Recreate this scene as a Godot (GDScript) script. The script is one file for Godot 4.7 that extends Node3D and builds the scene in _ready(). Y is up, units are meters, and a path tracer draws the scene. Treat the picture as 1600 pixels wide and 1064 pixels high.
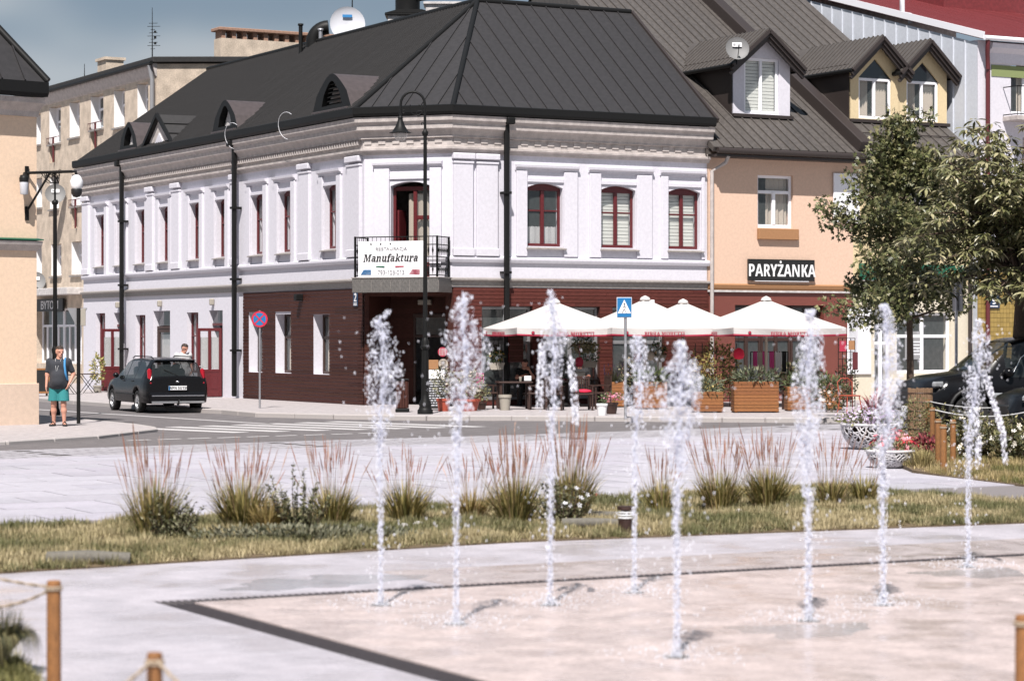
extends Node3D

# Survey of the place: eye height, focal length in photo pixels and horizon row. px/py arguments below are rows and
# columns of the survey photograph, turned into metric points on a known plane (the ground, a facade) before building.
const FOC := 3800.0
const HOR := 525.0
const EYE := 2.1

var rng := RandomNumberGenerator.new()
var names := {}
var M: Dictionary[String, Material] = {}
var T := {}


func _ready() -> void:
	rng.seed = 7
	camera_and_light()
	textures()
	materials()
	build_ground()
	build_restaurant()
	build_shop_houses()
	build_far_block()
	build_left_house()
	build_street_things()
	build_terrace()
	build_cars()
	build_people()
	build_trees()
	build_garden()
	build_fountain()


func camera_and_light() -> void:
	var cam := Camera3D.new()
	cam.name = "camera"
	cam.position = Vector3(0, EYE, 0)
	cam.rotation.x = -atan(7.0 / FOC)
	cam.fov = rad_to_deg(2.0 * atan(532.0 / FOC))
	cam.near = 0.5
	cam.far = 900.0
	var lens := CameraAttributesPhysical.new()
	lens.frustum_focal_length = 85.0
	lens.frustum_focus_distance = 62.0
	lens.exposure_aperture = 2.7
	cam.attributes = lens
	add_child(cam)
	cam.current = true
	var sky := PanoramaSkyMaterial.new()
	sky.panorama = sky_picture()
	var env := Environment.new()
	env.background_mode = Environment.BG_SKY
	env.sky = Sky.new()
	env.sky.sky_material = sky
	env.background_energy_multiplier = 0.50
	env.tonemap_mode = Environment.TONE_MAPPER_LINEAR
	env.tonemap_exposure = 1.6
	env.sdfgi_enabled = true
	env.ssao_enabled = true
	env.ssil_enabled = true
	var we := WorldEnvironment.new()
	we.environment = env
	add_child(we)
	var sun := DirectionalLight3D.new()
	sun.name = "sun"
	sun.light_color = Color(1.0, 0.975, 0.955)
	sun.light_energy = 1.6
	sun.light_angular_distance = 0.5
	sun.shadow_enabled = true
	add_child(sun)
	sun.look_at_from_position(Vector3(-0.085, 0.819, 0.568), Vector3.ZERO)


func sky_picture() -> ImageTexture:
	# hazy grey-blue summer sky with soft white cloud, the same all the way round
	var w := 1024
	var h := 512
	var a := FastNoiseLite.new()
	a.seed = 11
	a.frequency = 1.7
	a.fractal_octaves = 5
	var im := Image.create(w, h, false, Image.FORMAT_RGB8)
	for y in h:
		var el := PI * (0.5 - (y + 0.5) / h)
		for x in w:
			var az := TAU * (x + 0.5) / w
			var d := Vector3(cos(el) * cos(az), sin(el) * 2.6, cos(el) * sin(az))
			var f := clampf(sin(el), 0.0, 1.0)
			var c := Color(0.72, 0.785, 0.83).lerp(Color(0.36, 0.46, 0.58), pow(f, 0.5))
			var k := smoothstep(-0.1, 0.5, a.get_noise_3d(d.x * 3.2, d.y * 4.4, d.z * 3.2))
			c = c.lerp(Color(0.86, 0.875, 0.89), k * 0.7)
			im.set_pixel(x, y, c)
	return ImageTexture.create_from_image(im)


# ---------------------------------------------------------------- survey helpers

func on_ground(px: float, py: float, y := 0.0) -> Vector3:
	var d := FOC * (EYE - y) / (py - HOR)
	return Vector3((px - 800.0) / FOC * d, y, -d)


func at(px: float, py: float, d: float) -> Vector3:
	return Vector3((px - 800.0) / FOC * d, EYE + (HOR - py) / FOC * d, -d)


func plan(px: float, d: float, y := 0.0) -> Vector3:
	return Vector3((px - 800.0) / FOC * d, y, -d)


class Face:   # a facade: origin on the ground, u along it to the right, n outwards
	var o: Vector3
	var u: Vector3
	var n: Vector3
	func _init(origin: Vector3, angle: float) -> void:
		o = origin
		u = Vector3(cos(angle), 0, -sin(angle))
		n = u.cross(Vector3.UP)
	func uv(px: float, py: float) -> Vector2:
		var d := Vector3((px - 800.0) / 3800.0, (525.0 - py) / 3800.0, -1.0)
		var e := Vector3(0, 2.1, 0)
		var t := (o - e).dot(n) / d.dot(n)
		var p := e + d * t
		return Vector2((p - o).dot(u), p.y)
	func x(px: float) -> float:
		return uv(px, 500.0).x
	func frame(base: Vector3) -> Transform3D:
		return Transform3D(Basis(u, Vector3.UP, n), o - base)
	func p(x_: float, y_: float, z_: float) -> Vector3:
		return o + u * x_ + Vector3.UP * y_ + n * z_
	func rect(x0: float, x1: float, y0: float, y1: float) -> Rect2:   # pixel box -> metric rectangle
		var a := uv(x0, y1)
		var b := uv(x1, y0)
		var m := (x0 + x1) / 2.0
		var lo := uv(m, y1).y
		var hi := uv(m, y0).y
		return Rect2(a.x, lo, b.x - a.x, hi - lo)


# ---------------------------------------------------------------- geometry collector

class Geo:
	var v := PackedVector3Array()
	var n := PackedVector3Array()
	var c := PackedColorArray()
	var tint := Color(1, 1, 1)
	var xf := Transform3D.IDENTITY

	func tri_n(a: Vector3, b: Vector3, d: Vector3, na: Vector3, nb: Vector3, nd: Vector3) -> void:
		v.append(xf * a); v.append(xf * d); v.append(xf * b)
		n.append((xf.basis * na).normalized()); n.append((xf.basis * nd).normalized()); n.append((xf.basis * nb).normalized())
		c.append(tint); c.append(tint); c.append(tint)

	func tri(a: Vector3, b: Vector3, d: Vector3) -> void:
		var k := (b - a).cross(d - a).normalized()
		tri_n(a, b, d, k, k, k)

	func quad(a: Vector3, b: Vector3, d: Vector3, e: Vector3) -> void:
		tri(a, b, d)
		tri(a, d, e)

	func tri_out(a: Vector3, b: Vector3, d: Vector3, out: Vector3) -> void:
		if (b - a).cross(d - a).dot(out) < 0.0:
			tri(a, d, b)
		else:
			tri(a, b, d)

	func quad_out(a: Vector3, b: Vector3, d: Vector3, e: Vector3, out: Vector3) -> void:
		if (b - a).cross(d - a).dot(out) < 0.0:
			quad(a, e, d, b)
		else:
			quad(a, b, d, e)

	func box(at_: Vector3, size: Vector3, bev := 0.0) -> void:
		var h := size * 0.5
		var b := minf(bev, minf(h.x, minf(h.y, h.z)) * 0.8)
		for a in 3:
			var i := (a + 1) % 3
			var j := (a + 2) % 3
			for s in [-1.0, 1.0]:
				var q: Array[Vector3] = []
				for k in [[-1.0, -1.0], [1.0, -1.0], [1.0, 1.0], [-1.0, 1.0]]:
					var p := Vector3.ZERO
					p[a] = s * h[a]
					p[i] = k[0] * (h[i] - b)
					p[j] = k[1] * (h[j] - b)
					q.append(at_ + p)
				var o := Vector3.ZERO
				o[a] = s
				quad_out(q[0], q[1], q[2], q[3], o)
		if b <= 0.0:
			return
		for e in 3:
			var i := (e + 1) % 3
			var j := (e + 2) % 3
			for si in [-1.0, 1.0]:
				for sj in [-1.0, 1.0]:
					var p0 := Vector3.ZERO
					var p1 := Vector3.ZERO
					p0[i] = si * h[i]; p0[j] = sj * (h[j] - b)
					p1[i] = si * (h[i] - b); p1[j] = sj * h[j]
					var l := Vector3.ZERO
					l[e] = h[e] - b
					quad_out(at_ + p0 - l, at_ + p0 + l, at_ + p1 + l, at_ + p1 - l, p0 + p1)
		for sx in [-1.0, 1.0]:
			for sy in [-1.0, 1.0]:
				for sz in [-1.0, 1.0]:
					var s := Vector3(sx, sy, sz)
					var i := h - Vector3(b, b, b)
					tri_out(at_ + s * Vector3(h.x, i.y, i.z), at_ + s * Vector3(i.x, h.y, i.z), at_ + s * Vector3(i.x, i.y, h.z), s)

	func span(x0: float, x1: float, y0: float, y1: float, z0: float, z1: float, bev := 0.0) -> void:
		box(Vector3((x0 + x1) / 2, (y0 + y1) / 2, (z0 + z1) / 2), Vector3(absf(x1 - x0), absf(y1 - y0), absf(z1 - z0)), bev)

	func bar(a: Vector3, b: Vector3, w: float, t: float) -> void:   # a square bar from a to b
		var d := (b - a)
		var y := d.normalized()
		var x := y.cross(Vector3.UP if absf(y.y) < 0.9 else Vector3.RIGHT).normalized()
		var z := x.cross(y)
		var keep := xf
		xf = xf * Transform3D(Basis(x, y, z), (a + b) / 2)
		box(Vector3.ZERO, Vector3(w, d.length(), t))
		xf = keep

	func tube(pts: Array, r, sides := 8, cap := true) -> void:
		var rings := []
		var m := pts.size()
		var side := Vector3.ZERO
		for i in m:
			var d: Vector3 = (pts[mini(i + 1, m - 1)] - pts[maxi(i - 1, 0)]).normalized()
			if side == Vector3.ZERO:
				side = d.cross(Vector3.UP if absf(d.y) < 0.9 else Vector3.RIGHT).normalized()
			side = (side - d * side.dot(d)).normalized()
			var up := d.cross(side)
			var rad: float = r[i] if r is Array else r
			var ring := []
			for k in sides:
				var o := side * cos(TAU * k / sides) + up * sin(TAU * k / sides)
				ring.append([pts[i] + o * rad, o])
			rings.append(ring)
		for i in m - 1:
			for k in sides:
				var a = rings[i][k]
				var b = rings[i][(k + 1) % sides]
				var d = rings[i + 1][(k + 1) % sides]
				var e = rings[i + 1][k]
				tri_n(a[0], b[0], d[0], a[1], b[1], d[1])
				tri_n(a[0], d[0], e[0], a[1], d[1], e[1])
		if cap:
			var d0: Vector3 = pts[0] - pts[1]
			var d1: Vector3 = pts[m - 1] - pts[m - 2]
			for k in sides:
				tri_out(pts[0], rings[0][k][0], rings[0][(k + 1) % sides][0], d0)
				tri_out(pts[m - 1], rings[m - 1][k][0], rings[m - 1][(k + 1) % sides][0], d1)

	func lathe(prof: Array, segs := 16, at_ := Vector3.ZERO, smooth := true) -> void:   # [r, y] upwards
		var m := prof.size()
		var ns := []
		for i in m:
			var a: Array = prof[maxi(i - 1, 0)] if smooth else prof[i]
			var b: Array = prof[mini(i + 1, m - 1)]
			ns.append(Vector2(b[1] - a[1], a[0] - b[0]).normalized())
		for i in m - 1:
			var n0: Vector2 = ns[i]
			var n1: Vector2 = ns[i + 1]
			if not smooth:
				n0 = Vector2(prof[i + 1][1] - prof[i][1], prof[i][0] - prof[i + 1][0]).normalized()
				n1 = n0
			for k in segs:
				var a0 := TAU * k / segs
				var a1 := TAU * (k + 1) / segs
				var d0 := Vector3(cos(a0), 0, -sin(a0))
				var d1 := Vector3(cos(a1), 0, -sin(a1))
				var p: Array[Vector3] = [d0 * prof[i][0] + Vector3.UP * prof[i][1], d1 * prof[i][0] + Vector3.UP * prof[i][1], d1 * prof[i + 1][0] + Vector3.UP * prof[i + 1][1], d0 * prof[i + 1][0] + Vector3.UP * prof[i + 1][1]]
				var q: Array[Vector3] = [d0 * n0.x + Vector3.UP * n0.y, d1 * n0.x + Vector3.UP * n0.y, d1 * n1.x + Vector3.UP * n1.y, d0 * n1.x + Vector3.UP * n1.y]
				if prof[i][0] > 0.0:
					tri_n(at_ + p[0], at_ + p[1], at_ + p[2], q[0], q[1], q[2])
				if prof[i + 1][0] > 0.0:
					tri_n(at_ + p[0], at_ + p[2], at_ + p[3], q[0], q[2], q[3])

	func prism(poly: PackedVector2Array, z0: float, z1: float) -> void:   # polygon in x, y; from z0 to z1
		var p := poly.duplicate()
		if Geometry2D.is_polygon_clockwise(p):
			p.reverse()
		var idx := Geometry2D.triangulate_polygon(p)
		for k in range(0, idx.size(), 3):
			var a := p[idx[k]]
			var b := p[idx[k + 1]]
			var d := p[idx[k + 2]]
			tri_out(Vector3(a.x, a.y, z1), Vector3(b.x, b.y, z1), Vector3(d.x, d.y, z1), Vector3.BACK)
			tri_out(Vector3(a.x, a.y, z0), Vector3(b.x, b.y, z0), Vector3(d.x, d.y, z0), Vector3.FORWARD)
		for k in p.size():
			var a := p[k]
			var b := p[(k + 1) % p.size()]
			quad(Vector3(a.x, a.y, z0), Vector3(b.x, b.y, z0), Vector3(b.x, b.y, z1), Vector3(a.x, a.y, z1))

	func moulding(prof: Array, x0: float, x1: float, m0 := 0.0, m1 := 0.0) -> void:   # [z, y] profile drawn along x, ends mitred
		var poly := PackedVector2Array()
		for q in prof:
			poly.append(Vector2(q[0], q[1]))
		if Geometry2D.is_polygon_clockwise(poly):
			poly.reverse()
		var idx := Geometry2D.triangulate_polygon(poly)
		var a := func(q: Vector2) -> Vector3: return Vector3(x0 - q.x * m0, q.y, q.x)
		var b := func(q: Vector2) -> Vector3: return Vector3(x1 + q.x * m1, q.y, q.x)
		for k in range(0, idx.size(), 3):
			tri_out(a.call(poly[idx[k]]), a.call(poly[idx[k + 1]]), a.call(poly[idx[k + 2]]), Vector3.LEFT)
			tri_out(b.call(poly[idx[k]]), b.call(poly[idx[k + 1]]), b.call(poly[idx[k + 2]]), Vector3.RIGHT)
		for k in poly.size():
			var s := poly[k]
			var t := poly[(k + 1) % poly.size()]
			var e := t - s
			quad_out(a.call(s), b.call(s), b.call(t), a.call(t), Vector3(0, -e.x, e.y))

	func ball(at_: Vector3, r: Vector3, rows := 8, segs := 12) -> void:
		for i in rows:
			var e0 := PI * (float(i) / rows - 0.5)
			var e1 := PI * (float(i + 1) / rows - 0.5)
			for k in segs:
				var a0 := TAU * k / segs
				var a1 := TAU * (k + 1) / segs
				var q: Array[Vector3] = [Vector3(cos(e0) * cos(a0), sin(e0), -cos(e0) * sin(a0)), Vector3(cos(e0) * cos(a1), sin(e0), -cos(e0) * sin(a1)), Vector3(cos(e1) * cos(a1), sin(e1), -cos(e1) * sin(a1)), Vector3(cos(e1) * cos(a0), sin(e1), -cos(e1) * sin(a0))]
				if i > 0:
					tri_n(at_ + q[0] * r, at_ + q[1] * r, at_ + q[2] * r, q[0], q[1], q[2])
				if i < rows - 1:
					tri_n(at_ + q[0] * r, at_ + q[2] * r, at_ + q[3] * r, q[0], q[2], q[3])

	func blade(base: Vector3, tip: Vector3, sag: Vector3, w: float, side: Vector3, steps := 3) -> void:   # a tapering leaf or grass blade
		var last := base
		var lw := w
		for i in range(1, steps + 1):
			var t := float(i) / steps
			var p := base.lerp(tip, t) + sag * (t * (1.0 - t) * 4.0)
			var nw := w * (1.0 - t * t * 0.97)
			var a := last - side * lw * 0.5
			var b := last + side * lw * 0.5
			var d := p + side * nw * 0.5
			var e := p - side * nw * 0.5
			tri(a, b, d)
			if i < steps:
				tri(a, d, e)
			last = p
			lw = nw

	func add(m: Mesh, t := Transform3D.IDENTITY) -> void:
		for s in m.get_surface_count():
			var ar := m.surface_get_arrays(s)
			var vs: PackedVector3Array = ar[Mesh.ARRAY_VERTEX]
			var ns: PackedVector3Array = ar[Mesh.ARRAY_NORMAL]
			var ix: PackedInt32Array = ar[Mesh.ARRAY_INDEX] if ar[Mesh.ARRAY_INDEX] != null else PackedInt32Array(range(vs.size()))
			for i in ix:
				v.append(xf * (t * vs[i]))
				n.append((xf.basis * (t.basis * ns[i])).normalized())
				c.append(tint)

	func mesh() -> ArrayMesh:
		var ar := []
		ar.resize(Mesh.ARRAY_MAX)
		ar[Mesh.ARRAY_VERTEX] = v
		ar[Mesh.ARRAY_NORMAL] = n
		ar[Mesh.ARRAY_COLOR] = c
		var m := ArrayMesh.new()
		m.add_surface_from_arrays(Mesh.PRIMITIVE_TRIANGLES, ar)
		return m


# ---------------------------------------------------------------- scene tree helpers

func numbered(called: String) -> String:
	var k: int = names.get(called, 0)
	names[called] = k + 1
	return called if k == 0 else "%s_%03d" % [called, k]


func thing(called: String, label: String, category: String, where := Vector3.ZERO, turn := 0.0, group := "") -> Node3D:
	var o := Node3D.new()
	o.name = numbered(called)
	o.position = where
	o.rotation.y = turn
	tag(o, label, category, group)
	add_child(o)
	return o


func tag(o: Node3D, label: String, category: String, group := "") -> void:
	o.set_meta("label", label)
	o.set_meta("category", category)
	if group:
		o.set_meta("group", group)


func structure(called: String) -> Node3D:
	var o := Node3D.new()
	o.name = numbered(called)
	o.set_meta("kind", "structure")
	add_child(o)
	return o


func part(parent: Node3D, called: String, shape, material: Material, xf := Transform3D.IDENTITY, label := "") -> MeshInstance3D:
	var o := MeshInstance3D.new()
	o.mesh = shape.mesh() if shape is Geo else shape
	o.material_override = material
	o.name = called
	o.transform = xf
	if label:
		o.set_meta("label", label)
	parent.add_child(o, true)
	return o


func stuff(o: Node3D) -> Node3D:
	o.set_meta("kind", "stuff")
	return o


func single(called: String, shape, material: Material, label: String, category: String, where := Vector3.ZERO, turn := 0.0, group := "") -> MeshInstance3D:
	var o := MeshInstance3D.new()
	o.mesh = shape.mesh() if shape is Geo else shape
	o.material_override = material
	o.name = numbered(called)
	o.position = where
	o.rotation.y = turn
	tag(o, label, category, group)
	add_child(o)
	return o


func dup(o: Node3D, base: String, where: Vector3, turn: float, label: String) -> Node3D:
	var r: Node3D = o.duplicate()
	r.name = numbered(base)
	r.position = where
	r.rotation.y = turn
	add_child(r)
	r.set_meta("label", label)
	return r


func many(parent: Node3D, called: String, mesh: Mesh, material: Material, places: Array, tints: Array = []) -> MultiMeshInstance3D:
	var mm := MultiMesh.new()
	mm.transform_format = MultiMesh.TRANSFORM_3D
	mm.use_colors = not tints.is_empty()
	mm.mesh = mesh
	mm.instance_count = places.size()
	for i in places.size():
		mm.set_instance_transform(i, places[i])
		if not tints.is_empty():
			mm.set_instance_color(i, tints[i])
	var o := MultiMeshInstance3D.new()
	o.multimesh = mm
	o.material_override = material
	o.name = called
	o.set_meta("kind", "stuff")
	parent.add_child(o, true)
	return o


func words(text: String, tall: float, font := "Droid Sans", bold := false, lean := 0.0, wide := 1.0) -> Geo:   # raised flat lettering, centred, 6 mm deep
	var f := SystemFont.new()
	f.font_names = PackedStringArray([font])
	f.font_weight = 700 if bold else 400
	var tm := TextMesh.new()
	tm.text = text
	tm.font = f
	tm.font_size = 48
	tm.pixel_size = tall / 48.0 / 0.72
	tm.depth = 0.006
	tm.curve_step = 2.0
	var g := Geo.new()
	g.add(tm, Transform3D(Basis(Vector3(wide, 0, 0), Vector3(lean, 1, 0), Vector3(0, 0, 1)), Vector3.ZERO))
	return g


func rand(a: float, b: float) -> float:
	return rng.randf_range(a, b)


func rand_dir() -> Vector3:
	var z := rand(-1, 1)
	var a := rand(0, TAU)
	return Vector3(sqrt(1 - z * z) * cos(a), z, sqrt(1 - z * z) * sin(a))


# ---------------------------------------------------------------- materials

func noise_tex(seed_: int, layers: Array, lo: float, hi: float, sharp := 1.0, size := 512) -> ImageTexture:
	# layers of [frequency, weight]; a grey multiplier between lo and hi
	var sum := PackedFloat32Array()
	sum.resize(size * size)
	for l in layers:
		var f := FastNoiseLite.new()
		f.seed = seed_ + int(l[0] * 1000.0)
		f.frequency = l[0]
		f.fractal_octaves = 4 if l.size() < 3 else l[2]
		var im := f.get_seamless_image(size, size)
		im.convert(Image.FORMAT_L8)
		var b := im.get_data()
		for i in b.size():
			sum[i] += b[i] / 255.0 * l[1]
	var out := PackedByteArray()
	out.resize(size * size)
	for i in out.size():
		var t := clampf((sum[i] - 0.5) * sharp + 0.5, 0.0, 1.0)
		out[i] = int(255.0 * (lo + (hi - lo) * t))
	return ImageTexture.create_from_image(Image.create_from_data(size, size, false, Image.FORMAT_L8, out))


func textures() -> void:
	T.grain = noise_tex(1, [[0.12, 0.6], [0.02, 0.4]], 0.90, 1.0, 1.4)
	T.patch = noise_tex(2, [[0.008, 0.7], [0.09, 0.3]], 0.86, 1.0, 1.4)
	T.speck = noise_tex(3, [[0.45, 1.0, 1]], 0.45, 1.0, 2.2)
	T.gravel = noise_tex(9, [[0.006, 0.16, 3], [0.03, 0.24, 3], [0.25, 0.60, 2]], 0.80, 1.0, 1.5, 1024)
	T.pebble = noise_tex(12, [[0.012, 0.22, 3], [0.06, 0.22, 3], [0.3, 0.56, 2]], 0.66, 1.0, 1.8, 1024)
	T.rough = noise_tex(4, [[0.2, 0.6], [0.05, 0.4]], 0.0, 1.0, 1.3)
	T.stain = noise_tex(5, [[0.014, 0.45], [0.15, 0.55]], 0.74, 1.0, 1.6)
	T.streak = noise_tex(6, [[0.03, 0.6], [0.12, 0.4]], 0.55, 1.0, 1.5)
	T.wet = noise_tex(7, [[0.01, 1.0]], 0.35, 1.0, 2.0)
	T.weave = noise_tex(8, [[0.3, 1.0, 2]], 0.7, 1.0, 1.6)


func mat(key: String, lin: Color, rough := 0.8, o := {}) -> StandardMaterial3D:
	var m := StandardMaterial3D.new()
	m.resource_name = key
	m.albedo_color = lin.linear_to_srgb()
	m.roughness = rough
	m.metallic = o.get("metal", 0.0)
	m.metallic_specular = o.get("spec", 0.5)
	m.vertex_color_use_as_albedo = o.get("vcol", false)
	if o.has("tex") or o.has("bump"):
		m.uv1_triplanar = true
		var s = o.get("scale", 0.5)
		m.uv1_scale = s if s is Vector3 else Vector3(s, s, s)
	if o.has("tex"):
		m.albedo_texture = T[o.tex]
	if o.has("bump"):
		m.heightmap_enabled = true
		m.heightmap_texture = T[o.bump]
		m.heightmap_scale = o.get("cm", 0.4)
	if o.has("rtex"):
		m.roughness_texture = T[o.rtex]
	if o.has("alpha"):
		m.transparency = BaseMaterial3D.TRANSPARENCY_ALPHA
		m.albedo_color.a = o.alpha
	if o.has("back"):
		m.backlight_enabled = true
		m.backlight = o.back
	if o.has("coat"):
		m.clearcoat_enabled = true
		m.clearcoat = o.coat
		m.clearcoat_roughness = 0.05
	if o.get("two", false):
		m.cull_mode = BaseMaterial3D.CULL_DISABLED
	M[key] = m
	return m


func materials() -> void:
	# ground
	mat("plaza_slab", Color(0.49, 0.47, 0.52), 0.75, {"tex": "gravel", "scale": 0.17, "bump": "rough", "cm": 0.15, "vcol": true})
	mat("joint_sand", Color(0.20, 0.18, 0.18), 0.95, {"tex": "grain", "scale": 1.0})
	mat("grey_paver", Color(0.45, 0.43, 0.46), 0.85, {"tex": "stain", "scale": 0.8, "vcol": true})
	mat("asphalt", Color(0.165, 0.150, 0.152), 0.9, {"tex": "stain", "scale": 0.25, "bump": "rough", "cm": 0.3})
	mat("pavement", Color(0.47, 0.43, 0.43), 0.9, {"tex": "stain", "scale": 0.5, "bump": "rough", "cm": 0.3})
	mat("kerb_stone", Color(0.40, 0.37, 0.36), 0.9, {"tex": "grain", "scale": 1.5})
	mat("road_paint", Color(0.62, 0.60, 0.60), 0.8, {"tex": "stain", "scale": 1.6})
	mat("basin_floor", Color(0.72, 0.60, 0.57), 0.5, {"tex": "pebble", "scale": 0.23, "rtex": "wet", "bump": "rough", "cm": 0.12})
	mat("basin_rim", Color(0.54, 0.505, 0.545), 0.55, {"tex": "gravel", "scale": 0.14, "rtex": "wet"})
	mat("wet_rim", Color(0.60, 0.52, 0.51), 0.45, {"tex": "pebble", "scale": 0.31, "rtex": "wet"})
	mat("drain_dark", Color(0.07, 0.06, 0.065), 0.5, {"tex": "stain", "scale": 2.0})
	mat("soil", Color(0.17, 0.12, 0.07), 0.95, {"tex": "stain", "scale": 1.0})
	# walls
	mat("white_plaster", Color(0.665, 0.65, 0.71), 0.85, {"tex": "grain", "scale": 0.7, "bump": "rough", "cm": 0.08})
	mat("cornice_paint", Color(0.57, 0.515, 0.49), 0.85, {"tex": "stain", "scale": 0.45})
	mat("tin_ledge", Color(0.34, 0.31, 0.29), 0.5, {"tex": "stain", "scale": 0.8})
	mat("grey_tin", Color(0.20, 0.19, 0.18), 0.45, {"tex": "streak", "scale": Vector3(3, 0.5, 3)})
	mat("red_board", Color(0.165, 0.048, 0.038), 0.6, {"spec": 0.3, "tex": "streak", "scale": Vector3(0.35, 6, 6), "vcol": true})
	mat("maroon_board", Color(0.098, 0.036, 0.027), 0.6, {"spec": 0.3, "tex": "streak", "scale": Vector3(0.35, 6, 6), "vcol": true})
	mat("room_plaster", Color(0.30, 0.28, 0.27), 0.9)
	mat("maroon_paint", Color(0.17, 0.022, 0.026), 0.4, {"tex": "streak", "scale": Vector3(5, 0.8, 5)})
	mat("glass", Color(0.75, 0.85, 0.85), 0.03, {"alpha": 0.06})
	mat("water_film", Color(0.8, 0.88, 0.95), 0.2, {"alpha": 0.04})
	mat("dark_glass", Color(0.02, 0.025, 0.03), 0.04, {"spec": 0.6})
	mat("curtain", Color(0.55, 0.48, 0.40), 0.9, {"tex": "weave", "scale": 2.0, "two": true})
	mat("lace", Color(0.72, 0.72, 0.72), 0.9, {"tex": "speck", "scale": 1.0, "two": true})
	mat("blind", Color(0.56, 0.57, 0.53), 0.8, {"two": true})
	mat("pvc", Color(0.78, 0.78, 0.82), 0.4)
	mat("orange_plaster", Color(0.70, 0.495, 0.375), 0.9, {"tex": "grain", "scale": 0.8, "bump": "rough", "cm": 0.25})
	mat("brown_render", Color(0.36, 0.185, 0.085), 0.9, {"tex": "grain", "scale": 1.0})
	mat("yellow_plaster", Color(0.68, 0.55, 0.34), 0.9, {"tex": "grain", "scale": 0.8})
	mat("cream_plaster", Color(0.66, 0.60, 0.48), 0.9, {"tex": "grain", "scale": 0.8})
	mat("red_granite", Color(0.33, 0.10, 0.075), 0.35, {"tex": "speck", "scale": 0.9})
	mat("old_cream", Color(0.66, 0.55, 0.44), 0.95, {"tex": "stain", "scale": 0.22, "bump": "rough", "cm": 0.4})
	mat("old_white", Color(0.66, 0.63, 0.62), 0.9, {"tex": "stain", "scale": 0.5})
	mat("old_brick", Color(0.40, 0.24, 0.17), 0.95, {"tex": "stain", "scale": 0.9})
	mat("peach_plaster", Color(0.80, 0.60, 0.44), 0.9, {"tex": "grain", "scale": 0.8, "bump": "rough", "cm": 0.3})
	mat("plinth_plaster", Color(0.68, 0.53, 0.42), 0.9, {"tex": "grain", "scale": 0.6})
	mat("gable_panel", Color(0.60, 0.63, 0.69), 0.55, {"tex": "grain", "scale": 0.6})
	mat("green_plaster", Color(0.20, 0.24, 0.10), 0.9)
	mat("mustard_tile", Color(0.36, 0.25, 0.075), 0.4, {"tex": "grain", "scale": 1.5, "vcol": true})
	# roofs and metal
	mat("black_roof", Color(0.026, 0.024, 0.026), 0.66, {"tex": "stain", "scale": 0.6, "vcol": true})
	mat("black_tile", Color(0.034, 0.032, 0.032), 0.7, {"tex": "stain", "scale": 0.7})
	mat("brown_roof", Color(0.104, 0.092, 0.084), 0.5, {"tex": "stain", "scale": 0.6, "vcol": true})
	mat("brown_trim", Color(0.032, 0.024, 0.022), 0.5)
	mat("dormer_metal", Color(0.085, 0.068, 0.068), 0.5, {"tex": "stain", "scale": 0.7})
	mat("red_roof", Color(0.21, 0.030, 0.034), 0.65, {"tex": "stain", "scale": 0.8, "vcol": true})
	mat("black_metal", Color(0.010, 0.010, 0.010), 0.5, {"spec": 0.3})
	mat("grey_metal", Color(0.30, 0.30, 0.31), 0.45, {"metal": 0.4})
	mat("galvanised", Color(0.42, 0.42, 0.44), 0.4, {"metal": 0.7})
	mat("maroon_metal", Color(0.10, 0.018, 0.022), 0.45)
	mat("dish_white", Color(0.52, 0.53, 0.57), 0.6)
	mat("dish_grey", Color(0.16, 0.16, 0.16), 0.6)
	mat("white_paint", Color(0.76, 0.76, 0.77), 0.5)
	mat("black_paint", Color(0.010, 0.010, 0.010), 0.5)
	mat("lamp_glass", Color(0.70, 0.68, 0.66), 0.15, {"alpha": 0.35})
	mat("sign_blue", Color(0.012, 0.15, 0.36), 0.4)
	mat("sign_navy", Color(0.012, 0.035, 0.085), 0.4)
	mat("sign_red", Color(0.50, 0.02, 0.05), 0.4)
	mat("sign_green", Color(0.012, 0.10, 0.055), 0.4)
	mat("print_grey", Color(0.25, 0.25, 0.26), 0.7)
	mat("print_red", Color(0.34, 0.02, 0.05), 0.7)
	mat("banner", Color(0.75, 0.75, 0.77), 0.6, {"two": true})
	mat("umbrella_cloth", Color(0.70, 0.67, 0.65), 0.85, {"tex": "weave", "scale": 3.0, "back": Color(0.26, 0.21, 0.16), "two": true})
	# wood, pots and people
	mat("planter_wood", Color(0.42, 0.165, 0.05), 0.6, {"tex": "streak", "scale": Vector3(0.6, 7, 7), "vcol": true})
	mat("post_wood", Color(0.40, 0.175, 0.055), 0.7, {"tex": "streak", "scale": Vector3(8, 0.8, 8), "vcol": true})
	mat("dark_wood", Color(0.065, 0.030, 0.022), 0.5, {"tex": "streak", "scale": 2.0})
	mat("reed", Color(0.36, 0.22, 0.13), 0.85, {"tex": "streak", "scale": Vector3(10, 1, 10), "vcol": true})
	mat("log_bark", Color(0.21, 0.195, 0.165), 0.95, {"tex": "stain", "scale": 2.5, "bump": "rough", "cm": 0.8})
	mat("rope", Color(0.42, 0.33, 0.24), 0.95, {"tex": "grain", "scale": 6.0})
	mat("terracotta", Color(0.40, 0.075, 0.04), 0.5, {"tex": "grain", "scale": 2.0})
	mat("clay_grey", Color(0.36, 0.33, 0.28), 0.8, {"tex": "grain", "scale": 2.0})
	mat("pink_cloth", Color(0.72, 0.09, 0.32), 0.95, {"tex": "weave", "scale": 3.0})
	mat("red_cloth", Color(0.66, 0.02, 0.06), 0.9)
	mat("white_cloth", Color(0.70, 0.70, 0.71), 0.9, {"tex": "weave", "scale": 3.0})
	mat("shirt_dark", Color(0.040, 0.044, 0.055), 0.9, {"tex": "weave", "scale": 4.0, "bump": "rough", "cm": 0.4})
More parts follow.
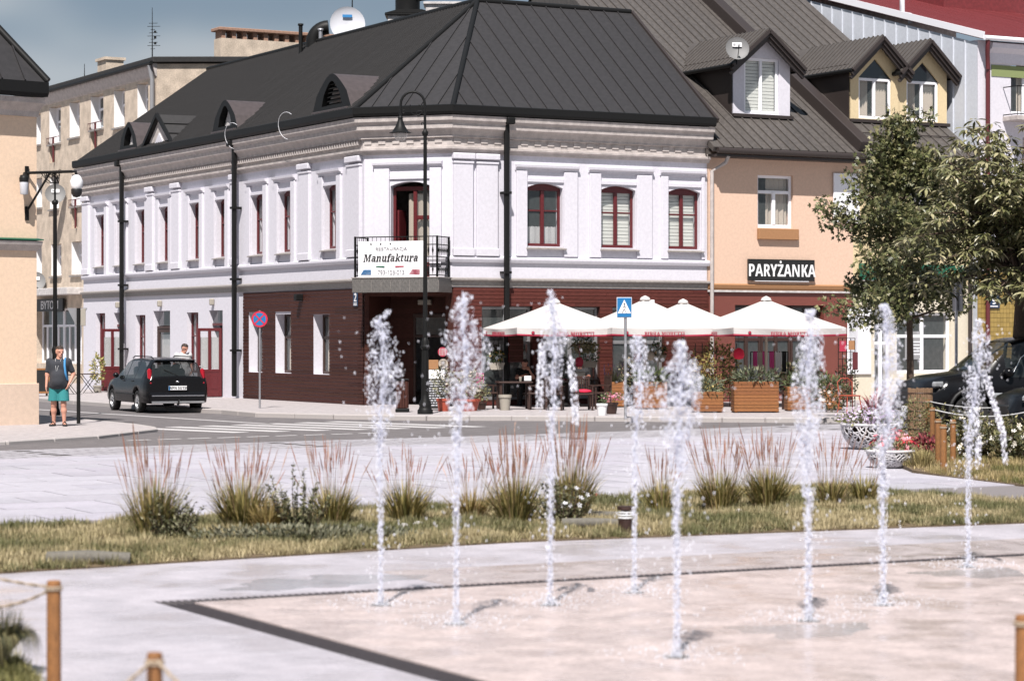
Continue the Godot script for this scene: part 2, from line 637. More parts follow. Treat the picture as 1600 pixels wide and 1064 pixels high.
	mat("black_cloth", Color(0.012, 0.012, 0.013), 0.9)
	mat("teal_cloth", Color(0.03, 0.26, 0.27), 0.85, {"tex": "weave", "scale": 4.0, "bump": "rough", "cm": 0.3})
	mat("blue_strap", Color(0.05, 0.22, 0.45), 0.8)
	mat("skin", Color(0.50, 0.25, 0.18), 0.55)
	mat("skin_tan", Color(0.33, 0.125, 0.08), 0.55)
	mat("hair", Color(0.030, 0.018, 0.013), 0.7)
	mat("eye_dark", Color(0.01, 0.008, 0.008), 0.3)
	mat("lips", Color(0.30, 0.09, 0.08), 0.5)
	# cars
	mat("car_black", Color(0.006, 0.006, 0.007), 0.2, {"spec": 0.38})
	mat("car_trim", Color(0.012, 0.012, 0.012), 0.6)
	mat("tyre", Color(0.014, 0.014, 0.014), 0.85)
	mat("alloy", Color(0.52, 0.52, 0.53), 0.3, {"metal": 0.8})
	mat("chrome", Color(0.70, 0.70, 0.72), 0.15, {"metal": 1.0})
	mat("tail_red", Color(0.30, 0.010, 0.02), 0.15)
	mat("head_glass", Color(0.22, 0.23, 0.24), 0.1)
	mat("car_glass", Color(0.03, 0.035, 0.035), 0.03, {"alpha": 0.5})
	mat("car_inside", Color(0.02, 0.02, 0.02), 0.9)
	# plants and water
	mat("leaf_maple", Color(1, 1, 1), 0.5, {"vcol": true, "two": true, "back": Color(0.10, 0.11, 0.035)})
	mat("leaf_long", Color(1, 1, 1), 0.45, {"vcol": true, "two": true, "back": Color(0.11, 0.11, 0.045)})
	mat("plant", Color(1, 1, 1), 0.7, {"vcol": true, "two": true, "back": Color(0.10, 0.10, 0.04)})
	mat("petal", Color(1, 1, 1), 0.7, {"vcol": true, "two": true, "back": Color(0.25, 0.15, 0.2)})
	mat("bark", Color(0.16, 0.105, 0.075), 0.95, {"tex": "streak", "scale": Vector3(6, 1.2, 6), "bump": "rough", "cm": 1.0})
	mat("bowl_white", Color(0.62, 0.60, 0.61), 0.6, {"tex": "grain", "scale": 2.0})
	mat("foam", Color(0.80, 0.815, 0.87), 0.35, {"back": Color(0.86, 0.87, 0.92)})
	mat("drop", Color(0.82, 0.83, 0.88), 0.12, {"back": Color(0.7, 0.71, 0.75)})

# ---------------------------------------------------------------- ground, road, paving

const RX := Vector3(0.8788, 0, -0.4772)      # along the restaurant's right facade
const RN := Vector3(0.4772, 0, 0.8788)       # its outward normal
const LX := Vector3(-0.4894, 0, -0.8721)     # up the side street


func slab(g: Geo, pts: Array, y0: float, y1: float) -> void:   # a flat polygon with thickness; pts on the ground
	var p := PackedVector2Array()
	for q in pts:
		p.append(Vector2(q.x, -q.z))
	var keep := g.xf
	g.xf = g.xf * Transform3D(Basis(Vector3(1, 0, 0), Vector3(0, 0, -1), Vector3(0, 1, 0)), Vector3.ZERO)
	g.prism(p, y0, y1)
	g.xf = keep


func px_poly(list: Array, y := 0.0) -> Array:
	var out := []
	for q in list:
		out.append(on_ground(q[0], q[1], y))
	return out


func strip(g: Geo, a: Vector3, b: Vector3, w: float, y0: float, y1: float) -> void:
	var s := (b - a).cross(Vector3.UP).normalized() * w * 0.5
	slab(g, [a - s, b - s, b + s, a + s], y0, y1)


func build_ground() -> void:
	var g := Geo.new()
	slab(g, [Vector3(-400, 0, 60), Vector3(400, 0, 60), Vector3(400, 0, -500), Vector3(-400, 0, -500)], -0.4, -0.06)
	part(structure("ground"), "earth", g, M.pavement)

	g = Geo.new()
	slab(g, [Vector3(-45, 0, -38), Vector3(60, 0, -38), Vector3(60, 0, -150), Vector3(-90, 0, -150)], -0.058, -0.03)
	var road := structure("road")
	part(road, "carriageway", g, M.asphalt)
	# painted markings, 4 mm above the asphalt
	var s := Vector3(0.72, 0, 0.69)
	var c := Vector3(0.69, 0, -0.72)
	var z0 := Vector3(-8.5, 0, -55.6)
	for i in 7:
		g = Geo.new()
		var a := z0 + c * (1.0 * i) - s * 0.2
		strip(g, a, a + s * (3.7 + 0.25 * i), 0.46, -0.032, -0.026)
		part(road, "crossing_stripe", g, M.road_paint)
	for i in 9:
		g = Geo.new()
		var a := on_ground(194, 687.5).lerp(on_ground(560, 676.5), i / 8.0)
		strip(g, a, a + c * 0.55, 0.13, -0.032, -0.026)
		part(road, "edge_dash", g, M.road_paint)
	g = Geo.new()
	strip(g, on_ground(40, 638.5), on_ground(420, 662), 0.16, -0.032, -0.026)
	part(road, "lane_line", g, M.road_paint)

	# pavements with kerbs
	var walk := structure("pavement")
	var edge := [on_ground(1900, 662), on_ground(1200, 659.5), on_ground(800, 656.5), on_ground(666, 656.5), on_ground(520, 654), on_ground(400, 651), on_ground(345, 646)]
	edge.append(edge[6] + LX * 3.0 + Vector3(-0.35, 0, 0.3))
	edge.append(edge[7] + LX * 60.0)
	var poly := edge.duplicate()
	poly.append_array([Vector3(-60, 0, -150), Vector3(60, 0, -150), Vector3(60, 0, -59)])
	g = Geo.new()
	slab(g, poly, -0.05, 0.09)
	part(walk, "walkway", g, M.pavement)
	kerb(walk, edge, 1.0, 0.095)
	var walk2 := structure("pavement")
	var e2 := [on_ground(-260, 701), on_ground(0, 694), on_ground(142, 685), on_ground(205, 677.5), on_ground(236, 674), on_ground(232, 671), on_ground(200, 666)]
	e2.append(on_ground(120, 658.5))
	e2.append(e2[7] + LX * 50.0)
	poly = e2.duplicate()
	poly.append(Vector3(-60, 0, -120))
	poly.append(Vector3(-60, 0, -50))
	g = Geo.new()
	slab(g, poly, -0.05, 0.04)
	part(walk2, "walkway", g, M.pavement)
	kerb(walk2, e2, 1.0, 0.045)

	# the square: a bed of sand with large slabs on it
	var plaza := structure("plaza")
	var far_edge := px_poly([[-500, 722], [0, 705.5], [400, 692.5], [800, 681], [1200, 667.5], [1900, 650]])
	poly = far_edge.duplicate()
	poly.append_array([Vector3(45, 0, -20), Vector3(45, 0, 20), Vector3(-45, 0, 20), Vector3(-45, 0, -30)])
	g = Geo.new()
	slab(g, poly, -0.058, -0.012)
	part(plaza, "sand_bed", g, M.joint_sand)
	# grey paver band along the road
	var band := px_poly([[-500, 722], [0, 705.5], [400, 692.5], [800, 681], [1200, 667.5], [1500, 658.5]])
	var inner := []
	for q in band:
		inner.append(q + Vector3(0.55, 0, 0.83) * 2.7)
	g = Geo.new()
	var rows := 9
	for i in band.size() - 1:
		var long: float = (band[i + 1] - band[i]).length()
		for r in rows:
			var t0 := r / float(rows)
			var t1 := (r + 0.93) / float(rows)
			var m := int(long / 0.62)
			for k in m:
				var u0 := (k + 0.5 * (r % 2)) / m
				var u1 := minf((k + 0.5 * (r % 2) + 0.95) / m, 1.0)
				if u0 >= 1.0:
					continue
				var t := rand(0.86, 1.06)
				g.tint = Color(t, t, t)
				var a0: Vector3 = band[i].lerp(band[i + 1], u0)
				var a1: Vector3 = band[i].lerp(band[i + 1], u1)
				var b0: Vector3 = inner[i].lerp(inner[i + 1], u0)
				var b1: Vector3 = inner[i].lerp(inner[i + 1], u1)
				var up := Vector3.UP * 0.0
				g.quad_out(a0.lerp(b0, t0) + up, a1.lerp(b1, t0) + up, a1.lerp(b1, t1) + up, a0.lerp(b0, t1) + up, Vector3.UP)
	stuff(part(plaza, "paver_band", g, M.grey_paver))
	# slabs
	var field := PackedVector2Array()
	for q in inner:
		field.append(Vector2(q.x, -q.z))
	for q in px_poly([[2000, 800], [1400, 772], [1325, 762], [0, 830], [-300, 846]]):
		field.append(Vector2(q.x, -q.z))
	var org := Vector3(-9, 0, -36)
	var count := 0
	for i in range(-8, 16):
		for j in range(-9, 13):
			var w := 1.45
			var h := 1.05
			var off := 0.5 * w * (posmod(j, 2))
			var cell := PackedVector2Array()
			for k in [[0.012, 0.012], [w - 0.012, 0.012], [w - 0.012, h - 0.012], [0.012, h - 0.012]]:
				var p: Vector3 = org + RX * (i * w + off + k[0]) - RN * (j * h + k[1])
				cell.append(Vector2(p.x, -p.z))
			for piece in Geometry2D.intersect_polygons(cell, field):
				var mid := Vector3.ZERO
				for q in piece:
					mid += Vector3(q.x, 0, -q.y) / piece.size()
				if absf(mid.x) > 9.6 or count > 295:
					continue
				g = Geo.new()
				var t := rand(0.88, 1.07)
				g.tint = Color(t, t * rand(0.985, 1.01), t * rand(0.99, 1.02))
				var pts := []
				for q in piece:
					pts.append(Vector3(q.x, 0, -q.y))
				slab(g, pts, -0.05, rand(-0.002, 0.002))
				part(plaza, "paving_slab", g, M.plaza_slab)
				count += 1


func kerb(parent: Node3D, edge: Array, piece: float, top: float) -> void:
	for i in edge.size() - 1:
		var a: Vector3 = edge[i]
		var b: Vector3 = edge[i + 1]
		var long := minf((b - a).length(), 40.0)
		var m := maxi(1, int(long / piece))
		if i == 0 or i == edge.size() - 2:
			m = maxi(1, int(long / 4.0))
		var d := (b - a).normalized()
		for k in m:
			var g := Geo.new()
			g.xf = Transform3D(Basis(d, Vector3.UP, d.cross(Vector3.UP)), a + d * ((k + 0.5) * long / m))
			g.box(Vector3(0, top - 0.08, 0), Vector3(long / m - 0.012, 0.16, 0.16), 0.02)
			part(parent, "kerb_stone", g, M.kerb_stone)

# ---------------------------------------------------------------- walls and windows

func wall(g: Geo, w: float, h0: float, h1: float, holes: Array, thick := 0.4) -> void:
	# outer face z = 0, inner z = -thick; holes are [x0, x1, y0, y1, rise of the arch]
	var xs := [0.0, w]
	var ys := [h0, h1]
	for h in holes:
		for k in 2:
			if not xs.has(h[k]): xs.append(clampf(h[k], 0.0, w))
			if not ys.has(h[2 + k]): ys.append(clampf(h[2 + k], h0, h1))
	xs.sort()
	ys.sort()
	for i in xs.size() - 1:
		var run := -1.0
		for j in ys.size():
			var solid := false
			if j < ys.size() - 1:
				solid = true
				var cx: float = (xs[i] + xs[i + 1]) / 2.0
				var cy: float = (ys[j] + ys[j + 1]) / 2.0
				for h in holes:
					if cx > h[0] and cx < h[1] and cy > h[2] and cy < h[3]:
						solid = false
			if solid and run < 0.0:
				run = ys[j]
			if not solid and run >= 0.0:
				var y0 := run
				var y1: float = ys[j]
				run = -1.0
				if y1 - y0 < 0.001 or xs[i + 1] - xs[i] < 0.001:
					continue
				g.quad(Vector3(xs[i], y0, 0), Vector3(xs[i + 1], y0, 0), Vector3(xs[i + 1], y1, 0), Vector3(xs[i], y1, 0))
				g.quad(Vector3(xs[i + 1], y0, -thick), Vector3(xs[i], y0, -thick), Vector3(xs[i], y1, -thick), Vector3(xs[i + 1], y1, -thick))
	for h in holes:
		var a := Vector3(h[0], h[2], 0)
		var b := Vector3(h[1], h[2], 0)
		var c := Vector3(h[1], h[3], 0)
		var d := Vector3(h[0], h[3], 0)
		var z := Vector3(0, 0, -thick)
		g.quad_out(a, d, d + z, a + z, Vector3.RIGHT)
		g.quad_out(b, c, c + z, b + z, Vector3.LEFT)
		g.quad_out(a, b, b + z, a + z, Vector3.UP)
		g.quad_out(d, c, c + z, d + z, Vector3.DOWN)
		if h.size() > 4 and h[4] > 0.0:
			var p := PackedVector2Array([Vector2(h[0], h[3] + 0.001)])
			for k in 9:
				var t := k / 8.0
				p.append(Vector2(lerpf(h[0], h[1], t), h[3] - h[4] * (4.0 * (t - 0.5) * (t - 0.5))))
			p.append(Vector2(h[1], h[3] + 0.001))
			g.prism(p, -thick + 0.002, -0.0005)
	g.quad_out(Vector3(0, h1, 0), Vector3(w, h1, 0), Vector3(w, h1, -thick), Vector3(0, h1, -thick), Vector3.UP)
	g.quad_out(Vector3(0, h0, 0), Vector3(w, h0, 0), Vector3(w, h0, -thick), Vector3(0, h0, -thick), Vector3.DOWN)
	for x in [0.0, w]:
		g.quad_out(Vector3(x, h0, 0), Vector3(x, h1, 0), Vector3(x, h1, -thick), Vector3(x, h0, -thick), Vector3(x - 0.01, 0, 0))


var frame_cache := {}


func window(parent: Node3D, f: Transform3D, r: Rect2, set_back: float, kind: String, arch := 0.0, behind := "", label := "") -> MeshInstance3D:
	# kinds: casement (two leaves, crossbar), pvc_cross (transom on top), single, bars; the frame is the part, panes and hangings its sub-parts
	var w := r.size.x
	var h := r.size.y
	var key := "%s %.2f %.2f %.2f" % [kind, w, h, arch]
	var wood: Material = M.pvc if kind.begins_with("pvc") else M.maroon_paint
	if kind == "grey_frame": wood = M.grey_metal
	if kind == "brown_frame": wood = M.dark_wood
	if not frame_cache.has(key):
		var g := Geo.new()
		var e := 0.075 if not kind.begins_with("pvc") else 0.09
		var top := h - arch
		g.span(0, e, 0, top, -0.07, 0, 0.008)
		g.span(w - e, w, 0, top, -0.07, 0, 0.008)
		g.span(e, w - e, 0, e * 1.2, -0.068, -0.002, 0.008)
		if arch > 0.0:
			var p := PackedVector2Array([Vector2(0, top - e), Vector2(w, top - e)])
			for k in 9:
				var t := 1.0 - k / 8.0
				p.append(Vector2(lerpf(0, w, t), h - arch * (4.0 * (t - 0.5) * (t - 0.5)) - 0.001))
			g.prism(p, -0.066, 0.002)
		else:
			g.span(e, w - e, top - e, top, -0.068, -0.002, 0.008)
		var panes := []
		var y0 := e * 1.2
		var y1 := top - e
		if kind == "single":
			panes.append([e, w - e, y0, y1])
		elif kind == "bars":
			panes.append([e, w * 0.5 - 0.03, y0, y1])
			panes.append([w * 0.5 + 0.03, w - e, y0, y1])
			g.span(w * 0.5 - 0.03, w * 0.5 + 0.03, y0, y1, -0.064, -0.006, 0.006)
		else:
			var ty := y0 + (y1 - y0) * 0.62
			if kind == "pvc_cross": ty = y0 + (y1 - y0) * 0.70
			var mw := 0.055 if kind == "casement" else 0.06
			g.span(w * 0.5 - mw, w * 0.5 + mw, y0, y1 if kind != "pvc_cross" else ty, -0.064, 0.012, 0.008)
			var th := 0.022 if kind == "casement" else 0.05
			g.span(e, w * 0.5 - mw, ty - th, ty + th, -0.06, -0.008, 0.006)
			g.span(w * 0.5 + mw, w - e, ty - th, ty + th, -0.06, -0.008, 0.006)
			panes.append([e, w * 0.5 - mw, y0, ty - th])
			panes.append([w * 0.5 + mw, w - e, y0, ty - th])
			if kind == "pvc_cross":
				g.span(w * 0.5 - mw, w * 0.5 + mw, ty - th, ty + th, -0.061, -0.009)
				panes.append([e, w - e, ty + th, y1])
			else:
				panes.append([e, w * 0.5 - mw, ty + th, y1])
				panes.append([w * 0.5 + mw, w - e, ty + th, y1])
		var pm := []
		for q in panes:
			var pg := Geo.new()
			pg.quad(Vector3(q[0], q[2], -0.04), Vector3(q[1], q[2], -0.04), Vector3(q[1], q[3], -0.04), Vector3(q[0], q[3], -0.04))
			pm.append(pg.mesh())
		frame_cache[key] = [g.mesh(), pm]
	var xf := f * Transform3D(Basis.IDENTITY, Vector3(r.position.x, r.position.y, -set_back))
	var o := part(parent, "window", frame_cache[key][0], wood, xf, label)
	for m in frame_cache[key][1]:
		part(o, "pane", m, M.glass)
	hang(o, behind, w, h - arch)
	return o


func hang(o: Node3D, behind: String, w: float, h: float) -> void:
	var e := 0.08
	if behind == "blind":
		var g := Geo.new()
		var n := int(h / 0.11)
		for i in n:
			var y := 0.1 + i * (h - 0.15) / n
			g.span(e, w - e, y, y + (h - 0.15) / n * 0.86, -0.135, -0.115)
		stuff(part(o, "pleated_blind", g, M.blind))
	elif behind == "curtains" or behind == "curtain":
		for s in ([0, 1] if behind == "curtains" else [1]):
			var g := Geo.new()
			var x0 := e if s == 0 else w * (0.62 if behind == "curtains" else 0.35)
			var x1 := w * 0.38 if s == 0 else w - e
			var n := 12
			for i in n:
				var a := lerpf(x0, x1, i / float(n))
				var b := lerpf(x0, x1, (i + 1) / float(n))
				var za := -0.16 + 0.03 * sin(i * 2.1)
				var zb := -0.16 + 0.03 * sin((i + 1) * 2.1)
				g.quad(Vector3(a, 0.06, za), Vector3(b, 0.06, zb), Vector3(b, h - 0.08, zb), Vector3(a, h - 0.08, za))
			part(o, "curtain", g, M.curtain)
	elif behind == "lace":
		var g := Geo.new()
		var n := 16
		for i in n:
			var a := lerpf(e, w - e, i / float(n))
			var b := lerpf(e, w - e, (i + 1) / float(n))
			var za := -0.14 + 0.012 * sin(i * 1.7)
			var zb := -0.14 + 0.012 * sin((i + 1) * 1.7)
			g.quad(Vector3(a, 0.09, za), Vector3(b, 0.09, zb), Vector3(b, h * 0.34 + 0.015 * (i % 2), zb), Vector3(a, h * 0.34 + 0.015 * ((i + 1) % 2), za))
		part(o, "lace_curtain", g, M.lace)


func roof_face(parent: Node3D, base: Vector3, pts: Array, along: Vector3, strip_w: float, m: Material, called: String, each: bool, seam := 0.045, thick := 0.05) -> void:
	# a roof plane through pts, sheeted with strips that run up the slope; seams stand between the strips
	var nrm: Vector3 = (pts[1] - pts[0]).cross(pts[2] - pts[0]).normalized()
	if nrm.y < 0.0: nrm = -nrm
	var x := (along - nrm * along.dot(nrm)).normalized()
	var y := nrm.cross(x)
	var f := Transform3D(Basis(x, y, nrm), pts[0] - base)
	var poly := PackedVector2Array()
	var lo := 1e9
	var hi := -1e9
	var bottom := 1e9
	var top := -1e9
	for q in pts:
		var d: Vector3 = q - pts[0]
		var p := Vector2(d.dot(x), d.dot(y))
		poly.append(p)
		lo = minf(lo, p.x); hi = maxf(hi, p.x); bottom = minf(bottom, p.y); top = maxf(top, p.y)
	var g := Geo.new()
	g.prism(poly, -thick - 0.1, -0.012)
	part(parent, "roof_deck", g, m, f)
	var n := int(ceil((hi - lo) / strip_w))
	var w := (hi - lo) / n
	g = Geo.new()
	for i in n:
		var a := lo + i * w
		if each:
			g = Geo.new()
			var t := rand(0.88, 1.12)
			g.tint = Color(t, t, t)
		for piece in Geometry2D.intersect_polygons(PackedVector2Array([Vector2(a + 0.004, bottom - 1), Vector2(a + w - 0.004, bottom - 1), Vector2(a + w - 0.004, top + 1), Vector2(a + 0.004, top + 1)]), poly):
			g.prism(piece, -0.012, 0.006 + rand(0, 0.004))
		if i > 0:
			for piece in Geometry2D.intersect_polygons(PackedVector2Array([Vector2(a - 0.014, bottom - 1), Vector2(a + 0.014, bottom - 1), Vector2(a + 0.014, top + 1), Vector2(a - 0.014, top + 1)]), poly):
				g.prism(piece, -0.01, seam)
		if each and not g.v.is_empty():
			part(parent, called, g, m, f)
	if not each:
		stuff(part(parent, called, g, m, f))


func boards(parent: Node3D, f: Transform3D, x0: float, x1: float, y0: float, y1: float, holes: Array, m: Material, pitch := 0.105, proud := 0.03) -> void:
	var g := Geo.new()
	var n := int((y1 - y0) / pitch)
	for i in n:
		var a := y0 + (y1 - y0) * i / n
		var b := y0 + (y1 - y0) * (i + 1) / n - 0.012
		var runs := [[x0, x1]]
		for h in holes:
			if a < h[3] and b > h[2]:
				var next := []
				for r in runs:
					if h[0] > r[0] + 0.02 and h[0] < r[1]: next.append([r[0], h[0]])
					if h[1] < r[1] - 0.02 and h[1] > r[0]: next.append([h[1], r[1]])
					if h[1] <= r[0] or h[0] >= r[1]: next.append(r)
				runs = next
		for r in runs:
			var x: float = r[0]
			while x < r[1] - 0.01:
				var e := minf(x + rand(1.6, 3.2), r[1])
				if r[1] - e < 0.5: e = r[1]
				var t := rand(0.72, 1.3)
				g.tint = Color(t, t * rand(0.92, 1.04), t * rand(0.92, 1.04))
				g.span(x, e - 0.004, a, b, 0.002, proud + rand(-0.004, 0.004))
				x = e
	stuff(part(parent, "cladding_boards", g, m, f))


func hood(g: Geo, x0: float, x1: float, y: float) -> void:
	g.moulding([[0, y], [0.05, y], [0.06, y + 0.05], [0.13, y + 0.09], [0.14, y + 0.16], [0, y + 0.18]], x0, x1)


func cross2(a: Vector3, da: Vector3, b: Vector3, db: Vector3) -> Vector3:
	var t := Geometry2D.line_intersects_line(Vector2(a.x, a.z), Vector2(da.x, da.z), Vector2(b.x, b.z), Vector2(db.x, db.z))
	return Vector3(t.x, 0, t.y)


var FR: Face
var FC: Face
var FL: Face


func build_restaurant() -> void:
	var c1 := Vector3(-1.725, 0, -69.0)
	var c0 := Vector3(-4.288, 0, -69.93)
	FR = Face.new(c1, deg_to_rad(28.5))
	FC = Face.new(c0, deg_to_rad(-19.94))
	FL = Face.new(c0 + LX * 24.4, deg_to_rad(-60.7))
	var wr := 8.75
	var wc := 2.727
	var wl := 24.4
	var b := thing("corner_restaurant", "white two-storey corner building with dark hipped metal roof and maroon boarded ground floor", "building", c1)
	var fr := FR.frame(c1)
	var fc := FC.frame(c1)
	var fl := FL.frame(c1)
	var top := 8.42

	# ---- right facade
	var holes := []
	var wins := []
	for q in [[823.6, 880, 285, 382, "lace"], [940, 995, 288.5, 383.6, "blind"], [1046, 1097, 293, 384, "blind"]]:
		var r := FR.rect(q[0], q[1], q[2], q[3])
		r.position.y = 4.72; r.size.y = 1.84
		holes.append([r.position.x, r.end.x, r.position.y, r.end.y, 0.13])
		wins.append([r, q[4]])
	var shop := []
	for q in [[752, 832], [850, 938], [958, 1040]]:
		shop.append([FR.x(q[0]), FR.x(q[1]), 0.25, 2.95, 0.0])
	var g := Geo.new()
	wall(g, wr, 3.5, top, holes)
	part(b, "wall", g, M.white_plaster, fr)
	g = Geo.new()
	wall(g, wr, 0.0, 3.5, shop)
	part(b, "ground_floor_wall", g, M.maroon_board, fr)
	for q in wins:
		window(b, fr, q[0], 0.16, "casement", 0.13, q[1])
	for h in shop:
		window(b, fr, Rect2(h[0], h[2], h[1] - h[0], h[3] - h[2]), 0.12, "grey_frame", 0.0, "")
	for q in [[804.5, 903.5], [920, 1021], [1033, 1104]]:
		window_trim(b, fr, FR.x(q[0]), minf(FR.x(q[1]), wr - 0.06), 4.45, 7.02, FR, holes, true)
	boards(b, fr, 0.04, wr, 0.0, 3.50, shop, M.red_board)
	pilasters(b, fr, [[FR.x(707), FR.x(737)], [FR.x(743), FR.x(776)]], 4.4, 7.35)

	# ---- chamfer with the entrance and the balcony door
	var door := FC.rect(608.5, 670, 284, 436)
	var dh := [door.position.x, door.end.x, 3.78, 6.55, 0.12]
	var porch := [0.16, wc - 0.12, 0.05, 3.25, 0.0]
	g = Geo.new()
	wall(g, wc, 3.5, top, [dh])
	part(b, "wall", g, M.white_plaster, fc)
	g = Geo.new()
	wall(g, wc, 0.0, 3.5, [porch])
	part(b, "ground_floor_wall", g, M.maroon_board, fc)
	window_trim(b, fc, FC.x(582), FC.x(691), 4.2, 7.05, FC, [dh], false)
	boards(b, fc, 0.02, wc - 0.02, 0.0, 3.5, [porch], M.maroon_board)
	g = Geo.new()   # porch: a boarded recess 1.3 m deep
	g.span(porch[0] - 0.1, porch[0], 0.0, 3.3, -1.7, -0.4)
	g.span(porch[1], porch[1] + 0.1, 0.0, 3.3, -1.7, -0.4)
	g.span(porch[0], porch[1], 3.26, 3.36, -1.7, -0.4)
	part(b, "porch", g, M.maroon_board, fc)
	var px0 := FC.x(612)
	var px1 := FC.x(668)
	g = Geo.new()
	wall(g, porch[1] - porch[0], 0.0, 3.26, [[px0 - porch[0], px1 - porch[0], 0.05, 2.75, 0.0]], 0.1)
	part(b, "porch_wall", g, M.maroon_board, fc * Transform3D(Basis.IDENTITY, Vector3(porch[0], 0, -1.6)))
	boards(b, fc * Transform3D(Basis.IDENTITY, Vector3(0, 0, -1.6)), porch[0], porch[1], 0.05, 3.2, [[px0, px1, 0.05, 2.75]], M.maroon_board, 0.14)
	g = Geo.new()
	g.span(0, px1 - px0, 2.58, 2.7, -0.07, 0.03, 0.01)
	g.span(0, 0.07, 0, 2.58, -0.07, 0, 0.01)
	g.span(px1 - px0 - 0.07, px1 - px0, 0, 2.58, -0.07, 0, 0.01)
	g.span(0.07, px1 - px0 - 0.07, 2.0, 2.08, -0.07, 0, 0.01)
	var dr := part(b, "door", g, M.dark_wood, fc * Transform3D(Basis.IDENTITY, Vector3(px0, 0.06, -1.56)))
	g = Geo.new()
	g.quad(Vector3(0.07, 2.08, -0.03), Vector3(px1 - px0 - 0.07, 2.08, -0.03), Vector3(px1 - px0 - 0.07, 2.58, -0.03), Vector3(0.07, 2.58, -0.03))
	part(dr, "pane", g, M.glass)
	g = Geo.new()
	g.span(FC.x(622), FC.x(643), 3.02, 3.17, -1.54, -1.40, 0.02)
	part(b, "porch_lamp", g, M.clay_grey, fc)

	# balcony door: tall maroon french window, left leaf open
	g = Geo.new()
	var dw := door.size.x
	g.span(0, 0.08, 0, 2.6, -0.08, 0, 0.01)
	g.span(dw - 0.08, dw, 0, 2.6, -0.08, 0, 0.01)
	g.span(0.08, dw - 0.08, 2.5, 2.62, -0.08, 0, 0.01)
	g.span(dw * 0.52, dw * 0.52 + 0.11, 0, 2.5, -0.07, 0.012, 0.01)
	g.span(dw * 0.52 + 0.11, dw - 0.08, 1.66, 1.78, -0.07, 0, 0.01)
	g.span(dw * 0.52 + 0.11, dw - 0.08, 0.0, 0.5, -0.07, 0, 0.01)
	var bd := part(b, "balcony_door", g, M.maroon_paint, fc * Transform3D(Basis.IDENTITY, Vector3(door.position.x, 3.8, -0.2)))
	for q in [[0.5, 1.66], [1.78, 2.5]]:
		g = Geo.new()
		g.quad(Vector3(dw * 0.52 + 0.11, q[0], -0.035), Vector3(dw - 0.08, q[0], -0.035), Vector3(dw - 0.08, q[1], -0.035), Vector3(dw * 0.52 + 0.11, q[1], -0.035))
		part(bd, "pane", g, M.glass)
	g = Geo.new()   # the open leaf, swung inwards
	g.span(0.09, 0.15, 0.0, 1.95, -0.62, -0.08, 0.01)
	part(bd, "open_leaf", g, M.maroon_paint)
	hang(bd, "curtain", dw, 2.5)

	# balcony
	var bz := 1.05
	var bf := Face.new(c0 + FC.n * bz, deg_to_rad(-19.94))
	var bx0 := bf.x(548.5)
	var bx1 := bf.x(684.0)
	g = Geo.new()
	g.span(bx0, bx1, 3.36, 3.74, 0.03, bz, 0.02)
	var bal := part(b, "balcony", g, M.cornice_paint, fc)
	var nb := 9
	for i in nb:
		g = Geo.new()
		var x0 := lerpf(bx0, bx1, i / float(nb))
		var x1 := lerpf(bx0, bx1, (i + 1) / float(nb))
		g.span(x0 + 0.004, x1 - 0.004, 3.34, 3.745, bz + 0.002, bz + 0.014, 0.003)
		part(bal, "tin_panel", g, M.grey_tin)
	for s in 2:
		g = Geo.new()
		var x := bx0 - 0.014 if s == 0 else bx1 + 0.002
		g.span(x, x + 0.012, 3.34, 3.745, 0.04, bz, 0.003)
		part(bal, "tin_panel", g, M.grey_tin)
	g = Geo.new()
	g.span(bx0 - 0.03, bx1 + 0.03, 3.745, 3.775, 0.03, bz + 0.03, 0.005)
	part(bal, "coping", g, M.tin_ledge)
	railing(bal, bx0 + 0.06, bx1 - 0.06, 3.775, 4.92, 0.1, bz - 0.05)

	# ---- left facade
	holes = []
	wins = []
	var kinds := ["curtains", "curtains", "curtain", "curtain", "", "curtain", "curtains", "", "curtains"]
	var i := 0
	for q in [[145, 158.5], [176.5, 189.5], [208.5, 222.5], [245, 259.5], [293, 308.5], [333.5, 349], [389.5, 409], [433, 453], [504, 525]]:
		var r := Rect2(FL.x(q[0]), 4.7, FL.x(q[1]) - FL.x(q[0]), 1.95)
		holes.append([r.position.x, r.end.x, r.position.y, r.end.y, 0.12])
		wins.append([r, kinds[i]])
		i += 1
	var low := []
	for q in [[385, 407, 0.95, 2.85], [427, 452.5, 0.95, 2.78], [487, 513, 0.95, 2.75]]:
		low.append([FL.x(q[0]), FL.x(q[1]), q[2], q[3], 0.0])
	var doors := []
	for q in [[143.5, 158, 0.9, 2.95], [172, 188.5, 0.1, 2.95], [206, 221.5, 0.85, 2.85], [234, 260.5, 0.1, 2.98], [287, 305, 0.85, 2.9], [322, 343.5, 0.1, 2.95]]:
		doors.append([FL.x(q[0]), FL.x(q[1]), q[2], q[3], 0.0])
	g = Geo.new()
	wall(g, wl, 3.5, top, holes)
	part(b, "wall", g, M.white_plaster, fl)
	g = Geo.new()
	wall(g, wl - 0.42, 0.0, 3.5, low + doors)
	part(b, "ground_floor_wall", g, M.white_plaster, fl)
	for q in wins:
		window(b, fl, q[0], 0.17, "casement", 0.12, q[1])
	for h in low:
		window(b, fl, Rect2(h[0], h[2], h[1] - h[0], h[3] - h[2]), 0.3, "brown_frame", 0.0, "curtains")
	for k in [0, 2, 4]:
		var h = doors[k]
		window(b, fl, Rect2(h[0], h[2], h[1] - h[0], h[3] - h[2]), 0.16, "casement", 0.0, "curtain")
	open_door(b, fl, doors[1])
	house_door(b, fl, doors[3], false, "")
	open_door(b, fl, doors[5])
	for h in holes:
		window_trim(b, fl, h[0] - 0.34, h[1] + 0.34, 4.35, 7.0, FL, [h], true)
	boards(b, fl, FL.x(377), wl - 0.04, 0.0, 3.5, low, M.maroon_board)
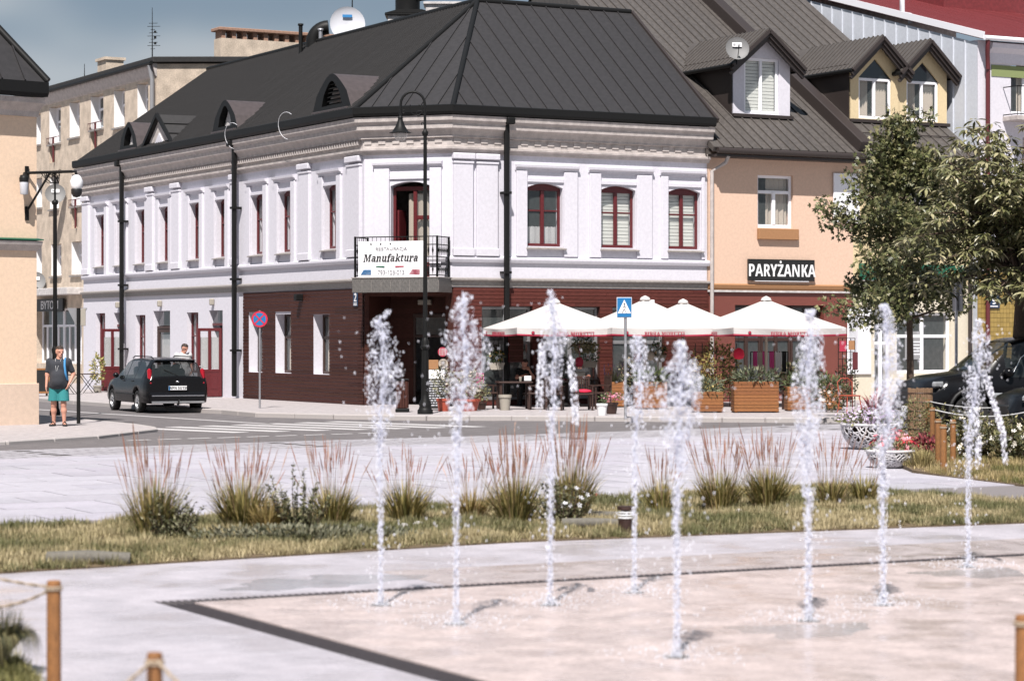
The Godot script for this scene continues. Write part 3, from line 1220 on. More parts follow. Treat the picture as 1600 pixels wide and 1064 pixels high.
	pilasters(b, fl, [[0.05, 0.75], [FL.x(226), FL.x(236)], [FL.x(266), FL.x(278)], [FL.x(359), FL.x(367.5)], [FL.x(467), FL.x(483)], [FL.x(543), FL.x(563)]], 4.4, 7.35)
	for q in [181, 247.5, 330]:
		g = Geo.new()
		var x := FL.x(q)
		g.span(x - 0.07, x + 0.07, 3.12, 3.34, 0.01, 0.16, 0.03)
		part(b, "wall_lamp", g, M.clay_grey, fl)

	# ---- string courses, ledges, cornice, dentils, gutters
	var mrc := tan(deg_to_rad(24.22))
	var mcl := tan(deg_to_rad(20.38))
	for s in [[fr, wr, mrc, 0.0], [fc, wc, mcl, mrc], [fl, wl, 0.0, mcl]]:
		g = Geo.new()
		g.moulding([[0.0, 4.22], [0.07, 4.22], [0.10, 4.30], [0.10, 4.36], [0.0, 4.40]], 0, s[1], s[2], s[3])
		part(b, "string_course", g, M.white_plaster, s[0])
		g = Geo.new()
		g.moulding([[0.0, 3.52], [0.05, 3.52], [0.06, 3.66], [0.14, 3.70], [0.14, 3.74], [0.0, 3.78]], 0, s[1], s[2], s[3])
		part(b, "floor_ledge", g, M.tin_ledge, s[0])
		g = Geo.new()
		g.moulding([[0.0, 7.34], [0.05, 7.34], [0.08, 7.42], [0.16, 7.46], [0.16, 7.52], [0.05, 7.54], [0.05, 7.78], [0.13, 7.80], [0.13, 7.86], [0.20, 7.98], [0.28, 8.04], [0.29, 8.18], [0.37, 8.26], [0.385, 8.40], [0.0, 8.42]], 0, s[1], s[2], s[3])
		part(b, "cornice", g, M.cornice_paint, s[0])
		g = Geo.new()
		var step := 0.17 if s[1] > 20.0 else 0.44
		var dz := 0.15 if s[1] > 20.0 else 0.075
		var m := int(s[1] / step)
		for k in m:
			g.span(k * step + 0.03, k * step + 0.03 + step * 0.5, 7.64, 7.775, 0.04, dz)
		stuff(part(b, "dentils", g, M.cornice_paint, s[0]))
		g = Geo.new()
		g.moulding([[0.30, 8.425], [0.43, 8.425], [0.46, 8.50], [0.46, 8.68], [0.42, 8.70], [0.30, 8.62]], 0, s[1], s[2], s[3])
		part(b, "gutter", g, M.black_metal, s[0])
	for q in [[fr, FR.x(785.5), 0.1], [fl, FL.x(372.5), 0.1], [fl, FL.x(194), 0.1]]:
		g = Geo.new()
		g.span(q[1] - 0.075, q[1] + 0.075, 0.15, 8.3, 0.17, 0.31, 0.03)
		g.span(q[1] - 0.09, q[1] + 0.16, 8.2, 8.40, 0.19, 0.50, 0.03)
		for y in [1.6, 3.9, 6.2]:
			g.span(q[1] - 0.11, q[1] + 0.11, y, y + 0.07, 0.02, 0.35)
		part(b, "downpipe", g, M.black_metal, q[0])

	# ---- roof
	var o := 0.42
	var er := c1 + FR.n * o
	var ec := c0 + FC.n * o
	var el := c0 + FL.n * o
	var e1 := cross2(er, FR.u, ec, FC.u)
	var e0 := cross2(el, FL.u, ec, FC.u)
	var q_ := cross2(c1, FR.u, c0, FL.u)
	var he := 8.60
	var hr := 12.45
	var apex := q_ - FR.n * 4.5 - FL.n * 5.0
	apex.y = hr
	var r_end := apex + FR.u * ((c1 + FR.u * wr - apex).dot(FR.u) + 0.02)
	r_end.y = hr
	var l_end := apex + LX * ((c0 + LX * wl - apex).dot(LX) + 0.02)
	l_end.y = hr
	e1.y = he
	e0.y = he
	var e2 := e1 + FR.u * ((r_end - e1).dot(FR.u))
	var ef := e0 + LX * ((l_end - e0).dot(LX))
	roof_face(b, c1, [e1, e2, r_end, apex], FR.u, 0.53, M.black_roof, "roof_panel", true)
	roof_face(b, c1, [e0, e1, apex], FC.u, 0.53, M.black_roof, "roof_panel", true)
	roof_face(b, c1, [ef, e0, apex, l_end], FL.u, 0.20, M.black_tile, "roof_sheet", false, 0.035)
	var br := r_end - FR.n * 4.6 + Vector3.DOWN * 3.9
	var bl := l_end - FL.n * 5.1 + Vector3.DOWN * 3.9
	g = Geo.new()
	g.xf = Transform3D(Basis.IDENTITY, -c1)
	var inner := cross2(br, FR.u, bl, FL.u)
	inner.y = he - 0.05
	g.quad_out(apex, r_end, br, inner, Vector3(0, 1, -0.5))
	g.quad_out(apex, l_end, bl, inner, Vector3(0, 1, -0.5))
	part(b, "rear_roof", g, M.black_tile)
	g = Geo.new()
	g.xf = Transform3D(Basis.IDENTITY, -c1)
	var dn := func(p: Vector3) -> Vector3: return Vector3(p.x, 0, p.z)
	var rw := c1 + FR.u * wr
	var lw := c0 + LX * wl
	for s in [[rw, br, r_end], [lw, bl, l_end]]:
		var a: Vector3 = dn.call(s[0])
		var z: Vector3 = dn.call(s[1])
		g.quad(a, z, z + Vector3.UP * 8.5, a + Vector3.UP * 8.5)
		g.tri(a + Vector3.UP * 8.5, z + Vector3.UP * 8.5, s[2] + Vector3.DOWN * 0.1)
	for s in [[br, inner], [inner, bl]]:
		var a: Vector3 = dn.call(s[0])
		var z: Vector3 = dn.call(s[1])
		g.quad(a, z, z + Vector3.UP * 8.55, a + Vector3.UP * 8.55)
	part(b, "rear_wall", g, M.old_white)
	g = Geo.new()
	g.xf = Transform3D(Basis.IDENTITY, -c1)
	g.tri_out(dn.call(rw) + Vector3.UP * 3.6, dn.call(br) + Vector3.UP * 3.6, dn.call(inner) + Vector3.UP * 3.6, Vector3.UP)
	g.quad_out(dn.call(rw) + Vector3.UP * 3.6, dn.call(c1) + Vector3.UP * 3.6, dn.call(c0) + Vector3.UP * 3.6, dn.call(inner) + Vector3.UP * 3.6, Vector3.UP)
	g.quad_out(dn.call(c0) + Vector3.UP * 3.6, dn.call(lw) + Vector3.UP * 3.6, dn.call(bl) + Vector3.UP * 3.6, dn.call(inner) + Vector3.UP * 3.6, Vector3.UP)
	part(b, "upper_floor", g, M.room_plaster)
	# ridge and hip caps
	for s in [[apex, r_end, 0.09], [apex, l_end, 0.09], [apex, e1, 0.08], [apex, e0, 0.08]]:
		g = Geo.new()
		g.xf = Transform3D(Basis.IDENTITY, -c1)
		g.tube([s[0] + Vector3.UP * 0.02, s[1] + Vector3.UP * 0.02], s[2], 8)
		part(b, "ridge_cap", g, M.black_metal)
	# verge along the right gable
	g = Geo.new()
	g.xf = Transform3D(Basis.IDENTITY, -c1)
	g.bar(e2 + FR.u * 0.03, r_end + FR.u * 0.03, 0.1, 0.16)
	part(b, "verge_board", g, M.brown_trim)

	# ---- dormers on the street side of the left wing
	var sl := (hr - he) / (FL.n.dot(e0 - apex))      # rise per metre inwards
	for q in [[200.5, 236, 1.2, 1.0, false], [353, 202, 1.4, 1.02, false], [522, 166, 1.75, 1.1, true]]:
		eyebrow(b, c1, fl, FL.x(q[0]), q[2], q[3], he, sl, o, q[4])
	gable_dormer(b, c1, fl, FL.x(247), he, sl, o)

	for q in [[466, 0.0], [380, 0.2]]:   # loose white cable ends looping over the gutter
		g = Geo.new()
		var x := FL.x(q[0])
		var lp := []
		for k in 14:
			var t := k / 13.0
			lp.append(Vector3(x + 0.45 * cos(0.9 + t * 3.8), 8.52 + 0.42 * sin(0.9 + t * 3.6), 0.42 + 0.12 * sin(t * PI)))
		g.tube(lp, 0.007, 5)
		part(b, "loose_cable", g, M.pvc, fl)
	# ---- signs and small things on the walls
	var bn := single("restaurant_banner", banner_sheet(bf.x(662) - bf.x(558), 1.03), M.banner, "white banner with restaurant name and phone number tied to balcony railing", "banner", FC.p((bf.x(558) + bf.x(662)) / 2.0, 4.28, bz + 0.02), deg_to_rad(-19.94))
	var t := words("RESTAURACJA", 0.085, "Droid Sans", false, 0.0, 1.35)
	part(bn, "lettering", t, M.print_grey, Transform3D(Basis.IDENTITY, Vector3(0.0, 0.30, 0.012)))
	t = words("Manufaktura", 0.21, "Droid Serif", true, 0.22, 0.86)
	part(bn, "lettering", t, M.black_paint, Transform3D(Basis.IDENTITY, Vector3(0.0, 0.04, 0.012)))
	t = words("793-103-013", 0.12, "Droid Sans", false, 0.0, 0.9)
	part(bn, "lettering", t, M.print_grey, Transform3D(Basis.IDENTITY, Vector3(0.0, -0.37, 0.012)))
	for s in [[-0.33, M.sign_green], [0.26, M.print_red]]:
		g = Geo.new()
		g.span(s[0] - 0.13, s[0] + 0.13, -0.225, -0.19, 0.008, 0.013)
		part(bn, "printed_bar", g, s[1])
	for s in [[-0.78, M.dish_white], [0.72, M.umbrella_cloth]]:
		g = Geo.new()
		for k in 5:
			g.span(s[0] - 0.16 + 0.02 * k, s[0] + 0.16, -0.43 + k * 0.03, -0.415 + k * 0.03, 0.008, 0.011)
		part(bn, "printed_emblem", g, M.sign_blue if s[0] < 0 else M.print_red)
	for k in 3:
		g = Geo.new()
		g.lathe([[0.0, 0.0], [0.022, 0.0], [0.022, 0.01], [0.0, 0.01]], 10)
		part(bn, "eyelet", g, M.black_paint, Transform3D(Basis(Vector3.RIGHT, PI / 2), Vector3(-0.62 + 0.30 * k, 0.44, 0.006)))

	g = Geo.new()
	g.box(Vector3.ZERO, Vector3(0.30, 0.40, 0.02), 0.006)
	var pl := single("house_number_sign", g, M.sign_navy, "navy house number sign 2 under left end of balcony", "sign", FL.p(FL.x(556), 3.17, 0.06), deg_to_rad(-60.7))
	part(pl, "numeral", words("2", 0.24, "Droid Sans", true), M.white_paint, Transform3D(Basis.IDENTITY, Vector3(0, 0.05, 0.012)))
	for k in 2:
		g = Geo.new()
		g.span(-0.11, 0.11, -0.13 - k * 0.045, -0.105 - k * 0.045, 0.01, 0.013)
		part(pl, "street_name", g, M.white_paint)
	g = Geo.new()
	g.box(Vector3(0, 0, 0.12), Vector3(0.2, 0.2, 0.24), 0.02)
	single("cellar_lantern", g, M.black_metal, "small black lantern box on maroon boards left of house number", "lantern", FL.p(FL.x(470), 3.28, 0.03), deg_to_rad(-60.7))
	g = Geo.new()
	g.box(Vector3(0, 0, 0.06), Vector3(0.12, 0.12, 0.1), 0.02)
	single("alarm_box", g, M.white_paint, "tiny white alarm box on maroon wall above second parasol peak", "alarm box", FR.p(FR.x(1019), 3.12, 0.03), deg_to_rad(28.5))


func banner_sheet(w: float, h: float) -> Geo:
	var g := Geo.new()
	var nx := 24
	var ny := 10
	var z := func(x: float, y: float) -> float: return 0.004 * sin(x * 7.0 + y * 5.0) + 0.004 * sin(x * 17.0 - y * 9.0) * (1.0 - absf(y / h))
	for i in nx:
		for j in ny:
			var x0 := (i / float(nx) - 0.5) * w
			var x1 := ((i + 1) / float(nx) - 0.5) * w
			var y0 := (j / float(ny) - 0.5) * h
			var y1 := ((j + 1) / float(ny) - 0.5) * h
			g.quad(Vector3(x0, y0, z.call(x0, y0)), Vector3(x1, y0, z.call(x1, y0)), Vector3(x1, y1, z.call(x1, y1)), Vector3(x0, y1, z.call(x0, y1)))
	return g


func window_trim(b: Node3D, f: Transform3D, x0: float, x1: float, y0: float, y1: float, _face: Face, holes: Array, sill: bool) -> void:
	var hl := x0
	var hr := x1
	for h in holes:
		if h[0] > x0 and h[1] < x1 + 0.3:
			hl = h[0]
			hr = h[1]
	var g := Geo.new()
	hood(g, x0, x1, y1 - 0.1)
	part(b, "window_hood", g, M.white_plaster, f)
	g = Geo.new()
	g.span(x0 + 0.03, hl - 0.02, y0 - 0.03, y1 - 0.12, -0.01, 0.075, 0.01)
	g.span(hr + 0.02, x1 - 0.03, y0 - 0.03, y1 - 0.12, -0.01, 0.075, 0.01)
	part(b, "window_surround", g, M.white_plaster, f)
	g = Geo.new()
	g.span(hl - 0.015, hr + 0.015, 6.59 if sill else 6.62, y1 - 0.32, -0.01, 0.045, 0.006)
	part(b, "lintel_panel", g, M.white_plaster, f)
	if sill:
		g = Geo.new()
		g.moulding([[-0.1, 4.64], [0.15, 4.62], [0.15, 4.65], [-0.1, 4.715]], hl - 0.06, hr + 0.06)
		part(b, "window_sill", g, M.tin_ledge, f)


func pilasters(b: Node3D, f: Transform3D, list: Array, y0: float, y1: float) -> void:
	for q in list:
		var g := Geo.new()
		g.span(q[0], q[1], y0, y1 - 0.28, -0.01, 0.09, 0.012)
		g.span(q[0] - 0.03, q[1] + 0.03, y0 + 0.001, y0 + 0.22, -0.01, 0.12, 0.012)
		g.span(q[0] - 0.02, q[1] + 0.02, y1 - 0.30, y1 - 0.24, -0.01, 0.115, 0.01)
		g.span(q[0] - 0.05, q[1] + 0.05, y1 - 0.18, y1 - 0.005, -0.01, 0.15, 0.02)
		part(b, "pilaster", g, M.white_plaster, f)


func house_door(b: Node3D, f: Transform3D, h: Array, double: bool, label: String) -> void:
	var w: float = h[1] - h[0]
	var tall := 2.35
	var g := Geo.new()
	g.span(0, 0.08, 0, tall, -0.1, 0, 0.01)
	g.span(w - 0.08, w, 0, tall, -0.1, 0, 0.01)
	g.span(0.08, w - 0.08, tall - 0.1, tall, -0.1, 0, 0.01)
	var leaves := [[0.08, w - 0.08]] if not double else [[0.08, w * 0.5], [w * 0.5, w - 0.08]]
	for l in leaves:
		g.span(l[0], l[0] + 0.1, 0, tall - 0.1, -0.08, -0.015, 0.01)
		g.span(l[1] - 0.1, l[1], 0, tall - 0.1, -0.08, -0.015, 0.01)
		g.span(l[0] + 0.1, l[1] - 0.1, 0, 0.18, -0.08, -0.016, 0.01)
		g.span(l[0] + 0.1, l[1] - 0.1, 0.18, 0.85, -0.07, -0.035)
		g.span(l[0] + 0.16, l[1] - 0.16, 0.28, 0.72, -0.04, -0.02, 0.008)
		g.span(l[0] + 0.1, l[1] - 0.1, 0.85, 0.97, -0.08, -0.016, 0.01)
		g.span(l[0] + 0.1, l[1] - 0.1, tall - 0.22, tall - 0.1, -0.08, -0.016, 0.01)
	var o := part(b, "door", g, M.maroon_paint if double else M.dark_wood, f * Transform3D(Basis.IDENTITY, Vector3(h[0], 0.1, -0.14)), label)
	for l in leaves:
		g = Geo.new()
		g.quad(Vector3(l[0] + 0.1, 0.97, -0.05), Vector3(l[1] - 0.1, 0.97, -0.05), Vector3(l[1] - 0.1, tall - 0.22, -0.05), Vector3(l[0] + 0.1, tall - 0.22, -0.05))
		part(o, "pane", g, M.glass)
		g = Geo.new()
		g.quad(Vector3(l[0] + 0.1, 0.99, -0.12), Vector3(l[1] - 0.1, 0.99, -0.12), Vector3(l[1] - 0.1, tall - 0.3, -0.125), Vector3(l[0] + 0.1, tall - 0.3, -0.125))
		part(o, "net_curtain", g, M.lace)
	g = Geo.new()
	g.tube([Vector3(w * 0.5 + 0.05, 1.0, -0.01), Vector3(w * 0.5 + 0.05, 1.0, 0.05), Vector3(w * 0.5 + 0.14, 1.0, 0.05)], 0.012, 6)
	part(o, "handle", g, M.galvanised)
	g = Geo.new()
	g.quad(Vector3(0.06, tall + 0.02, -0.06), Vector3(w - 0.06, tall + 0.02, -0.06), Vector3(w - 0.06, h[3] - h[2], -0.06), Vector3(0.06, h[3] - h[2], -0.06))
	part(o, "transom_pane", g, M.glass)


func open_door(b: Node3D, f: Transform3D, h: Array) -> void:
	# glazed maroon leaf swung out at right angles to the street wall, hinged at the near jamb
	var tall := 2.25
	var w := 0.84
	var fx := f * Transform3D(Basis(Vector3.UP, PI / 2), Vector3(h[1] - 0.05, 0.11, w + 0.02))
	var g := Geo.new()
	for q in [[0.0, 0.09, 0.0, tall], [w - 0.09, w, 0.0, tall], [w / 2 - 0.05, w / 2 + 0.05, 0.9, tall - 0.1]]:
		g.span(q[0], q[1], q[2], q[3], -0.03, 0.03, 0.008)
	for q in [[0.0, 0.16], [0.8, 0.9], [tall - 0.1, tall]]:
		g.span(0.09, w - 0.09, q[0], q[1], -0.029, 0.029, 0.008)
	g.span(0.09, w - 0.09, 0.16, 0.8, -0.018, 0.018)
	for q in [[0.14, w / 2 - 0.03], [w / 2 + 0.03, w - 0.14]]:
		g.span(q[0], q[1], 0.24, 0.72, -0.026, 0.026, 0.008)
	var o := part(b, "door", g, M.maroon_paint, fx, "open maroon glazed door leaf")
	for q in [[0.09, w / 2 - 0.05], [w / 2 + 0.05, w - 0.09]]:
		g = Geo.new()
		g.quad(Vector3(q[0], 0.9, 0.0), Vector3(q[1], 0.9, 0.0), Vector3(q[1], tall - 0.1, 0.0), Vector3(q[0], tall - 0.1, 0.0))
		part(o, "pane", g, M.glass)
		g = Geo.new()
		g.quad(Vector3(q[0], 0.92, -0.02), Vector3(q[1], 0.92, -0.02), Vector3(q[1], tall - 0.3, -0.025), Vector3(q[0], tall - 0.3, -0.025))
		part(o, "net_curtain", g, M.lace)
	g = Geo.new()
	g.tube([Vector3(0.045, 1.0, 0.03), Vector3(0.045, 1.0, 0.08), Vector3(0.16, 1.0, 0.08)], 0.012, 6)
	part(o, "handle", g, M.galvanised)
	g = Geo.new()
	g.span(h[0], h[1], h[2] + 2.35, h[2] + 2.43, -0.2, -0.12)
	part(b, "transom_bar", g, M.maroon_paint, f)
	g = Geo.new()
	g.quad(Vector3(h[0], h[2] + 2.43, -0.16), Vector3(h[1], h[2] + 2.43, -0.16), Vector3(h[1], h[3], -0.16), Vector3(h[0], h[3], -0.16))
	part(b, "transom_pane", g, M.glass, f)


func railing(bal: Node3D, x0: float, x1: float, y0: float, y1: float, z0: float, z1: float) -> void:
	# wrought iron: rails, posts, turned balusters and two bands of small rings, on three sides
	var sides := [[Vector3(x0, 0, z1), Vector3(x1, 0, z1)], [Vector3(x0, 0, z0), Vector3(x0, 0, z1)], [Vector3(x1, 0, z0), Vector3(x1, 0, z1)]]
	for s in sides:
		var a: Vector3 = s[0]
		var b: Vector3 = s[1]
		for y in [y0 + 0.05, lerpf(y0, y1, 0.32), lerpf(y0, y1, 0.5), lerpf(y0, y1, 0.80), y1]:
			var g := Geo.new()
			g.bar(a + Vector3.UP * y, b + Vector3.UP * y, 0.028, 0.028)
			part(bal, "rail", g, M.black_metal)
		var n := int((b - a).length() / 0.13)
		for i in n + 1:
			var p := a.lerp(b, i / float(n))
			var g := Geo.new()
			if i == 0 or i == n:
				g.bar(p + Vector3.UP * y0, p + Vector3.UP * (y1 + 0.02), 0.05, 0.05)
				part(bal, "post", g, M.black_metal)
				continue
			g.xf = Transform3D(Basis.IDENTITY, p)
			var h := y1 - y0
			for seg in [[0.06, 0.32], [0.52, 0.80]]:
				var q0: float = y0 + h * seg[0]
				var q1: float = y0 + h * seg[1]
				g.lathe([[0.008, q0], [0.012, lerpf(q0, q1, 0.2)], [0.03, lerpf(q0, q1, 0.5)], [0.012, lerpf(q0, q1, 0.8)], [0.008, q1]], 6)
			g.tube([Vector3(0, y0 + h * 0.32, 0), Vector3(0, y0 + h * 0.5, 0)], 0.008, 4)
			g.tube([Vector3(0, y0 + h * 0.80, 0), Vector3(0, y1, 0)], 0.008, 4)
			part(bal, "baluster", g, M.black_metal)


func eyebrow(b: Node3D, c1: Vector3, fl: Transform3D, x: float, w: float, h: float, he: float, sl: float, o: float, louvres: bool) -> void:
	# bell-shaped dormer: its front stands on the slope, its barrel runs back into it
	var z0 := o - 0.38
	var y0 := he + sl * (o - z0) - 0.08
	var prof := PackedVector2Array()
	for k in 17:
		var t := k / 16.0 * 2.0 - 1.0
		prof.append(Vector2(t * w * 0.5 * (1.0 + 0.55 * pow(absf(t), 3.0)), h * pow(maxf(cos(t * PI * 0.5), 0.0), 0.46)))
	var f := fl * Transform3D(Basis.IDENTITY, Vector3(x, y0, z0))
	var g := Geo.new()
	for k in 16:
		var p := prof[k]
		var q := prof[k + 1]
		g.quad_out(Vector3(p.x, p.y, 0.1), Vector3(q.x, q.y, 0.1), Vector3(q.x, q.y, -q.y / sl - 0.1), Vector3(p.x, p.y, -p.y / sl - 0.1), Vector3(p.x + q.x, 0.5, 0))
	var body := part(b, "dormer", g, M.dormer_metal, f)
	g = Geo.new()   # dark front with its opening
	var inner := PackedVector2Array()
	for p in prof:
		inner.append(Vector2(p.x * 0.52, 0.16 + p.y * 0.66))
	for k in 16:
		g.quad_out(Vector3(prof[k].x, prof[k].y, 0.1), Vector3(prof[k + 1].x, prof[k + 1].y, 0.1), Vector3(inner[k + 1].x, inner[k + 1].y, 0.1), Vector3(inner[k].x, inner[k].y, 0.1), Vector3.BACK)
		g.quad_out(Vector3(inner[k].x, inner[k].y, 0.1), Vector3(inner[k + 1].x, inner[k + 1].y, 0.1), Vector3(inner[k + 1].x, inner[k + 1].y, -0.12), Vector3(inner[k].x, inner[k].y, -0.12), Vector3(-inner[k].x, -0.2, 0))
	g.quad_out(Vector3(prof[0].x, 0, 0.1), Vector3(prof[16].x, 0, 0.1), Vector3(inner[16].x, 0.16, 0.1), Vector3(inner[0].x, 0.16, 0.1), Vector3.BACK)
	part(body, "dormer_front", g, M.black_metal)
	g = Geo.new()
	g.quad_out(Vector3(inner[0].x, 0.16, -0.12), Vector3(inner[16].x, 0.16, -0.12), Vector3(inner[12].x, inner[12].y, -0.12), Vector3(inner[4].x, inner[4].y, -0.12), Vector3.BACK)
	g.quad_out(Vector3(inner[4].x, inner[4].y, -0.12), Vector3(inner[12].x, inner[12].y, -0.12), Vector3(inner[10].x, inner[10].y, -0.12), Vector3(inner[6].x, inner[6].y, -0.12), Vector3.BACK)
	part(body, "dormer_shutter", g, M.room_plaster if louvres else M.old_white)
	if louvres:
		for k in 7:
			g = Geo.new()
			var y := 0.2 + k * 0.125
			var half := w * 0.26 * pow(1.0 - (y - 0.16) / (h * 0.80), 0.45)
			g.xf = Transform3D(Basis(Vector3.RIGHT, 0.6), Vector3(0, y, 0.0))
			g.box(Vector3.ZERO, Vector3(half * 2, 0.012, 0.15))
			part(body, "louvre_slat", g, M.black_metal)
	g = Geo.new()
	g.span(prof[0].x * 0.9, prof[16].x * 0.9, -0.04, 0.03, 0.04, 0.2, 0.01)
	part(body, "dormer_sill", g, M.dormer_metal)


func gable_dormer(b: Node3D, c1: Vector3, fl: Transform3D, x: float, he: float, sl: float, o: float) -> void:
	var w := 3.4
	var h := 1.36
	var f := fl * Transform3D(Basis.IDENTITY, Vector3(x, 8.36, 0))
	var g := Geo.new()
	g.prism(PackedVector2Array([Vector2(-w / 2, 0), Vector2(w / 2, 0), Vector2(0, h)]), -0.3, 0.06)
	var body := part(b, "gable", g, M.cornice_paint, f)
	g = Geo.new()   # raised triangular field
	g.prism(PackedVector2Array([Vector2(-w * 0.24, 0.14), Vector2(w * 0.24, 0.14), Vector2(0, h * 0.6)]), 0.05, 0.10)
	part(body, "gable_field", g, M.white_plaster)
	for s in [-1.0, 1.0]:
		g = Geo.new()
		var a := Vector3(s * (w / 2 + 0.25), -0.02, 0.17)
		var t := Vector3(0, h + 0.10, 0.17)
		var back_t := Vector3(0, h + 0.12, -((h + 8.36 + 0.12 - he) / sl - o) - 0.1)
		var back_a := Vector3(s * (w / 2 + 0.25), -0.02, -0.1)
		g.quad_out(a, t, back_t, back_a, Vector3(s, 1, 0))
		g.quad_out(a + Vector3.DOWN * 0.09, t + Vector3.DOWN * 0.09, back_t + Vector3.DOWN * 0.09, back_a + Vector3.DOWN * 0.09, Vector3(-s, -1, 0))
		part(body, "gable_roof", g, M.black_tile)
		g = Geo.new()
		g.bar(a, t, 0.09, 0.13)
		part(body, "verge_board", g, M.black_metal)
		for k in 3:
			g = Geo.new()
			var u := (k + 1) / 4.0
			g.bar(a.lerp(t, u) + Vector3.UP * 0.02, back_a.lerp(back_t, u) + Vector3.UP * 0.02, 0.03, 0.04)
			part(body, "roof_seam", g, M.black_metal)

# ---------------------------------------------------------------- the row of houses on the right

func gabled_dormer(b: Node3D, base: Vector3, f: Face, px: float, inset: float, w: float, span: float, eave: float, peak: float, slope_y: float, slope: float, wall_m: Material, triangle: bool) -> void:
	var g2 := Face.new(f.o - f.n * inset, 0.0)
	g2.u = f.u
	g2.n = f.n
	var x := g2.x(px)
	var fr := Transform3D(Basis(f.u, Vector3.UP, f.n), g2.p(x, slope_y, 0.0) - base)
	var win := Rect2(-0.66, 0.12, 1.32, 1.32 if triangle else 1.75)
	var g := Geo.new()
	var front := PackedVector2Array([Vector2(-w / 2, -0.3), Vector2(w / 2, -0.3), Vector2(w / 2, eave), Vector2(0, peak - 0.1), Vector2(-w / 2, eave)])
	var holes := [PackedVector2Array([win.position, Vector2(win.end.x, win.position.y), win.end, Vector2(win.position.x, win.end.y)])]
	# front wall around the window: left, right, sill and gable
	g.prism(PackedVector2Array([Vector2(-w / 2, -0.3), Vector2(win.position.x, -0.3), Vector2(win.position.x, win.end.y), Vector2(-w / 2, win.end.y)]), -0.2, 0)
	g.prism(PackedVector2Array([Vector2(win.end.x, -0.3), Vector2(w / 2, -0.3), Vector2(w / 2, win.end.y), Vector2(win.end.x, win.end.y)]), -0.2, 0)
	g.span(win.position.x, win.end.x, -0.3, win.position.y, -0.2, 0)
	var tri_top := win.end.y + 0.62
	var ya := win.end.y
	if triangle:
		g.prism(PackedVector2Array([Vector2(-w / 2, ya), Vector2(win.position.x, ya), Vector2(0, tri_top), Vector2(0, peak - 0.1), Vector2(-w / 2, maxf(eave, ya + 0.01))]), -0.2, 0)
		g.prism(PackedVector2Array([Vector2(win.end.x, ya), Vector2(w / 2, ya), Vector2(w / 2, maxf(eave, ya + 0.01)), Vector2(0, peak - 0.1), Vector2(0, tri_top)]), -0.2, 0)
	else:
		g.prism(PackedVector2Array([Vector2(-w / 2, ya), Vector2(w / 2, ya), Vector2(w / 2, maxf(eave, ya + 0.01)), Vector2(0, peak - 0.1), Vector2(-w / 2, maxf(eave, ya + 0.01))]), -0.2, 0)
	for s in [-1.0, 1.0]:   # cheeks
		var bk := eave / slope
		g.quad_out(Vector3(s * w / 2, -0.3, 0), Vector3(s * w / 2, eave, 0), Vector3(s * w / 2, eave, -bk - 0.5), Vector3(s * w / 2, -0.3, 0.0), Vector3(s, 0, 0))
	var d := part(b, "dormer", g, wall_m, fr)
	g = Geo.new()
	for s in [-1.0, 1.0]:
		g.span(s * w / 2 + s * 0.002, s * w / 2 + s * 0.03, -0.2, eave, -eave / slope, -0.05)
	part(d, "dormer_cheek", g, M.brown_trim)
	var wn := Rect2(win.position, win.size)
	var wf := part(d, "dormer_window", window_mesh_pvc(wn.size.x, wn.size.y), M.pvc, Transform3D(Basis.IDENTITY, Vector3(wn.position.x, wn.position.y, -0.06)))
	for q in [[0.09, wn.size.x * 0.5 - 0.05], [wn.size.x * 0.5 + 0.05, wn.size.x - 0.09]]:
		g = Geo.new()
		g.quad(Vector3(q[0], 0.09, -0.04), Vector3(q[1], 0.09, -0.04), Vector3(q[1], wn.size.y - 0.09, -0.04), Vector3(q[0], wn.size.y - 0.09, -0.04))
		part(wf, "pane", g, M.glass)
	hang(wf, "curtains" if triangle else "blind", wn.size.x, wn.size.y)
	if triangle:
		g = Geo.new()
		g.prism(PackedVector2Array([Vector2(win.position.x, ya), Vector2(win.end.x, ya), Vector2(0, tri_top)]), -0.1, -0.06)
		part(d, "gable_light", g, M.dark_glass)
	g = Geo.new()
	g.span(-w / 2 - 0.05, w / 2 + 0.05, -0.02, 0.09, 0.0, 0.14, 0.01)
	part(d, "dormer_sill", g, M.brown_trim)
	# roof: two slopes of standing seam sheet with a stepped verge of three boards
	var rise := (peak - eave) / (w / 2)
	for s in [-1.0, 1.0]:
		var e := Vector3(s * span / 2, peak - rise * span / 2, 0.42)
		var t := Vector3(0, peak, 0.42)
		var n := int(peak / slope / 0.24)
		g = Geo.new()
		var up := Vector3(s * rise, 1, 0).normalized()
		var tb := Vector3(0, peak, -peak / slope - 0.25)
		var eb := Vector3(e.x, e.y, -e.y / slope - 0.25)
		g.quad_out(e, t, tb, eb, up)
		g.quad_out(e - up * 0.1, t - up * 0.1, tb - up * 0.1, eb - up * 0.1, -up)
		for i in n:
			var z := 0.38 - i * 0.24
			var za := minf(1.0, (0.42 - z) / maxf(0.01, 0.42 - tb.z))
			if z > eb.z:
				g.bar(Vector3(e.x, e.y + 0.02, z), Vector3(0, peak + 0.02, z), 0.03, 0.035)
			else:
				var q := (eb.z - z) / (eb.z - tb.z)
				g.bar(Vector3(lerpf(e.x, 0, q), lerpf(e.y, peak, q) + 0.02, z), Vector3(0, peak + 0.02, z), 0.03, 0.035)
		part(d, "dormer_roof", g, M.brown_roof)
		for k in 3:
			g = Geo.new()
			var off := Vector3(0, -0.07 - 0.12 * k, 0.02 - 0.07 * k)
			g.bar(e + off, t + off, 0.10, 0.10)
			part(d, "verge_board", g, M.brown_trim)
		g = Geo.new()
		g.tube([Vector3(e.x, e.y - 0.06, 0.4), Vector3(e.x, e.y - 0.06, eb.z)], 0.07, 8)
		part(d, "dormer_gutter", g, M.black_metal)


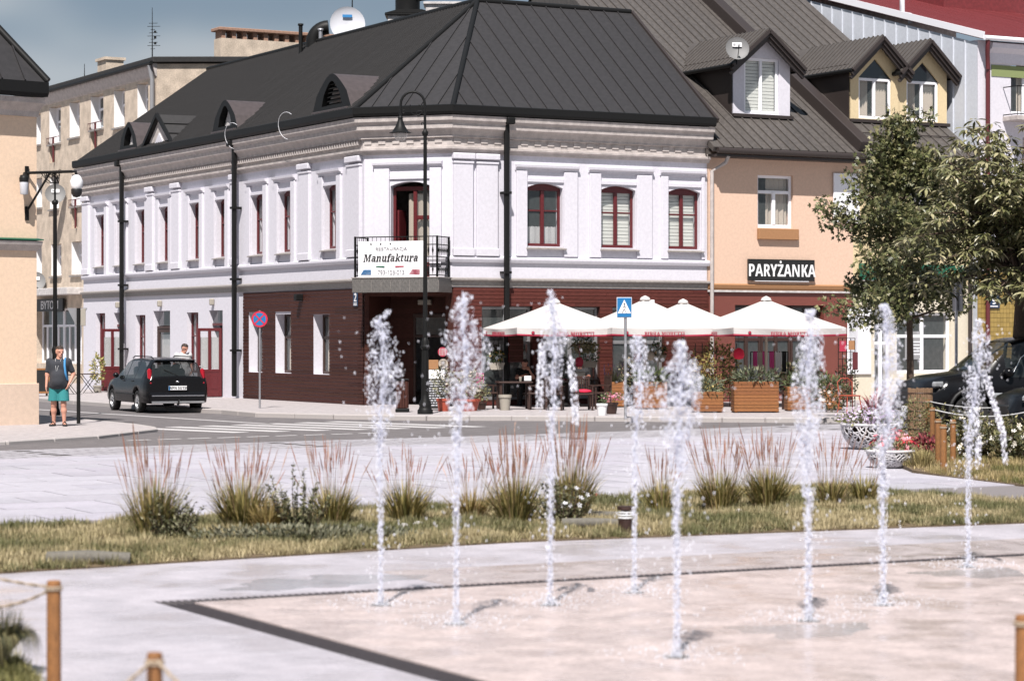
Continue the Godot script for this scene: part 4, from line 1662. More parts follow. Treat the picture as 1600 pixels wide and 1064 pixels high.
func window_mesh_pvc(w: float, h: float) -> Mesh:
	var g := Geo.new()
	g.span(0, 0.09, 0, h, -0.07, 0, 0.01)
	g.span(w - 0.09, w, 0, h, -0.07, 0, 0.01)
	g.span(0.09, w - 0.09, 0, 0.09, -0.07, -0.001, 0.01)
	g.span(0.09, w - 0.09, h - 0.09, h, -0.07, -0.001, 0.01)
	g.span(w * 0.5 - 0.05, w * 0.5 + 0.05, 0.09, h - 0.09, -0.068, 0.01, 0.01)
	return g.mesh()


func house_shell(b: Node3D, f: Transform3D, w: float, h: float, depth: float, m: Material) -> void:
	var g := Geo.new()
	g.quad_out(Vector3(0, 0, -0.42), Vector3(0, h, -0.42), Vector3(0, h, -depth), Vector3(0, 0, -depth), Vector3.LEFT)
	g.quad_out(Vector3(w, 0, -0.42), Vector3(w, h, -0.42), Vector3(w, h, -depth), Vector3(w, 0, -depth), Vector3.RIGHT)
	g.quad_out(Vector3(0, 0, -depth), Vector3(w, 0, -depth), Vector3(w, h, -depth), Vector3(0, h, -depth), Vector3.FORWARD)
	part(b, "rear_wall", g, m, f)
	g = Geo.new()
	g.span(0.02, w - 0.02, 3.5, 3.7, -depth + 0.02, -0.45)
	part(b, "upper_floor", g, M.room_plaster, f)


func sub_face(f: Face, x: float) -> Face:
	var r := Face.new(f.o + f.u * x, 0.0)
	r.u = f.u
	r.n = f.n
	return r


func build_shop_houses() -> void:
	# ---- orange house
	var xa := FR.x(1107.5)
	var xm := FR.x(1338)
	var xb := FR.x(1527)
	var f := sub_face(FR, xa)
	var base := f.o
	var w := xm - xa
	var b := thing("orange_house", "orange plastered house with brown seamed roof, one dormer and red granite shop front", "building", base)
	var fr := f.frame(base)
	var wr := f.rect(1187.5, 1243.5, 271.5, 355)
	var shop := [f.x(1152), f.x(1292), 0.3, 3.05, 0.0]
	var g := Geo.new()
	wall(g, w, 3.55, 7.72, [[wr.position.x, wr.end.x, wr.position.y, wr.end.y, 0.0]])
	part(b, "wall", g, M.orange_plaster, fr)
	g = Geo.new()
	wall(g, w, 0.0, 3.55, [shop])
	part(b, "granite_front", g, M.red_granite, fr)
	house_shell(b, fr, w, 7.7, 9.0, M.old_white)
	window(b, fr, wr, 0.1, "pvc_cross", 0.0, "curtain")
	g = Geo.new()
	g.span(wr.position.x - 0.03, wr.end.x + 0.14, wr.position.y - 0.36, wr.position.y - 0.02, 0.0, 0.13, 0.015)
	part(b, "window_sill", g, M.brown_render, fr)
	g = Geo.new()
	g.moulding([[0, 3.50], [0.05, 3.50], [0.08, 3.56], [0.10, 3.66], [0, 3.70]], 0, w)
	part(b, "floor_ledge", g, M.brown_render, fr)
	g = Geo.new()
	g.moulding([[0, 3.44], [0.07, 3.44], [0.07, 3.50], [0, 3.50]], 0, w)
	part(b, "trim_strip", g, M.old_white, fr)
	var sw: float = shop[1] - shop[0]
	for i in 3:
		window(b, fr, Rect2(shop[0] + i * sw / 3.0, shop[2], sw / 3.0 - 0.02, shop[3] - shop[2]), 0.2, "brown_frame", 0.0, "")
	g = Geo.new()
	g.box(Vector3(0, 0, 0.04), Vector3(f.x(1274) - f.x(1169.5), 0.66, 0.08), 0.01)
	var sg := single("shop_sign", g, M.black_paint, "black shop sign with white capital letters on orange house", "sign", f.p((f.x(1274) + f.x(1169.5)) / 2, 4.13, 0.05), deg_to_rad(28.5))
	part(sg, "lettering", words("PARYŻANKA", 0.37, "Droid Sans", true, 0.0, 0.86), M.white_paint, Transform3D(Basis.IDENTITY, Vector3(0, -0.02, 0.085)))
	g = Geo.new()
	g.span(-1.0, 1.0, -0.352, -0.334, -0.02, 0.1)
	part(sg, "sign_edge", g, M.pvc)
	# downpipe at the seam with the white building
	g = Geo.new()
	var pxp := 0.10
	g.tube([Vector3(pxp + 0.35, 7.55, 0.5), Vector3(pxp + 0.32, 7.35, 0.4), Vector3(pxp, 7.1, 0.13), Vector3(pxp, 0.3, 0.13)], 0.06, 8)
	part(b, "downpipe", g, M.cornice_paint, fr)
	# roof
	var ye := 7.80
	var sl := 0.65
	var run := 10.0
	var pts := [f.p(-0.1, ye, 0.55), f.p(w, ye, 0.55), f.p(w, ye + sl * (run + 0.55), -run), f.p(-0.1, ye + sl * (run + 0.55), -run)]
	roof_face(b, base, pts, f.u, 0.37, M.brown_roof, "roof_panel", true, 0.05)
	g = Geo.new()
	g.quad_out(Vector3(-0.1, ye + sl * (run + 0.55) - 0.05, -run), Vector3(w, ye + sl * (run + 0.55) - 0.05, -run), Vector3(w, 6, -run - 9), Vector3(-0.1, 6, -run - 9), Vector3(0, 1, -1))
	for x in [-0.1, w]:
		g.tri(Vector3(x, ye - 0.2, 0.4), Vector3(x, ye - 0.2, -run - 6), Vector3(x, ye + sl * (run + 0.5) - 0.1, -run))
	part(b, "rear_roof", g, M.brown_roof, fr)
	g = Geo.new()
	g.tube([Vector3(0.0, ye - 0.1, 0.6), Vector3(w, ye - 0.1, 0.6)], 0.09, 8)
	part(b, "gutter", g, M.brown_trim, fr)
	g = Geo.new()
	g.span(0, w, ye - 0.28, ye - 0.2, 0.0, 0.5)
	part(b, "eave_board", g, M.brown_trim, fr)
	gabled_dormer(b, base, f, 1194, 1.2, 2.15, 2.75, 1.85, 2.75, ye + sl * 1.75, sl, M.white_plaster, false)
	g = Geo.new()
	g.lathe([[0.0, 0.0], [0.16, 0.015], [0.30, 0.055], [0.37, 0.10]], 20)
	var sd := single("satellite_dish", g, M.dish_grey, "grey satellite dish on the gable of the orange house dormer", "satellite dish", f.p(f.x(1177) - 0.15, ye + sl * 1.75 + 2.0, -0.55))
	sd.rotation = Vector3(PI / 2 - 0.25, 0.1, 0)
	dish_parts(sd, 0.37)
	# white board between the two houses
	g = Geo.new()
	g.box(Vector3(0, 0, 0.03), Vector3(1.0, 1.55, 0.06), 0.01)
	single("blank_board", g, M.pvc, "plain white board fixed high between orange and yellow houses", "board", f.p(f.x(1326), 6.42, 0.02), deg_to_rad(28.5))

	# ---- yellow house
	f = sub_face(FR, xm)
	base = f.o
	w = xb - xm
	b = thing("yellow_house", "yellow house with twin gabled dormers and white glazed office doors", "building", base)
	fr = f.frame(base)
	var up1 := f.rect(1428, 1470, 276, 352)
	var d1 := [f.x(1372), f.x(1398), 0.15, 2.95, 0.0]
	var d2 := [f.x(1407), f.x(1493), 0.9, 2.85, 0.0]
	g = Geo.new()
	wall(g, w, 3.75, 7.72, [[up1.position.x, up1.end.x, up1.position.y, up1.end.y, 0.0]])
	part(b, "wall", g, M.yellow_plaster, fr)
	g = Geo.new()
	wall(g, w, 0.0, 3.75, [d1, d2])
	part(b, "ground_floor_wall", g, M.cream_plaster, fr)
	house_shell(b, fr, w, 7.7, 9.0, M.old_white)
	window(b, fr, up1, 0.1, "pvc_cross", 0.0, "curtain")
	window(b, fr, Rect2(d2[0], d2[2], d2[1] - d2[0], d2[3] - d2[2]), 0.12, "pvc_bars", 0.0, "")
	window(b, fr, Rect2(d1[0], d1[2], d1[1] - d1[0], d1[3] - d1[2]), 0.12, "pvc_bars", 0.0, "")
	g = Geo.new()
	g.span(f.x(1424), f.x(1452), 1.35, 2.25, -0.14, -0.13)
	var nt := part(b, "window_notice", g, M.print_grey, fr)
	for k in 5:
		g = Geo.new()
		g.span(f.x(1427), f.x(1449) - 0.05 * (k % 2), 1.5 + k * 0.1, 1.53 + k * 0.1, -0.132, -0.127)
		part(nt, "notice_line", g, M.pvc)
	for q in [[1309, 1326, 1.3, 3.0], [1328, 1347, 0.9, 3.0]]:
		g = Geo.new()
		g.span(f.x(q[0]) + (0.5 if q[0] < 1320 else 0.0), f.x(q[1]) + 0.45, q[2], q[3], 0.02, 0.06, 0.01)
		part(b, "white_panel", g, M.pvc, fr)
	g = Geo.new()
	g.box(Vector3(0, 0, 0.05), Vector3(f.x(1512) - f.x(1346), 0.52, 0.1), 0.01)
	sg = single("office_sign", g, M.sign_green, "long dark green office sign half hidden by small maple crown", "sign", f.p((f.x(1512) + f.x(1346)) / 2, 4.12, 0.02), deg_to_rad(28.5))
	g = Geo.new()
	g.span(-2.0, 2.0, -0.275, -0.262, 0, 0.11)
	part(sg, "sign_edge", g, M.pvc)
	g = Geo.new()
	g.tube([Vector3(w - 0.2, 7.5, 0.5), Vector3(w - 0.2, 7.1, 0.12), Vector3(w - 0.2, 0.2, 0.12)], 0.07, 8)
	part(b, "downpipe", g, M.brown_trim, fr)
	pts = [f.p(0, ye, 0.55), f.p(w - 0.1, ye, 0.55), f.p(w - 0.1, ye + sl * (run + 0.55), -run), f.p(0, ye + sl * (run + 0.55), -run)]
	roof_face(b, base, pts, f.u, 0.40, M.brown_roof, "roof_panel", true, 0.05)
	g = Geo.new()
	g.quad_out(Vector3(0, ye + sl * (run + 0.55) - 0.05, -run), Vector3(w, ye + sl * (run + 0.55) - 0.05, -run), Vector3(w, 6, -run - 9), Vector3(0, 6, -run - 9), Vector3(0, 1, -1))
	part(b, "rear_roof", g, M.brown_roof, fr)
	g = Geo.new()
	g.tube([Vector3(0.0, ye - 0.1, 0.6), Vector3(w, ye - 0.1, 0.6)], 0.09, 8)
	part(b, "gutter", g, M.brown_trim, fr)
	g = Geo.new()
	g.span(0, w, ye - 0.28, ye - 0.2, 0.0, 0.5)
	part(b, "eave_board", g, M.brown_trim, fr)
	g = Geo.new()   # parapet of the party wall between the two roofs
	g.xf = Transform3D(Basis(Vector3.RIGHT, atan(sl)), Vector3(0.05, ye + 0.08, 0.5))
	g.box(Vector3(0, 0.12, -6.2), Vector3(0.42, 0.42, 12.4), 0.02)
	part(b, "party_wall_cap", g, M.brown_trim, fr)
	for k in 2:
		g = Geo.new()
		g.bar(Vector3(0.4, ye + 0.62 + 0.14 * k, -0.5 - 0.02), Vector3(w - 0.3, ye + 0.62 + 0.14 * k, -0.52), 0.03, 0.03)
		part(b, "snow_guard", g, M.brown_trim, fr)
	gabled_dormer(b, base, f, 1373, 1.25, 1.98, 2.4, 1.86, 2.78, ye + sl * 1.8, sl, M.yellow_plaster, true)
	gabled_dormer(b, base, f, 1448, 1.25, 1.98, 2.4, 1.86, 2.78, ye + sl * 1.8, sl, M.yellow_plaster, true)

	# ---- tall white house at the right edge
	f = sub_face(FR, FR.x(1535))
	base = f.o
	w = 8.0
	b = thing("white_house", "tall white house at right with red roof, maroon downpipe and panelled side wall", "building", base)
	fr = f.frame(base)
	var h := 11.7
	var wn := Rect2(f.x(1587), 9.35, 1.25, 2.0)
	g = Geo.new()
	wall(g, w, 4.2, h, [[wn.position.x, wn.end.x, wn.position.y, wn.end.y, 0.0]])
	part(b, "wall", g, M.white_plaster, fr)
	window(b, fr, wn, 0.1, "pvc_cross", 0.0, "curtain")
	g = Geo.new()
	wall(g, w, 0.0, 4.2, [[f.x(1592), f.x(1592) + 1.2, 0.1, 3.6, 0.0]])
	part(b, "tiled_wall", g, M.mustard_tile, fr)
	g = Geo.new()
	g.span(f.x(1592), f.x(1592) + 1.2, 0.1, 3.6, -0.2, -0.12)
	part(b, "door", g, M.maroon_paint, fr)
	g = Geo.new()
	for j in 24:
		for i in 14:
			var t := rand(0.8, 1.2)
			g.tint = Color(t, t, t)
			g.span(i * 0.13 + 0.006, i * 0.13 + 0.124, 0.3 + j * 0.15, 0.438 + j * 0.15, 0.004, 0.02)
	stuff(part(b, "wall_tiles", g, M.mustard_tile, fr))
	var deep := 11.0
	g = Geo.new()
	g.quad_out(Vector3(w, 0, 0), Vector3(w, h, 0), Vector3(w, h, -deep), Vector3(w, 0, -deep), Vector3.RIGHT)
	g.quad_out(Vector3(0, 0, -deep), Vector3(w, 0, -deep), Vector3(w, h + 2.8, -deep), Vector3(0, h + 2.8, -deep), Vector3.FORWARD)
	part(b, "rear_wall", g, M.old_white, fr)
	var rs := 0.27
	var n := 18
	for i in n:   # side wall of upright sheets
		g = Geo.new()
		var z0 := -deep * i / n
		var z1 := -deep * (i + 1) / n
		g.quad_out(Vector3(-0.02, 0, z0), Vector3(-0.02, h - rs * z0 - 0.1, z0), Vector3(-0.02, h - rs * z1 - 0.1, z1), Vector3(-0.02, 0, z1), Vector3.LEFT)
		g.span(-0.06, -0.015, 0, h - rs * z1 - 0.12, z1 - 0.02, z1 + 0.02)
		part(b, "side_panel", g, M.gable_panel, fr)
	pts = [f.p(-0.1, h + 0.12, 0.4), f.p(w, h + 0.12, 0.4), f.p(w, h + 0.12 + rs * (deep + 0.4), -deep), f.p(-0.1, h + 0.12 + rs * (deep + 0.4), -deep)]
	roof_face(b, base, pts, f.u, 0.22, M.red_roof, "roof_panel", true, 0.02)
	g = Geo.new()
	g.bar(Vector3(-0.1, h + 0.1, 0.42), Vector3(-0.1, h + 0.1 + rs * deep, 0.42 - deep), 0.05, 0.22)
	part(b, "verge_board", g, M.pvc, fr)
	g = Geo.new()
	g.tube([Vector3(-0.1, h + 0.02, 0.46), Vector3(w, h + 0.02, 0.46)], 0.08, 8)
	part(b, "gutter", g, M.pvc, fr)
	g = Geo.new()
	g.moulding([[0, h - 0.75], [0.05, h - 0.72], [0.08, h - 0.4], [0.3, h - 0.25], [0.32, h - 0.1], [0, h]], 0.35, w)
	part(b, "cornice", g, M.white_plaster, fr)
	g = Geo.new()
	g.span(f.x(1556), w, h - 1.15, h - 0.78, 0.002, 0.02)
	part(b, "green_frieze", g, M.green_plaster, fr)
	g = Geo.new()
	var dx := f.x(1547)
	g.tube([Vector3(dx - 0.25, h - 0.05, 0.42), Vector3(dx - 0.25, h - 0.5, 0.40), Vector3(dx, h - 0.95, 0.12), Vector3(dx, 0.2, 0.12)], 0.075, 8)
	part(b, "downpipe", g, M.maroon_metal, fr)
	g = Geo.new()
	g.span(wn.position.x - 0.35, wn.end.x + 0.6, wn.position.y - 0.25, wn.position.y - 0.1, 0, 0.75, 0.01)
	var bl := part(b, "balcony", g, M.cornice_paint, fr)
	for y in [0.0, 0.9]:
		g = Geo.new()
		g.bar(Vector3(wn.position.x - 0.33, wn.position.y - 0.05 + y, 0.72), Vector3(wn.end.x + 0.58, wn.position.y - 0.05 + y, 0.72), 0.03, 0.03)
		g.bar(Vector3(wn.position.x - 0.33, wn.position.y - 0.05 + y, 0.72), Vector3(wn.position.x - 0.33, wn.position.y - 0.05 + y, 0.02), 0.03, 0.03)
		part(bl, "rail", g, M.black_metal)
	for i in 16:
		g = Geo.new()
		var x := wn.position.x - 0.33 + i * 0.145
		g.tube([Vector3(x, wn.position.y - 0.1, 0.72), Vector3(x, wn.position.y + 0.85, 0.72)], 0.011, 5)
		part(bl, "baluster", g, M.black_metal)
	g = Geo.new()   # attic box and bent vent pipe on the red roof
	g.span(f.x(1520) + 5.0, w + 3.0, h + 2.0, h + 4.2, -9.5, -7.5)
	part(b, "attic_wall", g, M.red_roof, fr)
	g = Geo.new()
	g.tube([Vector3(f.x(1536), h + 1.9, -4.0), Vector3(f.x(1536), h + 1.35, -4.0), Vector3(f.x(1548), h + 1.3, -4.0), Vector3(f.x(1550), h + 1.0, -4.0)], 0.09, 8)
	part(b, "vent_pipe", g, M.pvc, fr)
	g = Geo.new()
	g.box(Vector3.ZERO, Vector3(0.48, 0.42, 0.02), 0.005)
	var hn := single("house_number_sign", g, M.sign_navy, "navy house number sign 9 on mustard tiled wall at right", "sign", f.p(f.x(1558.5), 3.22, 0.06), deg_to_rad(28.5))
	part(hn, "numeral", words("9", 0.25, "Droid Sans", true), M.white_paint, Transform3D(Basis.IDENTITY, Vector3(0, 0.03, 0.012)))
	g = Geo.new()
	g.span(-0.16, 0.16, -0.17, -0.135, 0.01, 0.013)
	part(hn, "street_name", g, M.white_paint)


func dish_parts(sd: Node3D, r: float) -> void:
	var g := Geo.new()
	g.tube([Vector3(0, 0.0, r * 0.95), Vector3(0, r * 0.55, r * 0.5), Vector3(0, r * 0.95, 0.0)], 0.012, 6)
	part(sd, "feed_arm", g, M.black_metal)
	g = Geo.new()
	g.tube([Vector3(0, r * 0.85, 0.02), Vector3(0, r * 1.15, -0.02)], 0.03, 8)
	part(sd, "receiver", g, M.white_paint)
	g = Geo.new()
	g.box(Vector3(0, 0.055, -r * 0.35), Vector3(r * 0.8, 0.012, r * 0.36))
	part(sd, "sticker", g, M.white_paint)
	g = Geo.new()
	g.box(Vector3(-r * 0.22, 0.062, -r * 0.35), Vector3(r * 0.22, 0.008, r * 0.22))
	part(sd, "printed_mark", g, M.print_grey)
	g = Geo.new()
	g.tube([Vector3(0, -0.01, 0), Vector3(0, -0.14, 0.02), Vector3(0, -0.16, r * 1.2)], 0.025, 6)
	part(sd, "bracket", g, M.black_metal)


# ---------------------------------------------------------------- block of flats up the side street

func build_far_block() -> void:
	var near := Vector3(-4.288, 0, -69.93) + LX * 26.0 - FL.n * 3.55
	var wl := 34.0
	var f := Face.new(near + LX * wl, deg_to_rad(-60.7))
	var b := thing("block_of_flats", "weathered cream four-storey block with deep windows behind the white restaurant", "building", near)
	var fr := f.frame(near)
	var h := 12.75
	var holes := []
	var wins := []
	var rails := []
	var depths := 0.36
	for q in [[44.5, 56.5, 175, 223, 0], [70, 88, 163, 221, 251], [102, 118, 155, 211, 0], [135.5, 155.5, 145, 198, 233], [172, 189, 136, 195, 0], [209, 226, 126, 187, 0],
			[47, 58.5, 276, 322, 0], [71, 85, 273, 324, 0], [105, 123, 269, 319, 355], [46, 58, 382, 430, 0], [73, 89, 380, 430, 0], [105, 121, 376, 428, 0]]:
		var r := f.rect(q[0], q[1], q[2], q[3])
		r.position.x = clampf(r.position.x, 0.1, wl - 1.6)
		holes.append([r.position.x, r.end.x, r.position.y, r.end.y, 0.0])
		wins.append(r)
		if q[4] > 0:
			var y0 := f.uv((q[0] + q[1]) / 2.0, q[4]).y
			var xd := lerpf(r.position.x, r.end.x, 0.5)
			holes.append([r.position.x, xd, y0, r.position.y, 0.0])
			rails.append([xd, r.end.x, y0, r.position.y])
	var shop := [f.x(50), f.x(121), 0.9, 3.3, 0.0]
	holes.append(shop)
	var g := Geo.new()
	wall(g, wl, 0.0, h, holes)
	part(b, "wall", g, M.old_cream, fr)
	for r in wins:
		window(b, fr, r, depths, "pvc_bars", 0.0, "curtains")
		g = Geo.new()
		g.span(r.position.x + 0.002, r.position.x + 0.016, r.position.y + 0.01, r.end.y - 0.01, -depths, -0.004)
		part(b, "window_reveal", g, M.white_paint, fr)
		g = Geo.new()
		g.span(r.position.x - 0.06, r.end.x + 0.08, r.position.y - 0.1, r.position.y - 0.03, -0.2, 0.1)
		part(b, "window_sill", g, M.tin_ledge, fr)
	for q in rails:
		g = Geo.new()
		for k in 6:
			var x := lerpf(q[0] - 0.9, q[0], k / 5.0)
			g.tube([Vector3(x, q[3] - 0.1, 0.08), Vector3(x, q[3] + 0.25, 0.08)], 0.008, 4)
		g.bar(Vector3(q[0] - 0.9, q[3] + 0.25, 0.08), Vector3(q[1], q[3] + 0.25, 0.08), 0.03, 0.03)
		g.bar(Vector3(q[0], q[2], 0.08), Vector3(q[0], q[3] + 0.25, 0.08), 0.07, 0.05)
		part(b, "window_railing", g, M.maroon_metal, fr)
	for r in [0, 1, 2, 3]:
		window(b, fr, Rect2(lerpf(shop[0], shop[1], r / 4.0), shop[2], (shop[1] - shop[0]) / 4.0 - 0.05, 2.4), 0.25, "pvc_cross", 0.0, "")
	g = Geo.new()
	g.span(f.x(47), f.x(124.5), 3.86, 4.16, 0.0, 0.75, 0.02)
	part(b, "shop_canopy", g, M.old_white, fr)
	g = Geo.new()
	g.box(Vector3(0, 0, 0.05), Vector3(f.x(98) - f.x(57), 0.55, 0.1), 0.01)
	var sg := single("shop_sign", g, M.black_paint, "dark shop sign with white letters seen past left street lamp", "sign", f.p((f.x(98) + f.x(57)) / 2, 3.45, 0.1), deg_to_rad(-60.7))
	part(sg, "lettering", words("BYTOM", 0.36, "Droid Sans", false, 0.0, 1.5), M.white_paint, Transform3D(Basis.IDENTITY, Vector3(0, 0, 0.105)))
	# gable towards the restaurant, side and back
	var deep := 13.0
	g = Geo.new()
	g.prism(PackedVector2Array([Vector2(0.0, 0), Vector2(deep, 0), Vector2(deep, h + 0.75), Vector2(0, h)]), -0.4, 0.0)
	part(b, "gable_wall", g, M.old_cream, Transform3D(Basis(-FL.n, Vector3.UP, FL.u), Vector3.ZERO))
	g = Geo.new()
	g.quad_out(Vector3(0, 0, -0.41), Vector3(0, h, -0.41), Vector3(0, h + 0.7, -deep), Vector3(0, 0, -deep), Vector3.LEFT)
	g.quad_out(Vector3(0, 0, -deep), Vector3(wl, 0, -deep), Vector3(wl, h + 0.7, -deep), Vector3(0, h + 0.7, -deep), Vector3.FORWARD)
	part(b, "rear_wall", g, M.old_cream, fr)
	g = Geo.new()
	g.span(0.1, wl - 0.45, 3.4, 3.6, -deep + 0.1, -0.42)
	g.span(0.1, wl - 0.45, 6.4, 6.6, -deep + 0.1, -0.42)
	g.span(0.1, wl - 0.45, 9.4, 9.6, -deep + 0.1, -0.42)
	part(b, "upper_floor", g, M.room_plaster, fr)
	g = Geo.new()
	g.xf = Transform3D(Basis(Vector3.RIGHT, atan(0.75 / deep)), Vector3(wl / 2, h + 0.06, 0))
	g.box(Vector3(0, 0.1, -deep / 2 + 0.05), Vector3(wl + 0.3, 0.22, deep + 0.3), 0.02)
	var rf := part(b, "roof", g, M.black_tile, fr)
	g = Geo.new()
	g.moulding([[0, h - 0.5], [0.05, h - 0.45], [0.17, h - 0.1], [0.18, h + 0.02], [0, h + 0.02]], 0, wl + 0.02)
	part(b, "eave_soffit", g, M.cornice_paint, fr)
	g = Geo.new()
	g.tube([Vector3(0, h + 0.02, 0.26), Vector3(wl + 0.1, h + 0.02, 0.26)], 0.08, 8)
	part(b, "gutter", g, M.black_metal, fr)
	g = Geo.new()
	g.tube([Vector3(wl - 0.12, h - 0.05, 0.26), Vector3(wl - 0.12, h - 0.6, 0.14), Vector3(wl - 0.12, 0.2, 0.14)], 0.09, 8)
	part(b, "downpipe", g, M.grey_metal, fr)
	# long brick parapet with vents and two small chimneys
	var pf := Transform3D(Basis(-FL.n, Vector3.UP, FL.u), Vector3.ZERO)
	g = Geo.new()
	g.span(2.9, 9.6, h + 0.4, h + 1.25, -1.2, -0.5)
	var ch := part(rf, "chimney", g, M.old_cream, fr.affine_inverse() * pf)
	g = Geo.new()
	g.span(2.8, 9.7, h + 1.55, h + 1.68, -1.3, -0.4, 0.02)
	part(ch, "chimney_cap", g, M.old_brick)
	for k in 15:
		g = Geo.new()
		g.span(2.95 + k * 0.46, 3.12 + k * 0.46, h + 1.25, h + 1.55, -1.18, -0.52)
		part(ch, "vent_pier", g, M.old_brick)
	for q in [[61, 1.35], [115, 0.55]]:
		g = Geo.new()
		var x := f.x(q[0]) + 2.5
		g.span(x - 0.55, x + 0.55, h, h + q[1], -2.6, -1.8)
		g.span(x - 0.62, x + 0.62, h + q[1], h + q[1] + 0.12, -2.68, -1.72)
		part(rf, "chimney", g, M.old_cream)
	# roof aerials and a dish on the wall
	aerial(f.p(f.x(128) + 1.2, h + 0.2, -2.5), 3.0, true, "tall roof aerial with cross rods above the cream block")
	aerial(f.p(f.x(46) + 1.0, h + 0.2, -2.0), 1.3, false, "short thin roof aerial beside cream chimney at left")
	for q in [[95.5, 302.5, 12, "grey satellite dish on cream block behind the camera globe"], [64, 440, 12, "grey satellite dish low on cream block above the shop canopy"]]:
		g = Geo.new()
		g.lathe([[0.0, 0.0], [0.2, 0.02], [0.36, 0.07], [0.44, 0.12]], 20)
		var p := f.uv(q[0], q[1])
		var sd := single("satellite_dish", g, M.dish_grey, q[3], "satellite dish", f.p(p.x, p.y, 0.45))
		sd.rotation = Vector3(PI / 2 - 0.3, 0.15, 0)
		dish_parts(sd, 0.42)
	g = Geo.new()   # shutter flap casting its long shadow
	g.span(-0.04, 0.04, -0.5, 0.5, 0, 0.5)
	# things on the roofs behind the restaurant
	g = Geo.new()
	g.lathe([[0.0, 0.0], [0.3, 0.03], [0.52, 0.10], [0.62, 0.17]], 24)
	var big := single("satellite_dish", g, M.dish_white, "large white satellite dish above the restaurant roof ridge", "satellite dish", at(540, 35, 84.5))
	big.rotation = Vector3(PI / 2 - 0.15, 0.15, 0)
	g = Geo.new()
	g.box(Vector3(0, 0.10, -0.30), Vector3(0.34, 0.012, 0.10))
	part(big, "sticker", g, M.sign_blue)
	g = Geo.new()
	g.tube([Vector3(0, 0.04, 0.3), Vector3(0, 0.4, 0.35)], 0.02, 6)
	part(big, "feed_arm", g, M.black_metal)
	g = Geo.new()
	g.tube([Vector3(0, -0.02, 0), Vector3(0, -0.2, 0), Vector3(0, -0.2, 2.6)], 0.04, 8)
	part(big, "mast", g, M.black_metal)
	aerial(at(548, 30, 85.0), 1.3, false, "thin aerial rod behind large white satellite dish")
	var v := thing("roof_ventilator", "curved black ventilation cowl left of large white dish", "ventilator", at(497, 90, 85.0))
	g = Geo.new()
	var arc := []
	for k in 9:
		var t := PI * 0.5 * k / 8.0
		arc.append(Vector3(-0.25 + 0.55 * (1.0 - cos(t)), 0.0 + 0.6 + 0.55 * sin(t), 0))
	g.tube([Vector3(-0.25, -0.6, 0), Vector3(-0.25, 0.6, 0)] + arc.slice(1), 0.25, 14)
	part(v, "cowl", g, M.black_metal)
	for q in [[-0.65, 1.15, M.black_metal], [0.05, 0.98, M.galvanised]]:
		g = Geo.new()
		g.tube([Vector3(q[0], -0.6, 0.35), Vector3(q[0], q[1], 0.35)], 0.07, 8)
		g.lathe([[0.07, q[1]], [0.1, q[1] + 0.02], [0.1, q[1] + 0.08], [0, q[1] + 0.1]], 10, Vector3(q[0], 0, 0.35))
		part(v, "flue_pipe", g, q[2])
	v = thing("roof_chimney", "white chimney with dark tin cap and round cowl behind the ridge", "chimney", at(640, 60, 82.0))
	g = Geo.new()
	g.span(-0.75, 0.75, -1.5, 0.8, -0.5, 0.5, 0.01)
	part(v, "stack", g, M.old_white)
	g = Geo.new()
	g.span(-0.85, 0.85, 0.8, 0.88, -0.6, 0.6, 0.02)
	g.prism(PackedVector2Array([Vector2(-0.85, 0.88), Vector2(0.85, 0.88), Vector2(0.4, 1.0), Vector2(-0.4, 1.0)]), -0.6, 0.6)
	part(v, "tin_cap", g, M.black_metal)
	g = Geo.new()
	g.lathe([[0.42, 1.0], [0.42, 1.45], [0.5, 1.5], [0.5, 1.6], [0.3, 1.8], [0, 1.85]], 14, Vector3(-0.1, 0, 0))
	g.tube([Vector3(0.2, 1.45, 0), Vector3(0.6, 1.5, 0), Vector3(0.7, 1.8, 0)], 0.12, 8)
	part(v, "cowl", g, M.black_metal)
	g = Geo.new()
	g.span(-1.0, 1.2, -2.0, 0.35, -0.5, 0.5, 0.01)
	g.span(-1.08, 1.28, 0.35, 0.43, -0.58, 0.58, 0.01)
	single("roof_chimney", g, M.old_white, "broad pale chimney block just left of the roof apex", "chimney", at(712, 22, 80.5))


func aerial(where: Vector3, h: float, rods: bool, label: String) -> void:
	var o := thing("roof_aerial", label, "aerial", where)
	var g := Geo.new()
	g.tube([Vector3.ZERO, Vector3(0, h, 0)], [0.035, 0.012], 6)
	part(o, "mast", g, M.black_metal)
	if rods:
		for k in 9:
			g = Geo.new()
			var y := h * (0.42 + 0.045 * k)
			var w := 0.12 + 0.11 * ((k * 5) % 3)
			g.tube([Vector3(-w * 0.6, y, 0), Vector3(w, y, 0.05)], 0.012, 5)
			part(o, "cross_rod", g, M.black_metal)
		for k in 3:
			g = Geo.new()
			g.box(Vector3(0.12, h * (0.5 + 0.08 * k), 0), Vector3(0.1, 0.1, 0.06), 0.01)
			part(o, "dipole_box", g, M.black_metal)


# ---------------------------------------------------------------- orange corner house at the left edge

